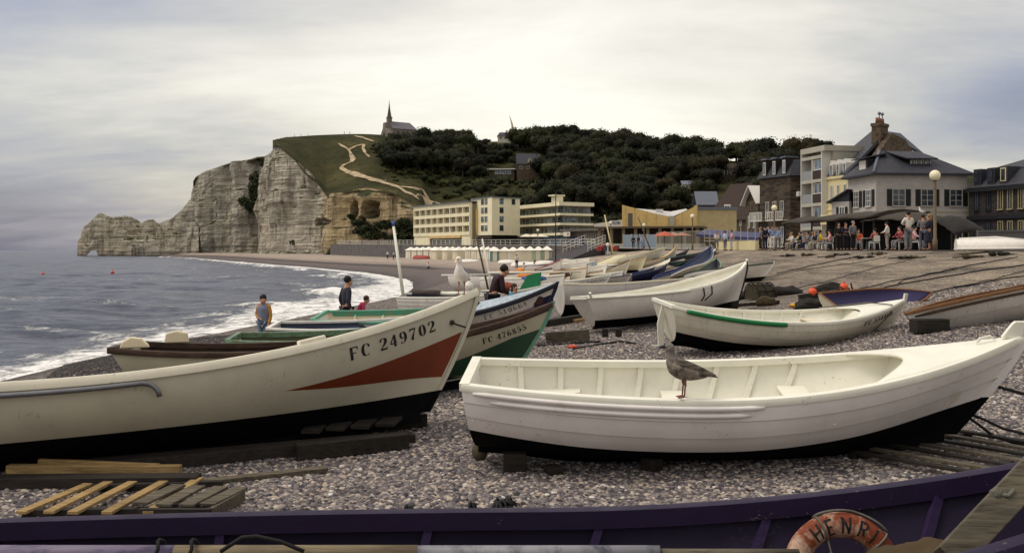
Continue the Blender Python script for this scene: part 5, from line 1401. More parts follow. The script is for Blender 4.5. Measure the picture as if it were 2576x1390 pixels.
mb = MB(); mb.prism([(W_ + .02, .2), (W_ + 7.8, 1.6), (W_ + 7.6, 12), (W_ + .02, 12)], -2.2, zy(527, 200) - 4.4); cs.part(mb, 'side_hall', OCHRE2)
mb = MB(); mb.prism([(W_ + .02, 0), (W_ + 8.1, 1.4), (W_ + 7.8, 12.3), (W_ + .02, 12.3)], zy(527, 200) - 4.398, zy(523, 200) - 4.2); cs.part(mb, 'side_roof', LEAD)
sg = MB(); sg.bx(0, 2.1, 0, .08, 0, .95); s1 = tag(sg.build('casino_sign', WPAINT, None), 'small white and blue CASINO sign on the roof left of the ochre block', 'sign')
p = at(1536, 566, 205); s1.location = p
mb = MB(); letter_faces(mb, 'CASINO', lambda u, w: V3((.14 + u, -.012, .22 + w)), .5, .63, 1.5); mb.build('lettering', mat('sign_blue', (40, 52, 130), .6), s1)

tr = Bld('terrace_building', 'low arcaded terrace with flat brown roof in front of the ochre casino', xw(1500, 196), xw(1762, 190), 1.2, 'building')
W_ = tr.W
mb = MB(); mb.bx(-.4, W_ + .3, -.6, 9, 3.0, 3.35); tr.part(mb, 'roof', mat('brown_roof_edge', (92, 78, 60), .85))
mb = MB(); mb.bx(.5, W_ - .2, 5, 8.8, 0, 2.99); tr.part(mb, 'back_wall', mat('terrace_back', (64, 54, 44), .9, .3, .7, .1))
for i in range(9):
    mb = MB(); x = W_ * (.03 + .94 * i / 8); mb.bx(x - .28, x + .28, .1, .7, 0, 2.995); tr.part(mb, 'column', mat('column_brown', (124, 110, 86), .85))
tr.walls([(-.2, -.2), (W_, -.2), (W_, 8.9), (-.2, 8.9)], -.003, GREYC, 'plinth', -1.3)

wb = Bld('windbreak', 'pale blue glazed windbreak screen on the terrace edge', xw(1568, 168), xw(1651, 165), .35, 'windbreak')
mb = MB(); mb.bx(0, wb.W, 0, .06, 0, 2.2); wb.part(mb, 'glazing', mat('pale_blue_panel', (134, 146, 156), .4))
mb = MB()
for i in range(5): x = wb.W * i / 4; mb.bx(x - .05, x + .05, -.04, .1, -.3, 2.3)
wb.part(mb, 'frame', GREYC)

# ---- hillside villas
def villa(name, label, q0, q1, yb, ye, yr, Y0, wall, roof, depth=7, gable=False, wins=3, sink=6, cat='house'):
    Y = hill_at((q0 + q1) / 2, yb).y - 16
    b = Bld(name, label, xw(q0, Y), xw(q1, Y), zy(yb, Y), cat); W_ = b.W; he, hr = zy(ye, Y) - b.z, zy(yr, Y) - b.z
    b.walls([(0, 0), (W_, 0), (W_, depth), (0, depth)], he, wall, z0=-sink)
    if gable: b.gablex(0, W_, 0, depth, he, hr, roof)
    else: b.hip(0, W_, 0, depth, he, hr, W_ * .12, roof)
    for i in range(wins): b.window(W_ * (i + .6) / (wins + .2), he * .45, W_ * .11, he * .3, bars=(0, 0))
    return b
v = villa('villa', 'stone villa with tall slate roof and gable dormer standing among the hillside trees', 1300, 1357, 436, 411, 385, 452, FLINT, SLATEROOF, 9, True)
W_ = v.W; Yv = v.o.location.y; he = zy(411, Yv) - v.z
mb = MB(); mb.prism([(-1, 0), (1, 0), (1, 1.6), (0, 2.8), (-1, 1.6)], 0, 3, 0, Matrix.Translation((W_ * .58, 2.6, he + .2)) @ Matrix.Rotation(R(90), 4, 'X')); v.part(mb, 'dormer', TIMBERW)
v.chimney(W_ * .9, 4.5, he + 3.2, he + 5.2, .9, .9, DARKBRICK, 1)
Yv = hill_at(1262, 440).y - 12; v = Bld('pavilion', 'flat white-roofed glazed pavilion left of the stone villa', xw(1226, Yv), xw(1296, Yv - 2), zy(440, Yv), 'house'); W_ = v.W
v.walls([(.8, .8), (W_ - .5, .8), (W_ - .5, 7), (.8, 7)], 2.6, DARKBRICK, z0=-4); mb = MB(); mb.bx(0, W_, -.3, 8, 2.602, 3.1); v.part(mb, 'roof', WPAINT)
for i in range(3): v.window(W_ * (.35 + .2 * i), .4, W_ * .17, 1.9, bars=(1, 0), off=.8, gl=GLB)
v = villa('villa', 'cream villa with grey roof on the skyline under the leaning monument', 1252, 1304, 354, 342, 331, 600, CREAM, SLATEROOF, 8, False, 4)
v = villa('villa', 'dark half-timbered mansion high in the woods near the right', 1812, 1868, 441, 425, 412, 430, BANDBRICK, BROWNROOF, 9, True, 4)
mb = MB(); W_ = v.W
for k in range(7): mb.bx(W_ * k / 6.5 + .1, W_ * k / 6.5 + .35, -.06, -.003, .2, 2.6)
v.part(mb, 'timbering', TIMBERW)
v = villa('villa', 'small pale villa with blue-grey roof low in the woods', 1717, 1756, 478, 464, 454, 340, CREAMW, LEAD, 6, True, 2)
v = villa('villa', 'small slate roof peeping out of the dark woods left of the pale villa', 1645, 1664, 474, 470, 460, 350, FLINT, LEAD, 5, True, 1)

# ---- chapel on the cliff
Yc = 598; ch = Bld('chapel', 'grey stone chapel with a pointed steeple alone on the clifftop', xw(974, Yc - 4), xw(1050, Yc + 6), zy(343, Yc) - 1.0, 'chapel')
CH = masonry('chapel_stone', (96, 88, 82), (134, 124, 114), (.8, .8, 2)); CHR = mat('chapel_slate', (104, 100, 106), .7, .25, .7, .3, 3)
W_ = ch.W; hn = 5.2
ch.walls([(3.4, 0), (W_ - 3.2, 0), (W_ - .4, 2.4), (W_ - .4, 6.2), (W_ - 3.2, 8.6), (3.4, 8.6)], hn, CH, 'nave_wall', -1)
mb = MB(); e = W_; mb.add([(3.2, -.4, hn - .2), (W_ - 3.0, -.4, hn - .2), (e, 2.2, hn - .2), (e, 6.4, hn - .2), (W_ - 3.0, 9, hn - .2), (3.2, 9, hn - .2), (3.2, 4.3, hn + 4.2), (W_ - 4.2, 4.3, hn + 4.0)], [(0, 1, 7, 6), (1, 2, 7), (2, 3, 7), (3, 4, 7), (4, 5, 6, 7), (0, 6, 5)]); ch.part(mb, 'roof', CHR)
mb = MB(); mb.prism([(-4.8, 0), (4.8, 0), (4.8, 2.4), (2.0, 5.5), (1.4, 8.6), (-1.4, 8.6), (-2.0, 5.5), (-4.8, 2.4)], 0, 3.3, 0, Matrix.Translation((0, 4.3, -.2)) @ Matrix.Rotation(R(90), 4, 'Z') @ Matrix.Rotation(R(90), 4, 'X')); ch.part(mb, 'west_gable', CH)
mb = MB(); mb.bx(1.9, 4.3, 3.1, 5.5, 6, 11.0); mb.bx(1.7, 4.5, 2.9, 5.7, 11.002, 11.4); ch.part(mb, 'belfry', CH)
mb = MB(); mb.lathe([(1.5, 11.4), (1.15, 12.6), (.5, 16.5), (.12, 19.6), (.04, 21.2)], 8, (3.1, 4.3, 0), 0, False); ch.part(mb, 'steeple', mat('steeple_slate', (84, 76, 66), .7, .2, 1))
for i in range(4):
    f = ch.window(6.4 + 3.1 * i, 1.6, 1.0, 2.2, bars=(0, 0), m=CH); mb = MB(); x = 4.9 + 3.1 * i; mb.bx(x - .35, x + .35, -.9, -.003, -1, 3.6); ch.part(mb, 'buttress', CH)
mb = MB(); mb.prism([(-.9, 0), (.9, 0), (.9, 2.2), (0, 3.2), (-.9, 2.2)], 0, .1, 0, Matrix.Translation((-.11, 4.3, 0)) @ Matrix.Rotation(R(90), 4, 'Z') @ Matrix.Rotation(R(90), 4, 'X')); ch.part(mb, 'door', DARKIN)
ch.o.scale = (1.08, 1.08, 1.1)
# leaning monument spike
Ym = 606; mo = thing('monument', 'tall pale curved monument spike leaning left on the skyline', 'monument', at(1291, 336, Ym))
mb = MB(); a = V3((0, 0, -2)); b = at(1281, 290, Ym) - at(1291, 336, Ym); pts = [a.lerp(b, k / 10) + V3((.7 * math.sin(PI * k / 10), 0, 0)) for k in range(11)]
mb.tube(pts, [1.25 * (1 - k / 10.4) + .06 for k in range(11)], 8); mb.build('spike', mat('monument_concrete', (206, 190, 146), .8, .1, .3, .1), mo)
mb = MB(); mb.bx(-2.2, 2.2, -2, 2, -4, -1.2); mb.build('base', GREYC, mo)

# ---- the row of houses along the promenade, right to left
# grey house with dark shutters
a, c = xw(2204, 82), xw(2433, 82.8)
H = Bld('shuttered_house', 'grey two-storey house with black shutters, hipped slate roof and large dormer', a, c, -.1, 'house')
W_ = H.W; he = 6.42; dp = 2.8
H.walls([(0, 0), (W_, 0), (W_, dp + 2.5), (0, dp + 2.5)], he, HOUSEWALL)
H.hip(0, W_, 0, dp + 2.5, he, zy(379, 84.6) + .1, 2.0, SLATEROOF, .45, inset2=3.3)
mb = MB(); zr = zy(379, 84.6) + .1
mb.tube([(-.4, -.4, he + .03), (1.55, 2.62, zr + .03)], .13, 6); H.part(mb, 'hip_flashing', LEAD)
mb = MB(); mb.bx(3.3, 5.2, .9, 2.4, he + .35, he + 1.35); dm = H.part(mb, 'dormer', SHUT)
mb = MB(); mb.add([(2.9, .4, he + 1.30), (5.6, .4, he + 1.30), (5.0, 2.55, zr - .02), (2.0, 2.55, zr - .02)], [(0, 1, 2, 3)]); mb.build('dormer_roof', SLATEROOF, dm, solid=.1)
for i in range(4):
    mb = MB(); x = 3.42 + i * .46; mb.bx(x, x + .38, .82, .895, he + .45, he + 1.2); f = mb.build('dormer_window', WPAINT, dm)
    mb = MB(); mb.bx(x + .06, x + .17, .80, .817, he + .5, he + 1.15); mb.bx(x + .21, x + .32, .80, .817, he + .5, he + 1.15); mb.build('pane', GL, f)
mb = MB(); mb.bx(.9, 2.2, 5.6, 6.4, he, he + .01); 
mb = MB(); mb.bx(.1, 1.6, 1.7, 3.5, he + .15, he + 1.35); dm = H.part(mb, 'dormer', SHUT)
mb = MB(); mb.add([(-.35, 1.3, he + 1.42), (-.35, 3.9, he + 1.42), (1.9, 3.7, zr - .2), (1.9, 1.6, zr - .2)], [(3, 2, 1, 0)]); mb.build('dormer_roof', SLATEROOF, dm, solid=.1)
mb = MB(); mb.bx(.03, .095, 2.0, 3.2, he + .3, he + 1.25); mb.build('dormer_window', WPAINT, dm)
for z, h in ((3.75, 1.32), (1.05, 1.55)):
    for x in (1.95, 4.42, 6.92): H.window(x, z, 1.0, h, shut=.42, bars=(1, 2), m=mat('frame_dull_white', (164, 160, 150), .6))
    for y_, w in ((1.3, .85), (3.6, .85)): H.window(y_, z, w, h, side='left', shut=.5, bars=(2, 2))
mb = MB(); mb.bx(-.05, W_ + .05, -.05, -.003, 3.25, 3.4); H.part(mb, 'string_course', GREYC)
mb = MB(); mb.bx(-.03, W_ + .03, -.06, -.004, 0, .85); H.part(mb, 'plinth', CREAMW)
# low wing
H2 = Bld('side_wing', 'small grey lean-to wing with one shuttered window and brown awning left of the shuttered house', xw(2092, 87.6), xw(2136, 86.2), -.1, 'house')
W_ = H2.W; H2.walls([(0, 0), (W_, 0), (W_, 4), (0, 4)], 4.3, HOUSEWALL)
mb = MB(); mb.add([(-.35, -.35, 4.28), (W_ + .02, -.35, 5.35), (W_ + .02, 4, 5.35), (-.35, 4, 4.28)], [(0, 1, 2, 3)]); mb.add([(0, 0, 4.29), (W_, 0, 4.29), (W_, 0, 5.3)], [(0, 1, 2)]); H2.part(mb, 'roof', SLATEROOF, solid=.12)
H2.window(W_ * .6, 2.85, .42, .95, shut=.24, bars=(1, 0))
mb = MB(); mb.prism([(-.1, 0), (-1.0, -.95), (-1.0, -1.15), (-.1, -1.1)], .2 * 0 + .1, W_ - .1, 0, Matrix.Translation((0, 0, 2.7)) @ Matrix.Rotation(R(90), 4, 'Z') @ Matrix.Rotation(R(90), 4, 'X')); H2.part(mb, 'awning', mat('brown_awning', (58, 40, 34), .9, .2, 3, .2))
# tall house with dark flint gable and chimney
Yg = 98; G1 = Bld('gable_house', 'tall house with dark flint gable, long slate roof and a big chimney stack', xw(2200, 94), xw(2330, 104), -.1, 'house')
W_ = G1.W; hr = zy(337, 98) + .1; he = zy(432, 96)
mb = MB(); mb.prism([(-.2, 0), (W_ + 3, 0), (W_ + 3, he - 1.0), (W_ * .50 + .9, hr - .35), (W_ * .32, hr), (-.2, he + 1)], 0, .5, 0, Matrix.Translation((0, .5, 0)) @ Matrix.Rotation(R(90), 4, 'X')); G1.part(mb, 'gable_wall', FLINT)
# seaward roof slope seen left of the gable
zl = zy(440, 100); 
mb = MB(); P = [at(2070, 432, 108), at(2192, 330, 105), at(2218, 341, 97), at(2128, 437, 95)]
cinv = G1.o.matrix_basis.inverted() if False else (Matrix.Translation(G1.o.location) @ Euler(G1.o.rotation_euler).to_matrix().to_4x4()).inverted()
mb.add([cinv @ p for p in (P[3], P[2], P[1], P[0])], [(0, 1, 2, 3)]); G1.part(mb, 'roof', SLATEROOF, solid=.25)
mb = MB(); P = [at(2218, 341, 97), at(2192, 330, 105), at(2262, 340, 112), at(2322, 392, 106)]; mb.add([cinv @ p for p in P], [(0, 1, 2, 3)]); G1.part(mb, 'rear_roof', SLATEROOF, solid=.25)
p = cinv @ at(2221, 350, 97.4); q = cinv @ at(2221, 311, 97.4)
G1.chimney(p.x, p.y + .3, p.z - 1.6, q.z, 1.85, .9, FLINT, 5)
mb = MB(); p = cinv @ at(2212, 300, 97.4)
for k in range(2):
    x = p.x + k * .75; mb.tube([(x, p.y, q.z + .5), (x, p.y, q.z + .95)], .05, 6); mb.ball((x, p.y, q.z + 1.0), .17, 8, 6)
G1.part(mb, 'cowl', STEEL)
# cream house with four white dormers
C1 = Bld('cream_house', 'narrow cream house with four white dormers in a row', xw(2068, 101), xw(2134, 96.5), -.1, 'house')
W_ = C1.W; he = zy(440, 99); C1.walls([(0, 0), (W_, 0), (W_, 7), (0, 7)], he, CREAMW)
mb = MB(); mb.add([(-.1, -.15, he), (W_ + .1, -.15, he), (W_ + .1, 1.3, he + 1.6), (-.1, 1.3, he + 1.6), (W_ + .1, 7, he + 1.6), (-.1, 7, he + 1.6)], [(0, 1, 2, 3), (3, 2, 4, 5)]); C1.part(mb, 'roof', SLATEROOF)
for i in range(4):
    x = W_ * (i + .5) / 4 + .05; mb = MB(); mb.prism([(-.26, -.1), (.26, -.1), (.26, 1.15), (0, 1.55), (-.26, 1.15)], 0, 1.2, 0, Matrix.Translation((x, 1.1, he)) @ Matrix.Rotation(R(90), 4, 'X')); dm = C1.part(mb, 'dormer', WPAINT)
    mb = MB(); mb.bx(x - .15, x + .15, -.12, -.104, he + .1, he + 1.05); mb.build('pane', GLB, dm)
    for z, h in ((he - 2.6, 1.6),): C1.window(x, z, .36, h, bars=(1, 1), gl=GLB)
mb = MB(); mb.bx(-.06, W_ + .06, -.14, -.003, he - .3, he - .05); mb.bx(-.03, W_ + .03, -.09, -.004, he - 3.4, he - 3.2); C1.part(mb, 'cornice', CREAMW)
mb = MB(); mb.bx(W_ * .25, W_ * .98, -.9, -.005, 2.6, 3.6); C1.part(mb, 'balcony', CREAMW)
for x in (.3, .75): C1.window(W_ * x, .2, .5, 1.9, bars=(1, 0))
# modern block with balconies
M1 = Bld('balcony_block', 'modern pale grey flats with deep square balconies stacked four high', xw(2016, 104), xw(2066, 100), -.1, 'house')
W_ = M1.W; ht = zy(385, 102) + .1
M1.walls([(0, 1.0), (W_ + .6, 1.0), (W_ + .6, 9), (0, 9)], ht - .003, GREYC)
nf = 4; fh = (ht - .4) / nf
for k in range(nf):
    z = k * fh; mb = MB(); mb.bx(0, W_, 0, .998, z + fh - .28, z + fh + .05); M1.part(mb, 'floor_slab', GREYC)
    mb = MB(); mb.bx(.1, W_ * .52, .03, .12, z + .06, z + 1.0); M1.part(mb, 'balcony_panel', mat('balcony_pale', (140, 142, 142), .7))
    mb = MB(); mb.bx(W_ * .55, W_ - .1, .03, .12, z + .06, z + .95); M1.part(mb, 'brown_panel', mat('panel_brown', (58, 44, 38), .8))
    M1.window(W_ * .77, z + 1.05, W_ * .36, fh - 1.5, off=.2, bars=(1, 0), gl=GLB); M1.window(W_ * .28, z + .9, W_ * .4, fh - 1.4, off=1.0, bars=(1, 0))
mb = MB(); mb.bx(-.12, -.002, -.02, 1.0, 0, ht); mb.bx(W_ + .002, W_ + .12, -.02, .998, 0, ht); mb.bx(W_ * .52, W_ * .55, .02, .99, 0, ht - .45); M1.part(mb, 'party_wall', WPAINT)
mb = MB(); mb.bx(-.12, W_ + .7, -.05, 9.1, ht, ht + .55); M1.part(mb, 'parapet', GREYC)
# slim cream strip house
N1 = Bld('slim_house', 'very slim cream house squeezed left of the modern balcony flats', xw(2003, 108), xw(2016, 106), -.1, 'house')
N1.walls([(0, .3), (N1.W, .3), (N1.W, 6), (0, 6)], zy(492, 107), CREAMW); mb = MB(); mb.bx(-.15, N1.W, -.3, 6, zy(492, 107) + .002, zy(487, 107) + .3); N1.part(mb, 'cornice', WPAINT)
for z in (1.2, 3.2): N1.window(N1.W * .5, z, .25, 1.2, bars=(0, 0), off=.3)
# dark brick mansard house
D1 = Bld('brick_house', 'dark brick house with mansard roof, dormers and white balconies behind the globe lamp', xw(1911, 112), xw(1988, 107), -.1, 'house')
W_ = D1.W; he = zy(446, 109.5) + .1; D1.walls([(0, 0), (W_, 0), (W_ + 2.2, 4), (W_ + 2.2, 9), (0, 9)], he, BANDBRICK)
zt = zy(404, 110); mb = MB(); mb.loft([[(-.25, -.25, he), (W_ + .2, -.25, he), (W_ + 2.5, 4, he), (W_ + 2.5, 9, he), (-.25, 9, he)], [(.5, .7, zt), (W_ - .1, .7, zt), (W_ + 2.0, 4.4, zt), (W_ + 2.0, 9, zt), (.5, 9, zt)]], True, True, 0, False); D1.part(mb, 'roof', SLATEROOF)
for x in (.2, .52, .84):
    xx = W_ * x; mb = MB(); mb.bx(xx - .34, xx + .34, -.15, 1.4, he + .2, he + 2.0); dm = D1.part(mb, 'dormer', TIMBERD)
    mb = MB(); mb.bx(xx - .24, xx + .24, -.19, -.153, he + .3, he + 1.75); f = mb.build('dormer_window', WPAINT, dm); mb = MB(); mb.bx(xx - .17, xx - .03, -.21, -.193, he + .4, he + 1.65); mb.bx(xx + .03, xx + .17, -.21, -.193, he + .4, he + 1.65); mb.build('pane', GLB, f)
    mb = MB(); mb.bx(xx - .45, xx + .45, -.3, 1.4, he + 2.003, he + 2.15); mb.build('dormer_cap', LEAD, dm)
for k, z in enumerate((.9, 3.7, 6.2)):
    if z + 1.9 > he: continue
    for x in (.26, .5, .74): D1.window(W_ * x, z, .5, 1.65, bars=(1, 1), gl=GLB if k == 0 else GL, m=WPAINT if k == 0 else GREYC)
for z in (.35, 3.25):
    for x0, x1 in ((-.12, .28), (.42, .95)):
        mb = MB(); mb.bx(W_ * x0, W_ * x1, -.85, -.004, z, z + .12); mb.bx(W_ * x0, W_ * x1, -.88, -.80, z + .95, z + 1.02)
        n = 9
        for i in range(n): x = lerp(W_ * x0, W_ * x1, i / (n - 1)); mb.bx(x - .05, x + .05, -.87, -.81, z + .12, z + .95)
        D1.part(mb, 'balcony', WPAINT)
D1.chimney(W_ * .6, 5, zt, zt + 1.0, .8, .6, DARKBRICK, 2)
# white-gabled half timber house
T1 = Bld('half_timber_house', 'small half-timbered house with a white-edged steep gable', xw(1876, 118), xw(1908, 114), -.1, 'house')
W_ = T1.W; he = zy(505, 116) + .1; hr = zy(473, 116) + .1; T1.walls([(0, 0), (W_, 0), (W_, 6), (0, 6)], he, DARKBRICK)
mb = MB(); mb.prism([(0, he), (W_, he), (W_ / 2, hr)], 0, .3, 0, Matrix.Translation((0, .3, 0)) @ Matrix.Rotation(R(90), 4, 'X')); T1.part(mb, 'gable', TIMBERD)
mb = MB()
for sg_ in (0, 1):
    x0 = -.5 if sg_ == 0 else W_ + .5; P = [(x0, -.5, he - .5), (W_ / 2, -.5, hr + .2), (W_ / 2, 6, hr + .2), (x0, 6, he - .5)]; mb.add(P, [(0, 1, 2, 3) if sg_ else (3, 2, 1, 0)])
T1.part(mb, 'roof', WPAINT, solid=.14)
for z in (.5, 2.7): 
    for x in (.28, .7): T1.window(W_ * x, z, .38, 1.3, bars=(1, 0))
# brown steep roof
R1 = Bld('brown_roof_house', 'old house with a huge steep brown tiled roof and one small dormer', xw(1780, 236), xw(1878, 228), -.1, 'house')
W_ = R1.W; he = zy(545, 232); hr = zy(460, 234); R1.walls([(0, 0), (W_, 0), (W_, 9), (0, 9)], he, DARKBRICK)
R1.hip(0, W_, 0, 9, he - .6, hr, 4.0, BROWNROOF, .5, inset2=2)
p = W_ * .45; mb = MB(); mb.bx(p - .8, p + .8, .9, 3.4, he + 1.2, he + 3.0); dm = R1.part(mb, 'dormer', WPAINT); mb = MB(); mb.bx(p - .6, p - .08, .85, .897, he + 1.4, he + 2.7); mb.bx(p + .08, p + .6, .85, .897, he + 1.4, he + 2.7); mb.build('pane', GL, dm)
for x in (.35, .6, .85): R1.window(W_ * x, he - 2.0, .5, 1.1, bars=(1, 0))
R2 = Bld('slate_gable_house', 'house end with blue slate gable rising left of the brown tiled roof', xw(1754, 262), xw(1806, 262), -.1, 'house')
R2.walls([(0, 0), (R2.W, 0), (R2.W, 6), (0, 6)], zy(512, 262), DARKBRICK); R2.gablex(0, R2.W, 0, 6, zy(512, 262), zy(480, 262), LEAD)
# dark building at the right edge
E1 = Bld('dark_mansard_house', 'dark slate and brick terrace at the right edge with pale window frames', xw(2437, 82), xw(2640, 74), -.1, 'house')
W_ = E1.W; he = zy(470, 80) + .1; E1.walls([(0, 0), (W_, 0), (W_, 9), (0, 9)], he, DKWALL)
zt = zy(432, 80) + .3; mb = MB(); mb.loft([[(-.1, -.2, he), (W_ + .2, -.2, he), (W_ + .2, 9, he), (-.1, 9, he)], [(.4, 1.2, zt), (W_, 1.2, zt), (W_, 8, zt), (.4, 8, zt)]], True, True, 0, False); E1.part(mb, 'roof', SLATEROOF)
E1.hip(.8, W_, 1.4, 7.8, zt + .02, zt + 1.2, 2.0, SLATEROOF, .3, 'upper_roof')
for x in (1.0, 2.5, 3.85):
    mb = MB(); mb.bx(x - .4, x + .4, -.05, 1.3, he + .2, he + 1.5); dm = E1.part(mb, 'dormer', SLATEROOF)
    mb = MB(); mb.bx(x - .28, x + .28, -.09, -.053, he + .35, he + 1.4); f = mb.build('dormer_window', CREAMW if x > 3 else SHUT, dm); mb = MB(); mb.bx(x - .2, x + .2, -.11, -.093, he + .42, he + 1.32); mb.build('pane', GL, f)
for z, h in ((3.3, 1.65), (.6, 1.7)):
    for x in (.9, 2.2, 3.5, 4.5, 5.6): E1.window(x, z, .42, h, bars=(1, 0), m=mat('frame_dull_cream', (150, 140, 104), .7) if x > 3 else SHUT, fw=.08)
mb = MB(); mb.bx(-.1, W_, -.3, -.003, he - .35, he - .05); mb.bx(-.05, W_, -.2, -.004, 2.55, 2.85); E1.part(mb, 'cornice', SHUT)
E1.chimney(2.6, 5, zt + 1.0, zt + 1.9, .7, .6, DARKBRICK, 2)
# ================================================================ boats farther up the beach
G_MID = 'small boats drawn up farther along the beach'
def mboat(label, s, b, tops, beam, hull, rail, inm=None, bot=None, roll=0, name='rowing_boat', strakes=1, wl=(.12, .12, .2), detail=True, split=True, rw=.07, tm=.4, rb=.6, thw=True, tw=.66, lap=.004, two=None):
    """s = (x, y) photo pixel of the stern's foot, b = (x, Y) bow column and distance, tops = photo rows of the rim at stern, middle, bow"""
    S = on_beach(s[0], s[1]) if len(s) == 2 else at(*s)
    Yb = b[1]; F = V3(((b[0] - 1288) / FOC * Yb, Yb, 0)); F.z = ground(F.x, Yb) if len(b) == 2 else (628 - b[2]) / FOC * Yb
    hs = max(.35, (628 - tops[0]) / FOC * S.y - S.z); hb = max(.45, (628 - tops[2]) / FOC * Yb - F.z)
    M_ = (S + F) / 2; hm = max(.3, min((628 - tops[1]) / FOC * M_.y - M_.z, 1.0))
    q = Boat(name, label, S, F, beam, hs, hm, hb, tm, roll, G_MID, tw=tw, rb=rb, hullm=hull, railm=rail, inm=inm or WHITE_IN, botm=bot, nt=22, ws=wl[0], wm=wl[1], wb=wl[2], kb=.08)
    q.hull(strakes, lap, split=split); q.inside(.16); q.rail(rw, .06, out=.02); 
    if detail: q.keel(); q.stem(up=.05)
    if thw: q.thwart(.35, q.h(.35) * .62, .22); q.thwart(.6, q.h(.6) * .62, .22)
    return q
PCREAM = paint('paint_pale_cream', (214, 202, 164)); DKGREY = paint('paint_dark_grey', (64, 64, 70)); TAN = paint('paint_tan', (188, 150, 98))
b22 = mboat('white boat with a green rim drawn up behind the big white bow', (1742, 716), (1948, 41.5), (690, 676, 660), 1.7, WHITE, DGREEN, DKGREY, roll=-2)
b23 = mboat('white boat with a blue and white striped rim and high bow by the promenade bank', (1668, 712), (1806, 55.5), (694, 668, 616), 1.9, CREAM, BLUE, DKBLUE, roll=-13)
b23.rail(.05, .07, WHITE, name='white_stripe', out=.035, drop=.09, stern=False)
b24 = mboat('dark green hulled boat just below the blue striped boat', (1700, 728), (1814, 50.5), (706, 690, 648), 1.8, DGREEN, PGREEN, DKGREY, roll=-13, bot=DGREEN)
b25 = mboat('dark navy boat with a square cut bow beside the striped boat', (1562, 722), (1684, 55), (706, 690, 664), 1.8, NAVY, DKBLUE, DKBLUE, bot=BLACK, roll=-13)
b26 = mboat('dark teal boat with pale rim in the row below the lamp', (1640, 672), (1766, 72), (664, 654, 634), 1.8, DKGREY, SLATE, DKBLUE, bot=DKGREY, roll=-9)
b27 = mboat('dark grey boat with blunt rim left of the teal boat', (1640, 664), (1736, 80), (655, 645, 626), 1.8, DKGREY, DKBLUE, DKGREY, bot=BLACK, roll=-9)
b28 = mboat('white boat with a varnished tan rim pointing at the casino', (1592, 684), (1712, 74), (670, 655, 616), 1.9, CREAM2, TAN, CREAM2, roll=-9)
b29 = mboat('plain cream boat with upswept bow left of the tan rimmed boat', (1566, 676), (1672, 78), (655, 645, 622), 1.9, CREAM, PCREAM, CREAM2, roll=-9)
b31 = mboat('cream clinker boat with brown rim lines and small blue flag', (1476, 716), (1583, 60), (698, 688, 652), 1.7, CREAM2, VARN, CREAM2, strakes=4, lap=.015, roll=-9)
b32 = mboat('white boat with purple bow flash and number FC 249546', (1392, 744), (1532, 44.5), (720, 712, 690), 1.7, WHITE, WHITE_IN, CREAM2, roll=-9)
b32.patch('purple_flash', NAVY, (.74, .985), lambda t: .30, lambda t: .32 + .2 * clamp((t - .74) / .245)); b32.text('FC 249546', .70, .12, .13, INKF, adv=.8, sx=1.1)
b33 = mboat('slate blue rimmed boat with its bow beside the navy boat', (1502, 724), (1584, 52), (714, 706, 690), 1.6, GREYW, DKBLUE, DKBLUE, roll=-9)
b34 = mboat('white boat bow tucked behind the purple flash boat', (1490, 716), (1562, 54), (700, 696, 682), 1.5, WHITE, WHITE_IN, roll=-9)
b35 = mboat('long white boat carrying bright orange floats amid the middle cluster', (1232, 748), (1420, 38), (702, 700, 690), 1.6, WHITE, WHITE_IN, CREAM2)
b36 = mboat('white boat with a dark rail lying far across the middle cluster', (1150, 735), (1392, 42), (690, 684, 674), 1.6, WHITE, DKGREY, CREAM2)
b37 = mboat('grey boat with a long red rim curving up to its bow', (1290, 700), (1412, 62), (690, 682, 652), 1.5, GREYW, RED, CREAM2)
b38 = mboat('small white boat behind the red rimmed one', (1385, 690), (1476, 68), (668, 664, 656), 1.5, WHITE, WHITE_IN)
b39 = mboat('blue and white dinghy next to the ramp foot', (1440, 680), (1500, 74), (668, 664, 656), 1.4, LBLUE, WHITE_IN, name='dinghy')
b40 = mboat('white sailing dinghy with tall dark mast near the ramp', (1398, 676), (1450, 76), (664, 662, 656), 1.5, WHITE, WHITE_IN, name='dinghy')
mb = MB(); p = b40.M.inverted() @ at(1398, 668, 70); q = b40.M.inverted() @ at(1398, 484, 70); mb.tube([p, q], [.045, .03], 6); mb.build('mast', mat('dark_mast', (28, 32, 28), .6), b40.o)
for o_, spots, r in ((b35, ((.50, .62), (.56, .62), (.62, .6)), .22), (b36, ((.75, .6),), .2)):
    for t_, z_ in spots:
        mb = MB(); mb.ball(o_.P(t_, 1, 1, -.5) + V3((0, -.3, .1)), (r * 1.3, r, r * .8), 10, 7, 0, .1, t_); tag(mb.build('net_float', paint('float_orange', (206, 124, 44)), o_.o))
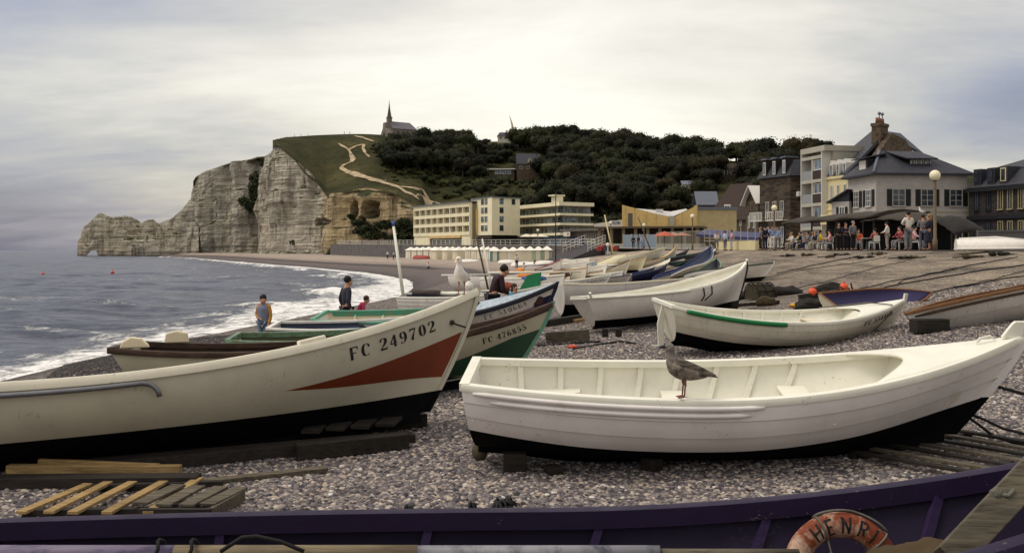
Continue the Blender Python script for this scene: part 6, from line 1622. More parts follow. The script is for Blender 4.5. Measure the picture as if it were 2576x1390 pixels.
EXTRA = [('cream skiff with its bow up beside the tan rimmed boat', (1540, 690), (1622, 70), (676, 668, 646), PCREAM, TAN), ('white skiff with a navy rim below the cream upturned hull', (1488, 700), (1556, 62), (684, 678, 664), WHITE, NAVY), ('white pram dinghy right of the ramp foot', (1420, 668), (1478, 88), (658, 655, 648), WHITE, WHITE_IN), ('orange rimmed white skiff in the midst of the cluster', (1350, 716), (1430, 50), (694, 690, 680), CREAM2, paint('rim_orange', (190, 92, 44))), ('brown hulled skiff behind the standing man', (1262, 712), (1340, 54), (688, 686, 678), BROWN, TAN), ('white skiff half hidden behind the navy boat', (1620, 690), (1690, 68), (676, 668, 650), WHITE, WHITE_IN),
 ('white dinghy at the far left of the middle cluster', (1300, 706), (1360, 58), (690, 688, 682), WHITE, WHITE_IN), ('cream dinghy with a tan rim in the middle cluster', (1392, 700), (1470, 56), (686, 682, 672), CREAM2, TAN),
 ('white skiff low in front of the cream upturned hull', (1446, 702), (1520, 60), (684, 678, 664), WHITE, WHITE_IN), ('pale blue skiff beside the white skiff', (1500, 690), (1556, 66), (676, 672, 664), LBLUE, WHITE_IN),
 ('grey skiff with a dark rim nearest the ramp foot', (1330, 690), (1402, 72), (674, 670, 662), GREYW, DKGREY), ('white skiff with a red rim among the pale hulls', (1250, 722), (1330, 48), (700, 698, 692), WHITE, RED),
 ('dark blue skiff in the shade of the big grey-white boat', (1590, 704), (1650, 62), (690, 684, 672), NAVY, BLUE), ('dark teal skiff behind the striped boat', (1700, 672), (1784, 76), (662, 652, 634), SLATE, DKGREY), ('black hulled boat at the top of the bank behind the teal one', (1742, 662), (1800, 84), (655, 645, 632), DKGREY, BLACK)]
for lb_, s_, b_, tp_, hm_, rm_ in EXTRA: mboat(lb_, s_, b_, tp_, 1.45, hm_, rm_, CREAM2, roll=-8, name='dinghy')
def upturned(label, a, b, w, h, m, name='upturned_boat', bow=.9):
    """hull lying keel up between two points"""
    a, b = V3(a), V3(b); d = b - a; L = d.length; t = thing(name, label, 'boat', a, (0, -math.asin(d.z / L), math.atan2(d.y, d.x)), G_MID)
    mb = MB(); rings = []
    for i in range(25):
        u = i / 24; pw = (1 - abs(2 * u - .9) ** 2.6 / 1.3) if u > .45 else (1 - .35 * ((.45 - u) / .45) ** 2); pw = max(pw, .03); pw = pw if u < .93 else pw * (1 - u) / .07 + .02
        hh = h * (1 - .35 * max(0, u - .6) / .4 - .1 * (1 - u)); rings.append([V3((u * L, w / 2 * pw * math.cos(k * PI / 10), hh * abs(math.sin(k * PI / 10)) ** .8)) for k in range(11)])
    mb.loft(rings, True, False, 0, True); mb.build('hull', m, t)
    mb = MB(); mb.tube([(L * .04, 0, h * .92), (L * .5, 0, h * 1.02), (L * .9, 0, h * .74)], .035, 6, flat=1.3); mb.build('keel', m, t)
    mb = MB(); 
    for sd in (-1, 1): mb.tube([V3((r_[0].x, sd * abs(r_[0].y), .03)) for r_ in rings], .035, 6)
    mb.build('gunwale', m, t); return t
def gp(x, Y, dz=.05): p = on_ground(x, Y); p.z += dz; return p
upturned('cream upturned hull lying beside the leaning white pole', gp(1484, 76, .1), gp(1578, 88, .3), 1.7, .85, PCREAM)
upturned('white upturned hull lying left of the cream upturned one', gp(1432, 74), gp(1530, 92, .1), 1.4, .55, WHITE)
upturned('low white upturned hull at the foot of the bank by the orange boats', gp(1410, 66), gp(1484, 72), 1.2, .45, CREAM2)
upturned('white upturned boat on the promenade below the grey parapet', V3((18.6 + .3, 42.4, 0)), V3((21.9, 41.5, .03)), 1.5, .50, WHITE)
upturned('bright red upturned boat lying near the beach huts', gp(1042, 202), gp(1082, 200), 1.6, .7, RED)
for k, (x0, x1, Y) in enumerate(((1290, 1350, 128), (1330, 1392, 124), (1258, 1300, 150), (1148, 1205, 168))):
    upturned(('white hull on the beach nearest the ramp foot', 'white hull right beside the huts and the ramp', 'white hull in front of the turquoise hut', 'white hull well left of the others before the huts')[k], gp(x0, Y), gp(x1, Y * .985), 1.6, .5, WHITE)
# sundry spars, oars and bundles in the middle cluster
def spar(name, label, a, b, r, m, cat='pole'):
    a, b = V3(a), V3(b); mb = MB(); mb.tube([a, a.lerp(b, .5), b], [r, r * .95, r * .7], 8); return tag(mb.build(name, m, org=a), label, cat)
spar('long_oar', 'long black and white oar laid across the middle boats', at(1228, 686, 39), at(1462, 683, 40), .05, WHITE_IN, 'oar')
spar('long_oar', 'white oar resting low among the boats behind the standing man', at(1110, 692, 40), at(1235, 690, 40), .035, WHITE_IN, 'oar')
spar('leaning_pole', 'thin dark mast leaning left behind the white gull', gp(1238, 46, -.3), at(1192, 568, 45), .05, GREYWOOD)
spar('leaning_pole', 'thin pale mast leaning left just right of the dark one', gp(1248, 44, -.3), at(1213, 600, 44), .045, WHITE_IN)
spar('leaning_pole', 'pale pole leaning beside the red inflatable', gp(1548, 96, -.3), at(1521, 540, 96), .08, paint('pole_cream', (214, 196, 150)))
spar('leaning_pole', 'thin dark pole leaning in front of the arcaded terrace', gp(1646, 92, -.3), at(1605, 545, 92), .06, GREYWOOD)
for k, (x, y, Y, r, m, lb) in enumerate(((1268, 724, 29, (.3, .26, .17), paint('bundle_rust', (134, 62, 42)), 'rust red bundle in the boat beside the man in maroon'), (1345, 700, 37, (.42, .3, .11), paint('cover_blue', (58, 92, 150)), 'bright blue folded cover on the middle boats'), (1292, 674, 44, (.75, .18, .13), paint('cover_navy', (38, 38, 66)), 'dark navy rolled cover on the middle boats'), (1408, 690, 41, (.4, .3, .2), paint('bundle_brown', (112, 74, 40)), 'brown heap at the end of the long oar'), (1164, 700, 29, (.10, .1, .2), BLACK, 'black outboard motor tilted up behind the gull'), (1180, 722, 29.2, (.14, .1, .16), WHITE, 'white jerrican standing by the black outboard motor'))):
    p = at(x, y, Y); mb = MB()
    if k == 4: mb.box(p + V3((0, 0, .1)), (.22, .26, .3), (.2, .35, 0)); mb.beam(p + V3((-.05, 0, -.05)), p + V3((-.22, 0, -.55)), .07, .09); mb.beam(p + V3((.05, -.1, .1)), p + V3((-.25, -.12, -.3)), .03, .03)
    elif k == 2: mb.tube([p + V3((-.8, 0, .12)), p + V3((-.2, .02, .06)), p + V3((.3, 0, -.02)), p + V3((.8, .02, -.1))], [.11, .15, .15, .13], 10)
    else: mb.ball(p, r, 18, 12, 0, .38, k, 3.4); tag(mb.build(('net_bundle', 'folded_cover', 'rolled_cover', 'net_heap', 'outboard_motor', 'jerrican')[k], m, org=p), lb, ('bundle', 'cover', 'cover', 'heap', 'motor', 'jerrican')[k])
# red inflatable on its trolley
p = gp(1527, 118, 0); t = thing('inflatable_boat', 'red inflatable boat parked on a trolley by the steps', 'inflatable', p)
mb = MB(); U = [(-.95, -.8, .75), (-.98, .6, .75), (-.5, 1.3, .9), (0, 1.5, .95), (.5, 1.3, .9), (.98, .6, .75), (.95, -.8, .75)]; mb.tube(U, .3, 10); mb.build('tube', RED, t)
mb = MB(); mb.bx(-.7, .7, -.8, 1, .5, .62); mb.bx(-.5, .5, -.95, -.85, .5, 1.15); mb.build('floor', DKGREY, t)
mb = MB(); mb.ball((0, -1.0, 1.2), (.22, .2, .25), 10, 8); mb.bx(-.06, .06, -1.05, -.95, .3, 1.0); mb.build('outboard_motor', WHITE, t)
for sx in (-.6, .6):
    mb = MB(); mb.lathe([(.05, -.06), (.28, -.06), (.28, .06), (.05, .06)], 14, (sx, 0, .28), M=Matrix.Rotation(R(90), 4, 'Y').to_3x3().to_4x4()); mb.build('wheel', RUBBER, t)

# ================================================================ beach huts
HUTW = [mat('hut_white', (228, 222, 208), .7, .06, 3, .1, dirt=(190, 180, 160), damt=.22), mat('hut_cream', (218, 208, 180), .7, .1, 3, .1), mat('hut_mint', (160, 184, 166), .7, .1, 3, .1), mat('hut_turquoise', (110, 148, 150), .7, .1, 3, .1), mat('hut_stripe', (150, 160, 140), .7, .1, 3, .1)]
HUTR = mat('hut_roof', (232, 226, 212), .6, .08, 2, .1)
def hut():
    t = thing('beach_hut', 'white beach hut with a low pitched roof in the long row', 'beach hut')
    mb = MB(); mb.prism([(-.85, 0), (.85, 0), (.85, 1.79), (-.85, 1.79)], 0, 1.8, 0, Matrix.Translation((0, 1.8, 0)) @ Matrix.Rotation(R(90), 4, 'X'))
    for i in range(9): x = -.8 + i * .2; mb.bx(x - .012, x + .012, -.02, -.002, .05, 1.77)
    mb.build('wall', HUTW[0], t)
    mb = MB(); mb.add([(-1.0, -.2, 1.8), (1.0, -.2, 1.8), (1.0, 2.0, 1.8), (-1.0, 2.0, 1.8), (-.12, .8, 2.45), (.12, .8, 2.45)], [(0, 1, 5, 4), (1, 2, 5), (2, 3, 4, 5), (3, 0, 4), (3, 2, 1, 0)])
    mb.build('roof', HUTR, t)
    mb = MB(); mb.bx(-.36, .36, -.045, -.022, .08, 1.72); mb.bx(.26, .3, -.07, -.046, .85, .95); mb.build('door', HUTW[1], t); return t
hp = hut(); spots = []
for i in range(15): u = i / 14; spots.append((lerp(1026, 1236, u), lerp(209, 187, u), 0))
for i in range(3): spots.append((1092 + 26 * i, 199 - 3 * i, 1))
spots += [(1245, 168.5, 3)] + [(1269 + 21.3 * i, 167.5 - .6 * i, (1, 0, 0, 1, 2, 4)[i]) for i in range(6)]
HL = {0: 'white beach hut with a low pitched roof in the long row', 1: 'cream beach hut among the white ones', 2: 'mint green beach hut near the right end of the row', 3: 'turquoise beach hut beside the little steps', 4: 'vertically striped beach hut at the right end of the row'}
for i, (x, Y, k) in enumerate(spots):
    if i and k == 1 and 14 < i < 18: Y -= 3
    h = hp if i == 0 else copy_tree(hp, None, {'hut_white': HUTW[k]}); h.location = gp(x, Y, -.15); h.location.z = min(-1.62, h.location.z + .12)
    a, b = at(1026, 628, 209), at(1236, 628, 187); h.rotation_euler.z = math.atan2(b.y - a.y, b.x - a.x) if i < 18 else -.05
    h['label'] = HL[k]; h['group'] = 'beach huts in the row'

# ---- white railings
def railing(label, pts, h=1.05, rails=(.12, .55, 1.02), m=None, step=1.6, r=.045):
    o = thing('railing', label, 'railing', pts[0]); O = V3(pts[0]); mb = MB(); mp_ = MB()
    for a, b in zip(pts, pts[1:]):
        a, b = V3(a), V3(b); n = max(1, int((b - a).length / step))
        for z in rails: mb.beam(a + V3((0, 0, z)), b + V3((0, 0, z)), r * 1.2, r * 1.2)
        for i in range(n + 1): p = a.lerp(b, i / n); MB().beam(p, p + V3((0, 0, h)), r * 1.5, r * 1.5, (0, 1, 0)).build('post', m or WPAINT, o, org=O)
    mb.build('rail_bars', m or WPAINT, o, org=O); return o
def pe(Y, d=.15, dz=.36): return V3((xp_(Y) + d, Y, promz(Y) + dz))
railing('white grid railing along the sea wall above the huts', [pe(Y) for y_, Y in enumerate((206, 198, 190, 182, 174, 166, 160, 154))], r=.06)
railing('pale distant railing along the promenade in front of the hotel', [pe(Y) for Y in (330, 300, 275, 250, 230, 214)], r=.07, step=3)
# ramp with its hand rails
P1, P2 = V3((5.2, 121, -1.95)), V3((13.2, 141, .78)); t = thing('ramp', 'dark concrete ramp climbing from the beach to the promenade', 'ramp', P1)
mb = MB(); d = (P2 - P1); nrm = V3((-d.y, d.x, 0)).normalized() * 3; D_ = V3((0, 0, -3.4))
mb.add([P1, P2, P2 + nrm, P1 + nrm, P1 + D_, P2 + D_, P2 + nrm + D_, P1 + nrm + D_], [(0, 1, 2, 3), (7, 6, 5, 4), (4, 5, 1, 0), (5, 6, 2, 1), (6, 7, 3, 2), (7, 4, 0, 3)])
mb.build('ramp_body', mat('ramp_concrete', (62, 58, 58), .9, .2, .6, .3, coord='World'), t, org=P1)
railing('white sloping handrails at the top of the dark ramp', [P1.lerp(P2, .62) + V3((0, 0, .02)), P2 + V3((0, 0, .02))], 1.3, (.45, .85, 1.28))
railing('white sloping handrails at the far side of the dark ramp', [P1.lerp(P2, .55) + nrm + V3((0, 0, .02)), P2 + nrm + V3((0, 0, .02))], 1.3, (.45, .85, 1.28))
st = thing('steps', 'broad concrete steps rising to the promenade right of the red inflatable', 'steps', gp(1562, 132, 0))
mb = MB()
for i in range(7): mb.bx(-1.6, 2.6, i * .35, 3.2, -.6 + i * .16, -.44 + i * .16 + .0)
mb.build('tread', GREYC, st)

# ---- globe lamps
def lamp():
    t = thing('street_lamp', 'globe lamp', 'street lamp'); mb = MB(); mb.lathe([(.11, 0), (.11, .5), (.075, .56), (.065, 3.1), (.06, 3.2)], 10); mb.build('post', mat('lamp_post_tan', (112, 96, 74), .7, .2, 6), t)
    mb = MB(); mb.lathe([(.07, 3.2), (.12, 3.24), (.12, 3.3)], 10); mb.build('collar', STEEL, t)
    mb = MB(); mb.ball((0, 0, 3.48), .24, 18, 12); mb.build('globe', mat('lamp_globe', (232, 222, 188), .35, .05, 2, 0), t); return t
lp = lamp()
for i, (x, y, Y, lb) in enumerate(((2352, 441, 45, 'tall globe lamp in front of the grey shuttered house'), (1948, 523, 81, 'globe lamp in front of the dark brick mansard house'), (1742, 544, 101, 'globe lamp in front of the casino right of its pillar'), (1620, 566, 137, 'globe lamp in front of the left half of the casino'), (1353, 579, 174, 'small globe lamp in front of the hotel balconies'), (1536, 560, 150, 'globe lamp beside the small CASINO sign'))):
    l = lp if i == 0 else copy_tree(lp); l['label'] = lb; l['group'] = 'globe lamps along the promenade'; p = at(x, y, Y); z0 = promz(Y); l.location = (p.x, Y, z0); l.scale = (1, 1, (p.z - z0) / 3.48)
    for ch in l.children:
        if ch.name.startswith('globe'): k = (p.z - z0) / 3.48; ch.scale = (1, 1, 1 / k); ch.location.z = 3.48 - 3.48 / k

# ================================================================ cafe terrace
CANV = mat('canvas_brown', (62, 55, 46), .9, .25, 2, .3, 9, dirt=(50, 44, 38), damt=.4); CANV2 = mat('canvas_dark', (38, 35, 33), .9, .3, 2, .3, 9)
t = thing('cafe_shelter', 'dark cafe shelter with a long flat brown canvas roof', 'cafe', at(2080, 632, 68) + V3((2, 0, 0))); O = t.location.copy()
A_, B_ = at(1966, 560, 76), at(2200, 541, 63.5); inn = V3((4.2, 1.5, .25))
mb = MB(); rings = []
for i in range(17):
    u = i / 16; p = A_.lerp(B_, u); p.z += .05 * math.sin(u * 20); q = p + inn; mid = p.lerp(q, .5) + V3((0, 0, .28 + .06 * math.sin(u * 31)))
    rings.append([p + V3((0, 0, -.14)), p, p.lerp(mid, .5) + V3((0, 0, .1)), mid, q, q + V3((0, 0, -.1))])
mb.loft(rings, True, True, 0, True); mb.build('canvas_roof', CANV, t, org=O)
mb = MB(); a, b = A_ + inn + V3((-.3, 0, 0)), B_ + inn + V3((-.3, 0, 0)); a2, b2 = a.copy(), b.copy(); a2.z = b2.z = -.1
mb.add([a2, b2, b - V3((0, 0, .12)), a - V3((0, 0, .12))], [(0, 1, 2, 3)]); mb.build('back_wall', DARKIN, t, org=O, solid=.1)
for k, u in enumerate((.02, .35, .62, .98)):
    p = A_.lerp(B_, u) + V3((.1, 0, 0)); mb = MB(); mb.beam(V3((p.x, p.y, -.05)), p + V3((0, 0, -.06)), .1, .1, (0, 1, 0)); mb.build('post', TIMBERD, t, org=O)
def hump(label, a, b, inn, rise, drop, m):
    a, b = V3(a), V3(b); t = thing('awning', label, 'awning', a); mb = MB(); rings = []
    for i in range(13):
        u = i / 12; p = a.lerp(b, u); k = math.sin(PI * u) ** .6; rg = []
        for j in range(9):
            w = j / 8; q = p + V3(inn) * w; q.z += rise * k * math.sin(PI * min(1, w * .9 + .1)) - drop * (1 - w) ** 2 * .4 + .03 * math.sin(u * 23 + w * 9); rg.append(q)
        rings.append(rg)
    mb.loft(rings, False, False, 0, True); mb.build('canvas', m, t, org=a, solid=.05)
    for u in (.06, .94):
        for w in (0, 1):
            p = a.lerp(b, u) + V3(inn) * w; mb = MB(); mb.beam(V3((p.x, p.y, -.05)), p + V3((0, 0, -.05)), .07, .07, (0, 1, 0)); mb.build('pole', TIMBERD, t, org=a)
    return t
hump('rounded brown canvas awning over the cafe left of the man in white', at(2164, 556, 65), at(2292, 556, 60), (3.5, 1, .1), .52, .2, CANV)
hump('dark canvas awning drooping to the right beside the tall lamp', at(2340, 552, 57), at(2398, 586, 55), (2.2, .7, .1), .42, .2, CANV2)
bk = MB(); a, b = at(2200, 560, 66), at(2400, 560, 62); bk.add([(a.x, a.y, -.1), (b.x, b.y, -.1), (b.x, b.y, 1.75), (a.x, a.y, 1.75)], [(0, 1, 2, 3)]); tag(bk.build('cafe_screen', DARKIN, solid=.1), 'dark sheet standing for shade at the back of the cafe under the rounded awning', 'screen')  # near-black sheet standing in for the shade behind the awning
# chairs and tables
CHW = paint('chair_white', (206, 202, 192))
def chair():
    t = thing('cafe_chair', 'white cafe chair on the terrace', 'chair'); mb = MB(); mb.bx(-.21, .21, -.2, .22, .43, .46); mb.build('seat', CHW, t, bevel=.01)
    mb = MB(); mb.bx(-.2, .2, -.24, -.215, .5, .86); mb.build('backrest', CHW, t, bevel=.01)
    for sx in (-.18, .18):
        for sy in (-.2, .2): mb = MB(); mb.tube([(sx * 1.15, sy * 1.2, 0), (sx, sy, .43)], .016, 6); mb.build('leg', CHW, t)
    return t
def table():
    t = thing('cafe_table', 'round cafe table on the terrace', 'table'); mb = MB(); mb.lathe([(.42, .70), (.45, .715), (.45, .73)], 20); mb.build('tabletop', CHW, t)
    mb = MB(); mb.lathe([(.25, 0), (.22, .03), (.035, .06), (.035, .70)], 12); mb.build('pedestal', STEEL, t); return t
chp, tbp = chair(), table()
CH = []
def pz(q, X): Y = X / (q - 1288) * FOC; return V3((X, Y, promz(Y) + .004))
for i, (q, X, rz) in enumerate(((1990, 20.0, .3), (2012, 19.9, -.4), (2030, 20.1, .2), (2050, 19.9, .1), (2066, 20.0, 2.8), (2086, 20.2, -.2), (2010, 21.2, 3.3), (2046, 21.4, 2.9), (2160, 21.2, 1.2), (2200, 21.4, -1.3), (2262, 20.8, .4), (2302, 21.4, 2.6))):
    c = chp if i == 0 else copy_tree(chp); c.location = pz(q, X); c.rotation_euler.z = rz + 1.57; CH.append(c); c['group'] = 'white chairs of the cafe terrace'
for i, (q, X) in enumerate(((2000, 20.7), (2038, 20.7), (2074, 20.8), (2180, 21.3), (2284, 21.2))):
    c = tbp if i == 0 else copy_tree(tbp); c.location = pz(q, X); c['group'] = 'round tables of the cafe terrace'
# navy awnings, parasol, fences between casino and cafe
mb = MB(); a, b = at(1752, 588, 112), at(1906, 598, 96); mb.add([a, b, b + V3((1.5, 3, .55)), a + V3((1.5, 3, .55)), a + V3((0, 0, -.3)), b + V3((0, 0, -.3))], [(0, 1, 2, 3), (4, 5, 1, 0)]); tag(mb.build('navy_awning', paint('awning_navy', (40, 42, 88)), solid=.04), 'long navy blue awning stretched between the casino and the cafe', 'awning')
p = at(1672, 600, 110); t = thing('parasol', 'orange parasol open behind the fence below the casino', 'parasol', (p.x, p.y, promz(110)))
mb = MB(); mb.lathe([(1.25, 1.45), (.6, 1.78), (.06, 1.95)], 10, smooth=False); mb.build('canopy', paint('parasol_orange', (176, 80, 46)), t); mb = MB(); mb.tube([(0, 0, 0), (0, 0, 1.98)], .03, 6); mb.build('pole', STEEL, t)
p = at(1700, 600, 112)
for k, (q, c) in enumerate(((1694, (200, 150, 120)), (1715, (196, 128, 104)))):
    p = at(q, 600, 112); t = thing('parasol', ('pale salmon parasol just right of the orange one', 'dull red parasol second to the right of the orange one')[k], 'parasol', (p.x, p.y, promz(112)))
    mb = MB(); mb.lathe([(1.2, 1.5), (.6, 1.72), (.06, 1.85)], 10, smooth=False); mb.build('canopy', paint('parasol_%d' % c[0], tuple(x * .8 for x in c)), t); mb = MB(); mb.tube([(0, 0, 0), (0, 0, 1.9)], .03, 6); mb.build('pole', STEEL, t)
def pf(q, Y): return V3(((q - 1288) / FOC * Y, Y, promz(Y)))
railing('tall thin grey fence below the casino', [pf(1652, 130), pf(1772, 112)], 2.1, (.1, 2.05), GREYC, .42, .03)
railing('thin pale fence posts between the fence and the navy awning', [pf(1772, 108), pf(1900, 90)], 2.2, (.9,), GREYC, 2.2, .04)
w = MB(); a, b = pf(1800, 92), pf(1900, 78); w.add([a, b, b + V3((0, 0, .75)), a + V3((0, 0, .75))], [(0, 1, 2, 3)]); tag(w.build('low_wall', CREAMW, solid=.3), 'low cream wall on the promenade left of the man in the navy suit', 'wall')
mb = MB(); a, b = V3((20.8, 44.5, 0)), V3((27, 43.0, 0)); mb.beam(a + V3((0, 0, .42)), b + V3((0, 0, .46)), .3, .75); mb.beam(a + V3((0, 0, .83)), b + V3((0, 0, .87)), .4, .08); tag(mb.build('parapet_wall', mat('parapet_grey', (88, 86, 86), .9, .2, 1.5, .3)), 'grey parapet wall at the right edge behind the upturned white boat', 'wall')
# parasols by the huts
for k, q in enumerate((1325, 1345, 1362)):
    p = at(q, 612, 178); t = thing('parasol', ('pale beach parasol left of the small lamp by the hotel', 'pale beach parasol beside the small lamp by the hotel', 'pale beach parasol right of the small lamp by the hotel')[k], 'parasol', (p.x, 178, promz(178)))
    mb = MB(); mb.lathe([(1.3, 1.9), (.7, 2.2), (.05, 2.4)], 10, smooth=False); mb.build('canopy', CREAM2, t); mb = MB(); mb.tube([(0, 0, 0), (0, 0, 2.45)], .04, 6); mb.build('pole', STEEL, t)
# ================================================================ people
SKIN = mat('skin', (176, 128, 102), .6, .08, 6, .05); HAIRD = mat('hair_dark', (30, 24, 20), .8, .3, 20, .5, 60); HAIRB = mat('hair_blond', (140, 112, 72), .8, .3, 20, .5, 60); HAIRG = mat('hair_grey', (128, 124, 120), .8, .3, 20, .5, 60); HAIRM = mat('hair_brown', (62, 46, 34), .8, .3, 20, .5, 60)
EYE = mat('eye_dark', (24, 20, 18), .3); SHOE = mat('shoe_dark', (36, 32, 30), .6)
def cloth(name, c, v=.2): return mat('cloth_' + name, c, .9, v, 5, .3, 18)
def skinned(name, nodes, edges, m, parent, sub=1):
    """nodes: name -> ((x, y, z), radius); a continuous skin over the joint graph"""
    ks = list(nodes); me = bpy.data.meshes.new(name); me.from_pydata([nodes[k][0] for k in ks], [(ks.index(a), ks.index(b)) for a, b in edges], [])
    o = bpy.data.objects.new(name, me); COL.objects.link(o)
    o.modifiers.new('skin', 'SKIN'); sv = me.skin_vertices[0].data
    for i, k in enumerate(ks):
        r = nodes[k][1]; sv[i].radius = r if isinstance(r, tuple) else (r, r); sv[i].use_root = i == 0
    s = o.modifiers.new('sub', 'SUBSURF'); s.levels = sub; s.render_levels = sub
    dg = bpy.context.evaluated_depsgraph_get(); m2 = bpy.data.meshes.new_from_object(o.evaluated_get(dg)); o.modifiers.clear(); o.data = m2; m2.name = name
    bpy.data.meshes.remove(me)
    for p in m2.polygons: p.use_smooth = True
    m2.materials.clear(); m2.materials.append(m); o.parent = parent
    return o
BASE = dict(pel=(0, 0, .94), spi=(0, -.01, 1.12), che=(0, 0, 1.32), nek=(0, .01, 1.47), jaw=(0, .05, 1.56), cra=(0, .02, 1.66), nos=(0, .135, 1.6),
            hip=(.095, 0, .90), kne=(.105, .02, .5), ank=(.11, -.03, .09), toe=(.125, .13, .035), sho=(.17, -.01, 1.41), elb=(.23, -.05, 1.13), wri=(.24, .04, .9), pal=(.24, .06, .83))
def pose(**k):
    """both sides from BASE; keys with _l / _r override one side"""
    P = {}
    for a, p in BASE.items():
        if a in ('pel', 'spi', 'che', 'nek', 'jaw', 'cra', 'nos'): P[a] = V3(k.get(a, p))
        else:
            for s_, sg in (('l', -1), ('r', 1)):
                q = k.get(a + '_' + s_) or k.get(a)
                q = q or p; P[a + '_' + s_] = V3((q[0] * sg if a + '_' + s_ not in k else q[0], q[1], q[2]))
    return P
RAD = dict(pel=(.13, .105), spi=(.115, .09), che=(.135, .1), nek=.05, jaw=(.062, .07), cra=(.085, .098), nos=.014, hip=.085, kne=.055, ank=.036, toe=.034, sho=.055, elb=.04, wri=.027, pal=(.034, .016))
def figure(name, label, P, top, legs, hair, loc, rz, h=1.75, skirt=False, hairlong=False, group=None, sleeves=True, detail=True, shoes=SHOE, cat='person', collar=None):
    t = thing(name, label, cat, loc, (0, 0, rz), group); k = h / 1.75; t.scale = (k, k, k)
    E = [('pel', 'spi'), ('spi', 'che'), ('che', 'nek'), ('nek', 'jaw'), ('jaw', 'cra'), ('jaw', 'nos')]; N = {a: (P[a], RAD[a]) for a in ('pel', 'spi', 'che', 'nek', 'jaw', 'cra', 'nos')}
    for s_ in 'lr':
        for a in ('hip', 'kne', 'ank', 'toe', 'sho', 'elb', 'wri', 'pal'): N[a + s_] = (P[a + '_' + s_], RAD[a])
        E += [('pel', 'hip' + s_), ('hip' + s_, 'kne' + s_), ('kne' + s_, 'ank' + s_), ('ank' + s_, 'toe' + s_), ('che', 'sho' + s_), ('sho' + s_, 'elb' + s_), ('elb' + s_, 'wri' + s_), ('wri' + s_, 'pal' + s_)]
        if detail:
            w, p = P['wri_' + s_], P['pal_' + s_]; d = (p - w).normalized(); sx = V3((0, 1, 0)); sx = (sx - d * sx.dot(d)); sx = sx.normalized() if sx.length > .1 else V3((1, 0, 0)); nn_ = d.cross(sx)
            for i, (o_, L) in enumerate(((-.028, .075), (-.009, .085), (.01, .08), (.028, .06))):
                a = p + d * .03 + sx * o_ * -1; b = a + d * L * .55 + nn_ * .012; c = a + d * L * .9 + nn_ * .035
                for j, q in enumerate((a, b, c)): N['f%d%d%s' % (i, j, s_)] = (q, .0095 - .001 * j)
                E += [('pal' + s_, 'f%d0%s' % (i, s_)), ('f%d0%s' % (i, s_), 'f%d1%s' % (i, s_)), ('f%d1%s' % (i, s_), 'f%d2%s' % (i, s_))]
            a = w + d * .035 + sx * .035; b = a + d * .04 + sx * .022; N['t0' + s_] = (a, .011); N['t1' + s_] = (b, .009); E += [('wri' + s_, 't0' + s_), ('t0' + s_, 't1' + s_)]
    skinned('body', N, E, SKIN, t)
    # clothes: slightly larger skins over the same joints
    def grow(r, d): return tuple(x + d for x in r) if isinstance(r, tuple) else r + d
    N2 = {'che': (P['che'], grow(RAD['che'], .02)), 'spi': (P['spi'], grow(RAD['spi'], .024)), 'pel': (P['pel'] + V3((0, 0, .0)), grow(RAD['pel'], .018)), 'col': (P['che'].lerp(P['nek'], .72), .062)}
    E2 = [('che', 'spi'), ('spi', 'pel'), ('che', 'col')]
    for s_ in 'lr':
        N2['s' + s_] = (P['sho_' + s_], .074); N2['e' + s_] = (P['elb_' + s_], .056); E2 += [('che', 's' + s_), ('s' + s_, 'e' + s_)]
        if sleeves: N2['w' + s_] = (P['elb_' + s_].lerp(P['wri_' + s_], .9), .042); E2.append(('e' + s_, 'w' + s_))
        else: N2['e' + s_] = (P['sho_' + s_].lerp(P['elb_' + s_], .7), .06)
    skinned('top', N2, E2, top, t)
    if skirt:
        mb = MB(); p, q = P['pel'], (P['kne_l'] + P['kne_r']) / 2; rings = []
        for i in range(7):
            u = i / 6; c = p.lerp(q + V3((0, 0, -.12)), u); rr = lerp(.15, .24, u); rings.append([c + V3((math.cos(a) * rr * (1 + .05 * math.sin(a * 5)), math.sin(a) * rr * .8, 0)) for a in [2 * PI * j / 18 for j in range(18)]])
        mb.loft(rings); mb.build('skirt', legs, t)
    else:
        N3 = {'pel': (P['pel'] + V3((0, 0, .02)), grow(RAD['pel'], .012))}; E3 = []
        for s_ in 'lr':
            N3['h' + s_] = (P['hip_' + s_], .1); N3['k' + s_] = (P['kne_' + s_], .074); N3['a' + s_] = (P['kne_' + s_].lerp(P['ank_' + s_], .95), .058); E3 += [('pel', 'h' + s_), ('h' + s_, 'k' + s_), ('k' + s_, 'a' + s_)]
        skinned('trousers', N3, E3, legs, t)
    for s_ in 'lr':
        a, b = P['ank_' + s_], P['toe_' + s_]; mb = MB(); d = (b - a); d.z = 0
        mb.tube([a - d * .25 + V3((0, 0, -.045)), a.lerp(b, .4) + V3((0, 0, -.02)), b + d * .2], [.045, .048, .03], 8, flat=.85); mb.build('shoe', shoes, t)
    hd = (P['cra'] - P['jaw']); fw = (P['nos'] - P['jaw']); fw.normalize(); up = V3((0, 0, 1))
    mb = MB(); c = P['cra'] - fw * .036 + V3((0, 0, .016)); rings = []
    mb.ball(c, (.094, .1, .094), 14, 10, 0, .2, h, 3.6)
    if hairlong:
        mb.ball(c - fw * .05 + V3((0, 0, -.10)), (.095, .07, .12), 12, 8, 0, .15, h)
    mb.build('hair', hair, t)
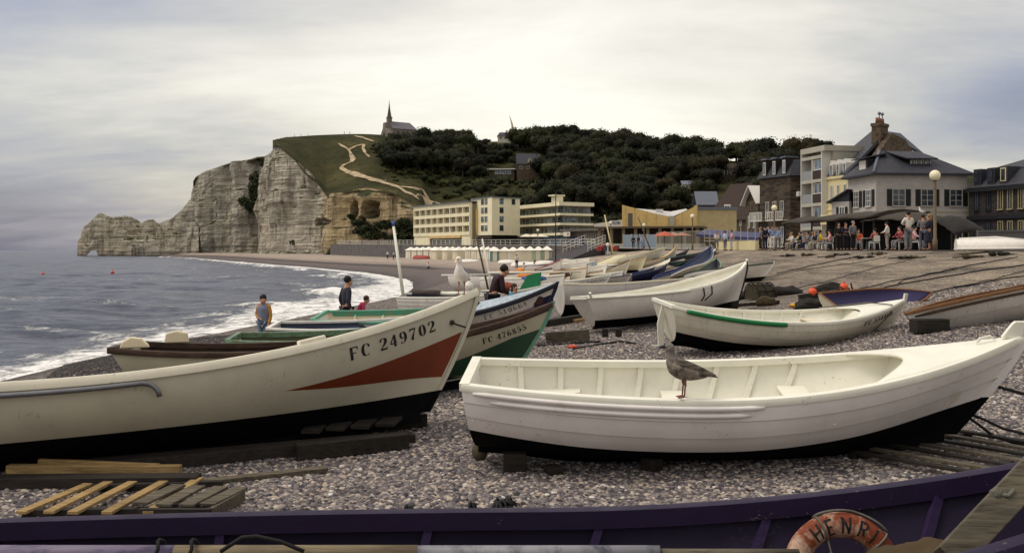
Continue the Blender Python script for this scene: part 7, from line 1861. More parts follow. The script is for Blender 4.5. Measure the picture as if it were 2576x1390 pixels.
    if detail:
        sd = fw.cross(up).normalized()
        for s_ in (-1, 1):
            mb = MB(); mb.ball(P['jaw'].lerp(P['cra'], .6) + fw * .088 + sd * .031 * s_, .0085, 8, 6); mb.build('eye', EYE, t)
            mb = MB(); mb.ball(P['jaw'].lerp(P['cra'], .45) + sd * .082 * s_ - fw * .01, (.014, .022, .03), 8, 6); mb.build('ear', SKIN, t)
        mb = MB(); m0 = P['jaw'] + fw * .078 + V3((0, 0, -.004)); mb.tube([m0 - sd * .022, m0 + fw * .005, m0 + sd * .022], [.003, .006, .003], 6); mb.build('mouth', mat('lips', (140, 80, 72), .5), t)
    return t
BENT = dict(spi=(0, .06, 1.1), che=(0, .16, 1.27), nek=(0, .24, 1.38), jaw=(0, .31, 1.42), cra=(0, .32, 1.53), nos=(0, .41, 1.43), sho=(.17, .16, 1.35), elb=(.22, .18, 1.08), wri=(.15, .34, .95), pal=(.13, .4, .93))
LOOK = dict(jaw=(0, .07, 1.53), cra=(0, .06, 1.64), nos=(0, .15, 1.54))
# the boy by the sea, looking down, one arm across his belly
figure('person', 'boy in a grey-blue vest with tan sleeves and jeans looking down by the surf', pose(jaw=(-.04, .07, 1.53), cra=(-.02, .06, 1.64), nos=(-.07, .15, 1.54), elb_r=(.25, -.04, 1.14), wri_r=(.09, .16, 1.08), pal_r=(.02, .18, 1.07), elb_l=(-.24, .0, 1.12), wri_l=(-.24, .12, .88), pal_l=(-.24, .15, .8)), cloth('tan_sleeve', (176, 124, 56)), cloth('jeans_pale', (120, 132, 152)), HAIRD, at(663, 628, 23) + V3((0, 0, -2.44)), R(160), 1.42)
boy = [o for o in bpy.data.objects if o.type == 'EMPTY' and o.get('label', '').startswith('boy in')][0]
mb = MB(); P = pose(); mb.loft([[V3((math.cos(a) * r * 1.18, math.sin(a) * r * .92 + .0, z)) for a in [2 * PI * j / 16 for j in range(16)]] for r, z in ((.165, .90), (.163, 1.0), (.158, 1.12), (.172, 1.3), (.155, 1.4), (.09, 1.455), (.075, 1.47))]); mb.build('vest', cloth('vest_grey', (112, 116, 136)), boy)
figure('person', 'man in a dark speckled jacket standing beside the surf with a child', pose(**dict(LOOK, elb=(.27, -.07, 1.15), wri=(.25, .02, .92), pal=(.24, .05, .84))), cloth('speckled_jacket', (48, 48, 60), .6), cloth('dark_trousers', (34, 34, 42)), HAIRD, at(872, 628, 25) + V3((0, 0, -2.42)), R(-60), 1.78)
figure('person', 'small child in a pink top bending down beside the man in the speckled jacket', pose(**BENT), cloth('pink', (178, 52, 92)), cloth('navy_short', (40, 40, 56)), HAIRM, at(900, 628, 25) + V3((0, 0, -2.36)), R(-75), 1.3)
figure('person', 'man in a dark maroon jacket bending over the boats', pose(**dict(BENT, wri=(.16, .36, .98), pal=(.14, .42, .96))), cloth('maroon_jacket', (50, 26, 34), .35), cloth('dark_trousers', (34, 34, 42)), HAIRD, at(1238, 628, 24.6) + V3((0, 0, -2.18)), R(-70), 1.95)
figure('person', 'girl with brown hair in a turquoise top among the boats', pose(), cloth('turquoise', (64, 150, 178)), cloth('jeans_pale', (120, 132, 152)), HAIRM, at(1294, 628, 24.4) + V3((0, 0, -2.12)), R(-130), 1.3, hairlong=True)
# promenade strollers
FOLD = dict(elb=(.24, .0, 1.14), wri=(.1, .18, 1.14), pal=(.03, .19, 1.15)); PHOTO = dict(elb=(.27, .14, 1.26), wri=(.1, .24, 1.55), pal=(.05, .24, 1.6))
C = cloth; wht, navy, beige, lblu, gry, blk, pnk = C('white', (206, 200, 190)), C('navy', (30, 32, 50)), C('beige', (148, 138, 124)), C('light_blue', (134, 152, 186)), C('grey', (110, 108, 110)), C('black', (30, 28, 30)), C('pink_pale', (206, 160, 160))
def stroll(label, q, Y, P, top, legs, hair, rz, h, **k):
    X = (q - 1288) / FOC * Y; return figure('person', label, P, top, legs, hair, (X, Y, promz(Y)), rz, h, detail=False, group=None, **k)
stroll('tall man in a white shirt and grey trousers seen from behind beside the tall lamp', 2285, 45.5, pose(**dict(FOLD, elb=(.28, .05, 1.2))), wht, gry, HAIRD, R(10), 1.80, sleeves=True)
stroll('blond woman in a long navy dress beside the tall lamp', 2337, 46, pose(**FOLD), navy, navy, HAIRB, R(60), 1.68, skirt=True, hairlong=True)
stroll('woman in grey holding a pink bundle next to the blond woman in navy', 2322, 46.4, pose(**FOLD), gry, C('jeans_dark', (86, 88, 104)), HAIRM, R(-20), 1.70)
stroll('man in a white shirt and beige trousers bending towards the cafe tables', 2232, 57, pose(**dict(LOOK, elb_l=(-.24, .1, 1.12), wri_l=(-.2, .3, 1.05), pal_l=(-.2, .36, 1.04))), wht, beige, HAIRD, R(60), 1.66)
stroll('man in a dark navy suit at the top of the shingle bank', 1925, 72, pose(), navy, navy, HAIRD, R(20), 1.78)
stroll('man in blue shirt and white trousers raising a camera to his face', 1943, 71.4, pose(**PHOTO), lblu, wht, HAIRM, R(170), 1.76)
stroll('man in a light blue shirt just right of the man with the camera', 1957, 72.5, pose(), lblu, gry, HAIRM, R(150), 1.72)
stroll('grey-haired man in a grey jacket left of the navy suit', 1913, 75, pose(), gry, blk, HAIRG, R(100), 1.74)
stroll('woman in white standing left of the pair on the promenade', 1803, 86, pose(**FOLD), wht, gry, HAIRM, R(180), 1.62)
stroll('person in pale blue and dark trousers, left one of the chatting pair', 1824, 84, pose(), C('pale_blue', (170, 182, 196)), gry, HAIRM, R(-60), 1.64)
stroll('person in pale pink and white trousers, right one of the chatting pair', 1840, 83.5, pose(**FOLD), pnk, C('trousers_pale', (170, 166, 176)), HAIRM, R(90), 1.7)
stroll('first dark-clothed waiter standing in the cafe, leftmost of the three', 2110, 62, pose(), blk, blk, HAIRD, R(170), 1.74)
stroll('second dark-clothed person standing in the middle of the cafe', 2127, 61.5, pose(**FOLD), navy, blk, HAIRM, R(190), 1.72)
stroll('man in a grey patterned top standing right of the two in black', 2146, 60, pose(), gry, blk, HAIRG, R(200), 1.78)
stroll('dark figure walking down the steps beside the red inflatable', 1593, 128, pose(), blk, blk, HAIRD, R(0), 1.7)
stroll('person in navy standing right of the steps below the terrace', 1606, 128, pose(), navy, gry, HAIRD, R(40), 1.72)
stroll('person in pale blue standing right of the one in navy', 1615, 127, pose(), C('pale_blue', (170, 182, 196)), lblu, HAIRB, R(200), 1.66)
SITP = pose(pel=(0, -.05, .52), spi=(0, -.07, .72), che=(0, -.05, .92), nek=(0, -.03, 1.07), jaw=(0, .01, 1.16), cra=(0, -.02, 1.26), nos=(0, .1, 1.2), hip=(.1, 0, .5), kne=(.12, .4, .5), ank=(.12, .38, .09), toe=(.13, .53, .035), sho=(.17, -.05, 1.01), elb=(.23, .06, .78), wri=(.16, .3, .74), pal=(.14, .36, .74))
sc = [('white', wht), ('navy', navy), ('grey', gry), ('black', blk), ('yellow', C('yellow', (206, 176, 40))), ('pink striped', C('pink_stripe', (206, 150, 150))), ('olive yellow', C('olive', (168, 160, 70))), ('sky blue', lblu), ('orange', C('orange', (178, 74, 40))), ('salmon', C('salmon', (150, 84, 70))), ('red', C('red', (130, 50, 56))), ('pale pink', pnk)]
for (nm, m), c in zip(sc, CH):
    figure('person', 'cafe guest in a %s top sitting on a white chair' % nm, SITP, m, (gry, navy, beige)[len(nm) % 3], (HAIRD, HAIRM, HAIRB)[len(nm) % 3], c.location, c.rotation_euler.z, 1.68, detail=False, group='guests at the cafe tables')
# far bathers and walkers on the beach and cliff
FARP = None
def far(label, p, m, m2, h=1.7):
    global FARP
    if FARP is None: o = FARP = figure('person', label, pose(), m, m2, HAIRD, p, 0, h, detail=False)
    else:
        o = copy_tree(FARP, None, {FARP.children[1].data.materials[0].name: m, FARP.children[2].data.materials[0].name: m2}); o.location = p
    o['label'] = label; o.rotation_euler.z = p[0]; return o
far('walker in white standing in front of the white beach huts', gp(1452, 148), wht, navy)
far('person in blue crouching among the boats left of the ramp foot', gp(1318, 96, -.6), lblu, lblu)
far('dark-clothed person by the ramp foot carrying gear', gp(1345, 84, -.3), blk, blk)
far('grey-clothed figure walking towards the huts right of the leaning masts', gp(1300, 118), gry, gry)
far('bather in blue standing near the far water line', gp(975, 205), lblu, lblu)
far('dark bather at the far water line right of the blue one', gp(990, 200), navy, navy)
far('bather in pink sitting alone on the dark shingle', gp(1078, 150, -.7), C('pink', (178, 52, 92)), pnk)
far('small dark walker alone far along the beach under the cliff', gp(858, 330), blk, blk)
for k, (x, y) in enumerate(((741, 344), (757, 342), (775, 342), (866, 341), (880, 341))):
    Y = tab(x, KY) - 2; far(('first walker from the cliff edge on the clifftop skyline', 'second walker from the cliff edge on the clifftop skyline', 'third walker from the cliff edge on the clifftop skyline', 'left one of two walkers midway along the clifftop skyline', 'right one of two walkers midway along the clifftop skyline')[k], ((x - 1288) / FOC * Y, Y, hillz(x, Y) + .3), blk, blk)
p = hill_at(970, 463); far('hiker in dark clothes on the chalk path of the hill', p + V3((0, 0, .5)), blk, navy, 1.9)

# ================================================================ gulls
def gull(name, label, base, rz, s, bodym, wingm, headm, billm, legm, tailm, neck=1.0, pitch=0, eyem=EYE):
    """standing gull, facing local +x, feet at the origin"""
    t = thing(name, label, 'gull', base, (0, 0, rz)); t.scale = (s, s, s)
    Z = .115
    # (x, z, half width, half height): tail root, belly, breast, neck, head, face
    up = neck
    S = [(-.20, Z + .075, .022, .02), (-.15, Z + .085, .05, .045), (-.06, Z + .10, .078, .072), (.02, Z + .125, .088, .086), (.075, Z + .16, .078, .08), (.105, Z + .205, .055, .055), (.115, Z + .25 * up, .037, .038), (.117, Z + .285 * up, .036, .037), (.125, Z + .318 * up, .043, .043), (.138, Z + .335 * up, .036, .035), (.158, Z + .332 * up, .02, .02), (.168, Z + .33 * up, .012, .012)]
    mb = MB(); rings = []; n = 16
    for i, (x, z, a, b) in enumerate(S):
        p0, p1 = S[max(i - 1, 0)], S[min(i + 1, len(S) - 1)]; d = V3((p1[0] - p0[0], 0, p1[1] - p0[1])).normalized(); u = V3((-d.z, 0, d.x))
        rings.append([V3((x, 0, z)) + V3((0, 1, 0)) * math.cos(2*PI*j/n) * a + u * math.sin(2*PI*j/n) * b for j in range(n)])
    # finer rings through Catmull-Rom
    fine = []
    for i in range(len(rings) - 1):
        for k in range(4):
            q = k / 4; r0, r1, r2, r3 = rings[max(i-1, 0)], rings[i], rings[i+1], rings[min(i+2, len(rings)-1)]
            fine.append([.5 * ((2*b_) + (c_-a_)*q + (2*a_-5*b_+4*c_-d_)*q*q + (-a_+3*b_-3*c_+d_)*q**3) for a_, b_, c_, d_ in zip(r0, r1, r2, r3)])
    fine.append(rings[-1])
    mb.loft(fine); nb = len(mb.f)
    for i, f in enumerate(mb.f):
        zc = sum((mb.v[k].z for k in f)) / len(f); mb.mi[i] = 1 if zc > Z + .225 * up else 0
    mb.build('body', [bodym, headm], t)
    for sd in (-1, 1):
        mb = MB(); rings = []
        for i in range(13):
            u = i / 12; x = lerp(.085, -.275, u); zc = Z + lerp(.185, .075, u ** .8); hh = .072 * math.sin(PI * min(1, u * .85 + .15)) ** .7 * (1 - .55 * u) + .004; th = .016 * (1 - u) + .004
            y = sd * (.07 * math.sin(PI * min(1, (1 - u) * .72 + .0) * .8 + .25) ** .8 + .018)
            y = sd * lerp(.068, .02, u ** 1.6) if u > .2 else sd * lerp(.05, .071, u / .2)
            rings.append([V3((x, y + sd * th * math.cos(a), zc + hh * math.sin(a))) for a in [2 * PI * j / 10 for j in range(10)]])
        mb.loft(rings); mb.build('wing', wingm, t)
        mb = MB(); mb.tube([(-.13, sd * .016, Z + .085), (-.24, sd * .012, Z + .07), (-.29, sd * .006, Z + .058)], [.012, .01, .004], 6); mb.build('primaries', tailm, t)
        y = sd * .038
        mb = MB(); mb.tube([(.005, y * .9, Z + .06), (-.005, y, Z - .015), (0.0, y, Z - .02), (.006, y, .012)], [.017, .008, .0075, .0065], 8)
        for a in (-.5, 0, .5):
            mb.tube([(.004, y, .012), (.03, y + math.sin(a) * .028, .008), (.058, y + math.sin(a) * .05, .004)], [.0065, .005, .003], 6)
        web = [V3((.004, y, .008)), V3((.054, y + math.sin(.5) * .045, .004)), V3((.05, y, .004)), V3((.054, y - math.sin(.5) * .045, .004))]; mb.add(web + [p + V3((0, 0, -.003)) for p in web], [(0, 2, 1), (0, 3, 2), (4, 5, 6), (4, 6, 7), (1, 2, 6, 5), (2, 3, 7, 6)])
        mb.tube([(.004, y, .012), (-.014, y, .006)], [.005, .003], 6)
        mb.build('leg', legm, t)
        mb = MB(); mb.ball((.139, sd * .0335, Z + .338 * up), .0048, 8, 6); mb.build('eye', eyem, t)
    mb = MB(); hz = Z + .330 * up; mb.tube([(.158, 0, hz), (.185, 0, hz - .001), (.208, 0, hz - .006), (.217, 0, hz - .016)], [.0125, .0105, .008, .002], 8, flat=1.25); mb.build('bill', billm, t)
    mb = MB(); mb.grid(lambda u, w: (lerp(-.17, -.285, u), lerp(-.03, .03, w) * lerp(.9, 1.1, u), Z + lerp(.085, .055, u)), 4, 4); mb.build('tail', tailm, t, solid=.008)
    return t
GW_ = mat('gull_white', (226, 218, 210), .7, .08, 20, .2, 60); GG = mat('gull_grey_wing', (134, 136, 146), .7, .1, 20, .2, 60); GY = mat('gull_bill_yellow', (214, 160, 36), .4); GP = mat('gull_leg_pink', (150, 104, 92), .6)
GB = mat('gull_brown_mottled', (84, 76, 68), .8, .55, 22, .5, 60, c2=(150, 138, 124)); GBW = mat('gull_brown_wing', (52, 46, 42), .8, .6, 24, .5, 60, c2=(130, 118, 104), stretch=(.5, 1, 1.6)); GBH = mat('gull_brown_head', (118, 110, 104), .8, .3, 26, .4, 60); GBK = mat('gull_dark_bill', (26, 24, 24), .4); GLM = mat('gull_leg_red', (124, 70, 62), .6); GT = mat('gull_dark_tail', (40, 36, 34), .8)
def rest(b, t, sd, dz, inset=.05): p = b.P(t, 1, sd, -inset); p.z += dz; return b.world(p)
def sc_for(px_h, Y, full=.492): return px_h / FOC * Y / full
pA = rest(bA, .966, -1, .05, .035)
g1 = gull('seagull', 'white gull with yellow bill standing on the bow of FC 249702', pA, R(-104), sc_for(97, pA.y), GW_, GG, GW_, GY, GP, GT, 1.0)
pW = rest(w19, .385, -1, .04, .055)
g2 = gull('seagull', 'mottled brown young gull standing on the side of the clean white boat', pW, R(184), sc_for(144, pW.y), GB, GBW, GBH, GBK, GLM, GT, .98)
p = at(2319, 541, 57); g3 = gull('seagull', 'tiny white gull perched on the cafe canvas roof above the strollers', p, R(160), 1.0, GW_, GG, GW_, GY, GP, GT)

# ================================================================ things strewn over the shingle
def plank(name, label, a, b, w, h, m, lift=0, cat='plank', up=(0, 0, 1), grp=None):
    a, b = V3(a), V3(b); c = (a + b) / 2; mb = MB(); mb.beam(a + V3((0, 0, lift)), b + V3((0, 0, lift)), w, h, up); return tag(mb.build(name, m, org=c, bevel=.006), label, cat, grp)
def g(x, y, dz=0): p = on_beach(x, y); p.z += dz; return p
PALE = wood('pale_lath', (120, 98, 64), (176, 146, 98)); DKW = wood('wet_dark_plank', (28, 25, 24), (58, 50, 44))
# pallet of pale laths, lower left
tp = thing('pallet', 'broken wooden pallet of pale slats on dark bearers lying at the lower left', 'pallet', g(330, 1265)); O = tp.location.copy()
for k, (x0, y0, x1, y1) in enumerate(((52, 1312, 222, 1238), (122, 1312, 275, 1232), (182, 1314, 340, 1230), (268, 1314, 420, 1226), (372, 1312, 500, 1222), (462, 1306, 560, 1248))):
    a, b = g(x0, y0, .075), g(x1, y1, .075); mb = MB(); mb.beam(a, b, .095 if k < 5 else .12, .028); mb.build('slat', PALE if k < 5 else GREYWOOD, tp, org=O, bevel=.004)
for x0, y0, x1, y1 in ((60, 1300, 470, 1296), (210, 1238, 560, 1226)):
    a, b = g(x0, y0, .03), g(x1, y1, .03); mb = MB(); mb.beam(a, b, .08, .075); mb.build('bearer', DKW, tp, org=O)
tp2 = thing('pallet', 'grey weathered half pallet beside the pale slats', 'pallet', g(510, 1280)); O = tp2.location.copy()
for k, (x0, y0, x1, y1) in enumerate(((352, 1300, 450, 1250), (410, 1304, 500, 1252), (468, 1304, 556, 1254), (520, 1302, 606, 1256))):
    a, b = g(x0, y0, .11), g(x1, y1, .11); mb = MB(); mb.beam(a, b, .14, .025); mb.build('slat', GREYWOOD, tp2, org=O, bevel=.004)
a, b = g(350, 1310, .05), g(530, 1310, .05); mb = MB(); mb.beam(a, b, .06, .11); mb.build('bearer', DKW, tp2, org=O); a, b = g(530, 1310, .05), g(612, 1262, .05); mb = MB(); mb.beam(a, b, .04, .12); mb.build('bearer', GREYWOOD, tp2, org=O)
plank('timber_bearer', 'long pale timber lying under the orange flash boat on the left', g(20, 1205, .10), g(455, 1205, .10), .10, .09, PALE)
plank('timber_bearer', 'slanting pale lath above the long timber on the left', g(98, 1196, .14), g(400, 1206, .13), .06, .06, PALE)
plank('timber_bearer', 'black wet beam along the ground beneath the left boat', g(0, 1226, .05), g(500, 1222, .05), .22, .12, DKW)
plank('timber_bearer', 'flat driftwood plank running out from under the left boat', g(480, 1224, .03), g(820, 1186, .03), .14, .05, GREYWOOD)
# sled under the orange flash boat
ts_ = thing('launching_sled', 'heavy dark timber sled under the bow of the orange flash boat', 'sled', g(900, 1130)); O = ts_.location.copy()
def sled(t, O, runners, boards, m1, m2, hh):
    for a, b in runners: mb = MB(); mb.beam(a, b, .17, hh); mb.build('runner', m1, t, org=O, bevel=.012)
    for a, b in boards: mb = MB(); mb.beam(a, b, .22, .045); mb.build('board', m2, t, org=O, bevel=.006)
sled(ts_, O, [(g(745, 1158, .09), g(1025, 1128, .09)), (g(800, 1098, .09), g(1070, 1074, .09))], [(g(780 + 62 * i, 1132 - 6.5 * i, .205), g(840 + 62 * i, 1078 - 5.5 * i, .205)) for i in range(4)], OLDWOOD, OLDWOOD, .18)
for k, (x, y, w_, h_) in enumerate(((150, 1160, .16, .30), (-120, 1165, .16, .32))): plank('boat_prop', ('short grey prop between the left boat and the ground', 'grey prop under the left boat at the frame edge')[k], g(x + 14, y, .02) + V3((0, .7, 0)), g(x, y, .34) + V3((0, .7, 0)), .12, .06, GREYWOOD, 0, 'prop', (0, 1, 0))
plank('keel_beam', 'black beam hidden in the shade under the left boats keel', V3((-4.6, 10.3, -2.28)), V3((-1.2, 11.9, -2.26)), .3, .16, DKW, 0, 'beam')
# chocks under the white boat
for k, (x, y, Y, s_) in enumerate(((1295, 1146, 10.35, (.24, .2, .2)), (1392, 1172, 10.2, (.16, .18, .1)), (1640, 1160, 10.2, (.14, .2, .14)))):
    p = at(x, y, Y); p.z = ground(p.x, Y) + s_[2] * .5 - .01; mb = MB(); mb.box(p, s_, (0, 0, .3 * k)); tag(mb.build('timber_chock', OLDWOOD, org=p, bevel=.015), ('black timber chock under the stern of the clean white boat', 'small dark block in front of the stern chock', 'dark block under the middle of the clean white boat')[k], 'chock')
p = at(1207, 1097, 10.9); p.z = ground(p.x, p.y) + .09; mb = MB(); mb.ball(p, (.09, .06, .1), 14, 10); tag(mb.build('round_float', mat('float_mossy', (84, 78, 58), .8, .4, 8, .3), org=p), 'mossy round float at the stern corner of the clean white boat', 'float')
tl_ = thing('slipway_ladder', 'slatted wooden launching ladder under the bow of the clean white boat', 'slipway', g(2460, 1140)); O = tl_.location.copy()
for i in range(7):
    u = i / 6; a, b = g(lerp(2150, 2420, u), lerp(1152, 1098, u), .06), g(lerp(2490, 2660, u), lerp(1212, 1140, u), .06); mb = MB(); mb.beam(a, b, .10, .03); mb.build('slat', GREYWOOD if i % 2 else OLDWOOD, tl_, org=O, bevel=.004)
for x0, y0, x1, y1 in ((2140, 1156, 2440, 1096), (2430, 1200, 2640, 1140)): mb = MB(); mb.beam(g(x0, y0, .025), g(x1, y1, .025), .1, .05); mb.build('bearer', DKW, tl_, org=O)
def rope(label, pts, r, m=ROPE_D, name='rope', dz=.02, wob=.03):
    P = []
    for i in range(len(pts) - 1):
        a, b = V3(pts[i]), V3(pts[i + 1]); n = max(2, int((b - a).length / .35)); n = min(n, 40)
        for j in range(n): q = a.lerp(b, j / n); q += V3((noise.noise(q * 1.7) * wob, noise.noise(q * 1.7 + V3((9, 0, 0))) * wob, 0)); P.append(q)
    P.append(V3(pts[-1])); mb = MB(); mb.tube([p + V3((0, 0, dz)) for p in P], r, 6); return tag(mb.build(name, m, org=P[0]), label, 'rope')
bw = w19.world(w19.P(.99, .22, 1, 0))
rope('dark mooring rope running right from the clean white boats stem', [bw, g(2520, 1092, .05), g(2650, 1112)], .016)
rope('second mooring rope running right and lower from the same stem', [bw + V3((0, 0, -.03)), g(2500, 1110, .03), g(2700, 1165)], .016)
rope('taut dark rope leaving the frame at the white boats waterline', [w19.world(w19.P(.995, .5, 1, 0)), at(2640, 1012, 11.3)], .018, wob=.0)
mb = MB(); p = w19.world(w19.P(.475, .6, -1, -.22)); mb.beam(p + V3((-.16, 0, -.02)), p + V3((.12, .03, .05)), .05, .035); mb.beam(p + V3((-.05, .04, -.01)), p + V3((.16, .02, .0)), .04, .02); tag(mb.build('broken_oarlock_block', OLDWOOD, org=p, bevel=.005), 'small dark broken piece of wood inside the clean white boat right of the gull', 'wood piece')
# seaweed and scraps on the foreground shingle
WEED = mat('dark_seaweed', (22, 21, 20), .7, .3, 9, .4)
def weed(label, c, n, r):
    c = V3(c); mb = MB(); rw = random.Random(n)
    for k in range(n):
        a = rw.uniform(0, 6.28); L = rw.uniform(.4, 1) * r; P = [c + V3((0, 0, .01))]
        for j in range(1, 5): P.append(c + V3((math.cos(a + .3 * j) * L * j / 4, math.sin(a + .3 * j) * L * j / 4, .02 + .07 * math.sin(j) * rw.random())))
        mb.tube(P, [.006, .014, .02, .014, .004], 6, flat=.4)
    return tag(mb.build('seaweed', WEED, org=c), label, 'seaweed')
weed('black tuft of seaweed on the pebbles above the purple rail', g(1272, 1285, .03), 26, .16)
weed('small scrap of dark weed left of the black tuft', g(1190, 1292, .02), 9, .07)
weed('dark weed scrap close to the purple rail near the middle', g(1030, 1300, .02), 9, .08)
plank('plank', 'blue-grey painted plank lying against the purple rail', g(868, 1310, .04), g(982, 1306, .04), .1, .05, DKBLUE)
plank('plank', 'short brown stake poking up behind the purple rail', g(702, 1312, .03), g(778, 1302, .05), .07, .06, OLDWOOD)
# between the boats: beams, ropes, anchors
plank('timber_beam', 'weathered beam lying at the bows of the green boats', at(1375, 850, 22.2), at(1482, 842, 22), .2, .25, GREYWOOD, 0, 'beam')
plank('timber_beam', 'black rotten beam under the stern of the big white boats', g(1370, 822, .08), g(1500, 800, .08), .2, .2, DKW, 0, 'beam')
plank('timber_beam', 'yellowish plank beneath the stern of the big white boat', g(1440, 812, .05), g(1520, 798, .05), .25, .08, PALE, 0, 'beam')
for k, x in enumerate((1522, 1556)): plank('stake', ('left of two short dark stakes on the open shingle', 'right of two short dark stakes on the open shingle')[k], g(x, 848, -.05), g(x, 848, .2), .14, .14, DKW, 0, 'stake', (0, 1, 0))
rope('thin cable lying across the shingle from the green boats to the ivory boat', [at(1368, 846, 22.3), g(1500, 838), g(1600, 836), g(1690, 832)], .012, ROPE_G)
rope('black rope snaking across the open shingle below the thin cable', [g(1352, 872), g(1450, 866), g(1510, 862)], .022); rope('dark rope curling near the orange rag', [g(1440, 880), g(1520, 866), g(1560, 860), g(1600, 866)], .02)
rope('dark rope at the foot of the ivory boats stern', [g(1655, 872), g(1720, 862), g(1800, 858)][:2] + [g(1700, 852)], .02)
mb = MB(); p = g(1441, 876, .03); mb.ball(p, (.1, .06, .04), 10, 6, 0, .3, 2); tag(mb.build('rag', paint('rag_orange', (206, 74, 44)), org=p), 'orange rag on the open shingle right of the green bows', 'rag')
tp_ = thing('lobster_pot', 'half-round lobster pot with netting standing on the shingle', 'lobster pot', on_beach(1912, 752)); 
mb = MB()
for x in (-.3, 0, .3): mb.tube([(x, .28 * math.cos(a), .42 * math.sin(a)) for a in [PI * k / 12 for k in range(13)]], .018, 6)
for a in (0, .5, 1.05, 1.57, 2.1, 2.6, PI): mb.tube([(-.3, .28 * math.cos(a), .42 * math.sin(a)), (.3, .28 * math.cos(a), .42 * math.sin(a))], .014, 5)
mb.build('frame', OLDWOOD, tp_); mb = MB(); mb.loft([[(x, .26 * math.cos(a), .39 * math.sin(a)) for a in [PI * k / 10 for k in range(11)]] for x in (-.29, 0, .29)]); mb.build('netting', mat('pot_net', (66, 60, 44), .95, .6, 26, .8, 60), tp_); tp_.rotation_euler.z = .5; tp_.scale = (1.25,) * 3
IRON = mat('rusty_iron', (58, 44, 36), .8, .3, 12, .4, 40)
def anchor(label, p, rz, s):
    t = thing('anchor', label, 'anchor', p, (0, R(12), rz)); t.scale = (s,) * 3; mb = MB(); mb.tube([(0, 0, .06), (1.1, 0, .12)], .035, 8); mb.build('shank', IRON, t)
    for a in range(4): an = a * PI / 2 + .6; mb = MB(); mb.tube([(1.05, 0, .12)] + [(1.1 - .35 * math.sin(k * .5), math.cos(an) * .42 * math.sin(k * .42 + .1), .12 + math.sin(an) * .42 * math.sin(k * .42 + .1)) for k in range(1, 5)], [.03, .028, .024, .02, .012], 6); mb.build('fluke', IRON, t)
    return t
anchor('rusty grapnel anchor with curved arms right of the orange floats', g(2070, 752, .18), 0.3, .95); anchor('rusty grapnel lying low left of the purple dinghy', g(2008, 772, .15), -.5, .8); anchor('small grapnel in front of the ropes near the dinghys corner', g(2068, 782, .12), 1.0, .6)
for k, (x, y) in enumerate(((2044, 752), (2123, 740))): p = g(x, y, .2); mb = MB(); mb.ball(p, .13, 14, 10); mb.tube([p + V3((0, 0, .12)), p + V3((0, 0, .18))], .03, 6); tag(mb.build('net_float', paint('float_red_orange', (216, 84, 48)), org=p), ('left of two orange net floats beside the anchors', 'right of two orange net floats beside the anchors')[k], 'float')
p = g(2000, 774, .06); mb = MB(); mb.ball(p, (.16, .1, .06), 12, 8, 0, .3, 3); tag(mb.build('rag', paint('rag_yellow', (214, 160, 52)), org=p), 'yellow and red rag among the anchors', 'rag')
def heap(label, p, r, m, seed, name='net_heap'): mb = MB(); mb.ball(V3(p) + V3((0, 0, r[2] * .4)), r, 18, 10, 0, .35, seed, 2.5); return tag(mb.build(name, m, org=p), label, 'net heap')
NETM = mat('net_dark', (38, 34, 30), .95, .6, 20, 1, 60); NETO = mat('net_olive', (70, 60, 38), .95, .6, 20, 1, 60)
heap('dark net heap behind the orange floats', g(1975, 742), (.55, .3, .2), NETM, 1); heap('dark net heap between the two floats', g(2090, 738), (.6, .3, .22), NETM, 2); heap('olive net mound left of the yellow rag', g(1928, 768), (.3, .25, .18), NETO, 3); heap('black net tangle in front of the purple dinghy', g(2050, 780), (.5, .3, .2), NETM, 4); heap('dark gear at the foot of the big white boats stem', g(1868, 752), (.5, .3, .15), NETM, 5)
plank('timber_beam', 'old log with bark lying behind the two orange floats', g(2010, 756, .08), g(2110, 744, .1), .2, .18, OLDWOOD, 0, 'log'); plank('timber_beam', 'dark driftwood lying right of the lobster pot', g(1800, 778, .06), g(1960, 764, .06), .14, .1, OLDWOOD, 0, 'driftwood'); plank('stake', 'thick dark stump standing behind the ivory boat', g(1848, 790, -.05), g(1848, 790, .35), .16, .16, OLDWOOD, 0, 'stake', (0, 1, 0))
p = on_beach(2338, 836); mb = MB(); mb.box(p + V3((0, 0, .12)), (.66, .3, .26), (0, 0, .1)); tag(mb.build('timber_chock', OLDWOOD, org=p, bevel=.02), 'big dark timber chock beside the brown rimmed boat', 'chock')
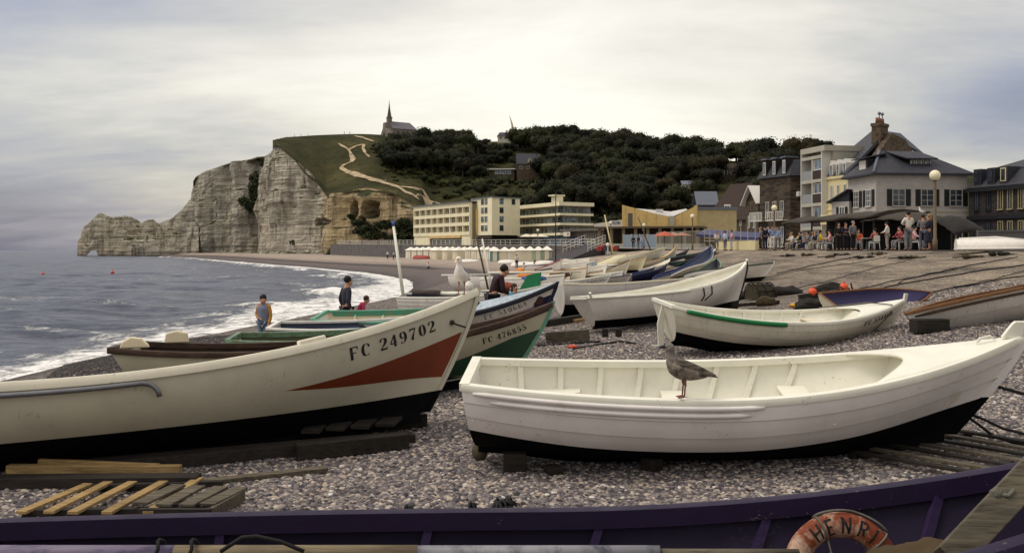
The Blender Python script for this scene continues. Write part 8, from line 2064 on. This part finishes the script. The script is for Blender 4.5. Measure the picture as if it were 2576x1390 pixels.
# mooring lines climbing the bank to the promenade
for k, (x0, y0, x1, y1) in enumerate(((1960, 740, 2330, 648), (2080, 742, 2560, 650), (2170, 735, 2600, 668), (1900, 706, 2230, 650), (2330, 745, 2640, 690), (1950, 690, 2140, 652), (2400, 726, 2640, 672), (2250, 715, 2480, 665))):
    a, b = on_beach(x0, y0), on_beach(x1, y1); P = []
    for i in range(9): q = a.lerp(b, i / 8); q.z = ground(q.x, q.y) + .03; P.append(q)
    rope('dark mooring line climbing the shingle bank to the promenade', P, .014 + .004 * (k % 3), wob=.16)['group'] = 'mooring lines on the shingle bank'
for k, (x, y) in enumerate(((1985, 645), (2085, 648), (2170, 650), (2210, 641), (2270, 652), (2440, 650), (2520, 643), (2300, 650), (2120, 643), (2040, 643))):
    p = on_beach(x, y); mb = MB(); rw = random.Random(k)
    for q_ in range(7): mb.ball(p + V3((rw.gauss(0, .2), rw.gauss(0, .14), .03 + .05 * rw.random())), (rw.uniform(.06, .16), rw.uniform(.06, .13), rw.uniform(.04, .1)), 9, 6, 0, .35, q_ + k, 2.5)
    for q_ in range(3): a = rw.uniform(0, 6.28); mb.tube([p + V3((0, 0, .05)), p + V3((math.cos(a) * .3, math.sin(a) * .2, .06)), p + V3((math.cos(a + .5) * .65, math.sin(a + .5) * .4, .03))], .025, 5)
    h_ = tag(mb.build('rope_heap', NETO if k % 2 else NETM, org=p), 'dark heap of rope and weed along the top of the bank', 'rope heap'); h_['group'] = 'rope heaps along the bank top'

# ================================================================ inside the purple boat
tb = thing('lifebuoy', 'worn orange lifebuoy lettered HENRI leaning inside the purple boat', 'lifebuoy', at(2120, 1446, 6.2), (R(78), 0, R(4)))
Rm, rm = .305, .078; mb = MB(); rings = []
for i in range(48):
    a = 2 * PI * i / 48; rings.append([V3(((Rm + rm * math.cos(b)) * math.cos(a), (Rm + rm * math.cos(b)) * math.sin(a), rm * .8 * math.sin(b))) for b in [2 * PI * j / 16 for j in range(16)]])
rings.append(rings[0]); mb.loft(rings, False); mb.build('ring', mat('lifebuoy_orange', (122, 54, 24), .75, .3, 5, .5, 14, dirt=(206, 184, 160), dscale=5.5, damt=.42), tb)
mb = MB()
def ringpt(a, rr, out=.004):
    x = clamp((rr - Rm) / rm, -.98, .98); z = rm * .8 * math.sqrt(1 - x * x) + out; return V3((rr * math.cos(a), rr * math.sin(a), z))
for ch, ac in (('H', 122), ('E', 104), ('N', 85), ('R', 64), ('I', 49)):
    hh = .10; tmp = MB(); letter_faces(tmp, ch, lambda u, w: ringpt(R(ac) - (u - .03) / Rm, Rm - .05 + w), hh, .7, 1.15); mb.add(tmp.v, tmp.f)
mb.build('lettering', INK, tb)
mb = MB()
for a0 in (113, 40, 180, 300):
    P = [V3(((Rm + (rm + .008) * math.cos(b)) * math.cos(R(a0)), (Rm + (rm + .008) * math.cos(b)) * math.sin(R(a0)), (rm * .8 + .008) * math.sin(b))) for b in [2 * PI * j / 14 for j in range(15)]]; mb.tube(P, .007, 6)
mb.tube([V3(((Rm + rm + .012) * math.cos(a), (Rm + rm + .012) * math.sin(a), .02 + .012 * math.sin(a * 9))) for a in [R(40) + R(73) * k / 16 for k in range(17)]], .008, 6)
mb.tube([ringpt(R(113), Rm - .07, .01), V3((-.08, .14, .05)), V3((-.18, .1, .06)), V3((-.24, .06, .09))], .007, 6); mb.tube([V3((-.08, .14, .05)), V3((-.04, .08, .06)), V3((-.03, -.02, .05))], .007, 6)
mb.build('grab_rope', ROPE_G, tb)
def drape(name, label, c, sx, sy, amp, m, seed, rz=0):
    mb = MB(); 
    def fn(u, w): x, y = (u - .5) * 2, (w - .5) * 2; r = math.hypot(x, y); return (x * sx * (1 + .12 * noise.noise((x, y, seed))), y * sy, amp * max(0, 1 - r ** 2 * .8) + .05 * noise.noise((x * 2.2, y * 2.2, seed)) + .02 * noise.noise((x * 6, y * 6, seed)))
    mb.grid(fn, 24, 16); o = mb.build(name, m, org=None, solid=.01); o.location = c; o.rotation_euler.z = rz; return tag(o, label, 'cloth')
drape('canvas_cover', 'crumpled olive brown canvas lying right of the lifebuoy', at(2330, 1392, 6.0) + V3((0, 0, -.10)), .42, .22, .17, mat('canvas_olive', (72, 58, 34), .9, .3, 3, .5, 12), 3, -.1)
plank('oar_loom', 'thick grey weathered timber leaning up out of the purple boat', at(2385, 1410, 5.55), at(2640, 1140, 5.9), .17, .1, GREYWOOD, 0, 'timber', (0, -1, .6))
mb = MB(); p = at(2506, 1240, 5.72); mb.ball(p, (.035, .03, .035), 10, 8, 0, .3, 1); mb.tube([p, p + V3((.06, -.02, -.01)), p + V3((.1, 0, .02))], .014, 6); tag(mb.build('rope_knot', ROPE_G, org=p), 'grey rope knot on the leaning timber', 'rope')
ty = thing('wooden_spar', 'long round spar with worn white and blue paint along the purple boat', 'spar', at(300, 1386, 6.25)); O = ty.location.copy()
def pole(a, b, r, m, nm): mb = MB(); mb.tube([a, V3(a).lerp(V3(b), .5), b], r, 12); mb.build(nm, m, ty, org=O)
ya, yb_, yc, yd = at(-60, 1391, 6.25), at(440, 1391, 6.25), at(1050, 1391, 6.22), at(1660, 1391, 6.16)
pole(ya, yb_, .052, mat('spar_violet_white', (120, 108, 128), .6, .3, 3, .1, dirt=(60, 54, 90), dscale=9, damt=.4, stretch=(.5, 2, 2)), 'painted_end'); pole(yb_, yc, .052, wood('spar_wood', (98, 86, 66), (138, 124, 98)), 'bare_wood'); pole(yc, yd, .05, paint('spar_silver', (134, 132, 136), dirt=(70, 70, 82), damt=.42, dscale=6), 'silver_end'); pole(yd, at(2010, 1392, 6.1), .03, GREYWOOD, 'thin_tip')
for k, x in enumerate((402, 486)): p = at(x, 1384, 6.23); mb = MB(); mb.tube([p + V3((.01 * math.sin(3 * a), .066 * math.cos(a), .066 * math.sin(a))) for a in [2 * PI * j / 14 for j in range(15)]], .012, 6); mb.build('lashing', ROPE_D, ty, org=O)
p0, p1, p2 = at(555, 1394, 6.1), at(645, 1356, 6.1), at(765, 1394, 6.1); rope('black rope arching over the round spar', [p0, p0.lerp(p1, .6) + V3((0, 0, .03)), p1, p1.lerp(p2, .5) + V3((0, 0, .015)), p2], .013, wob=.0)
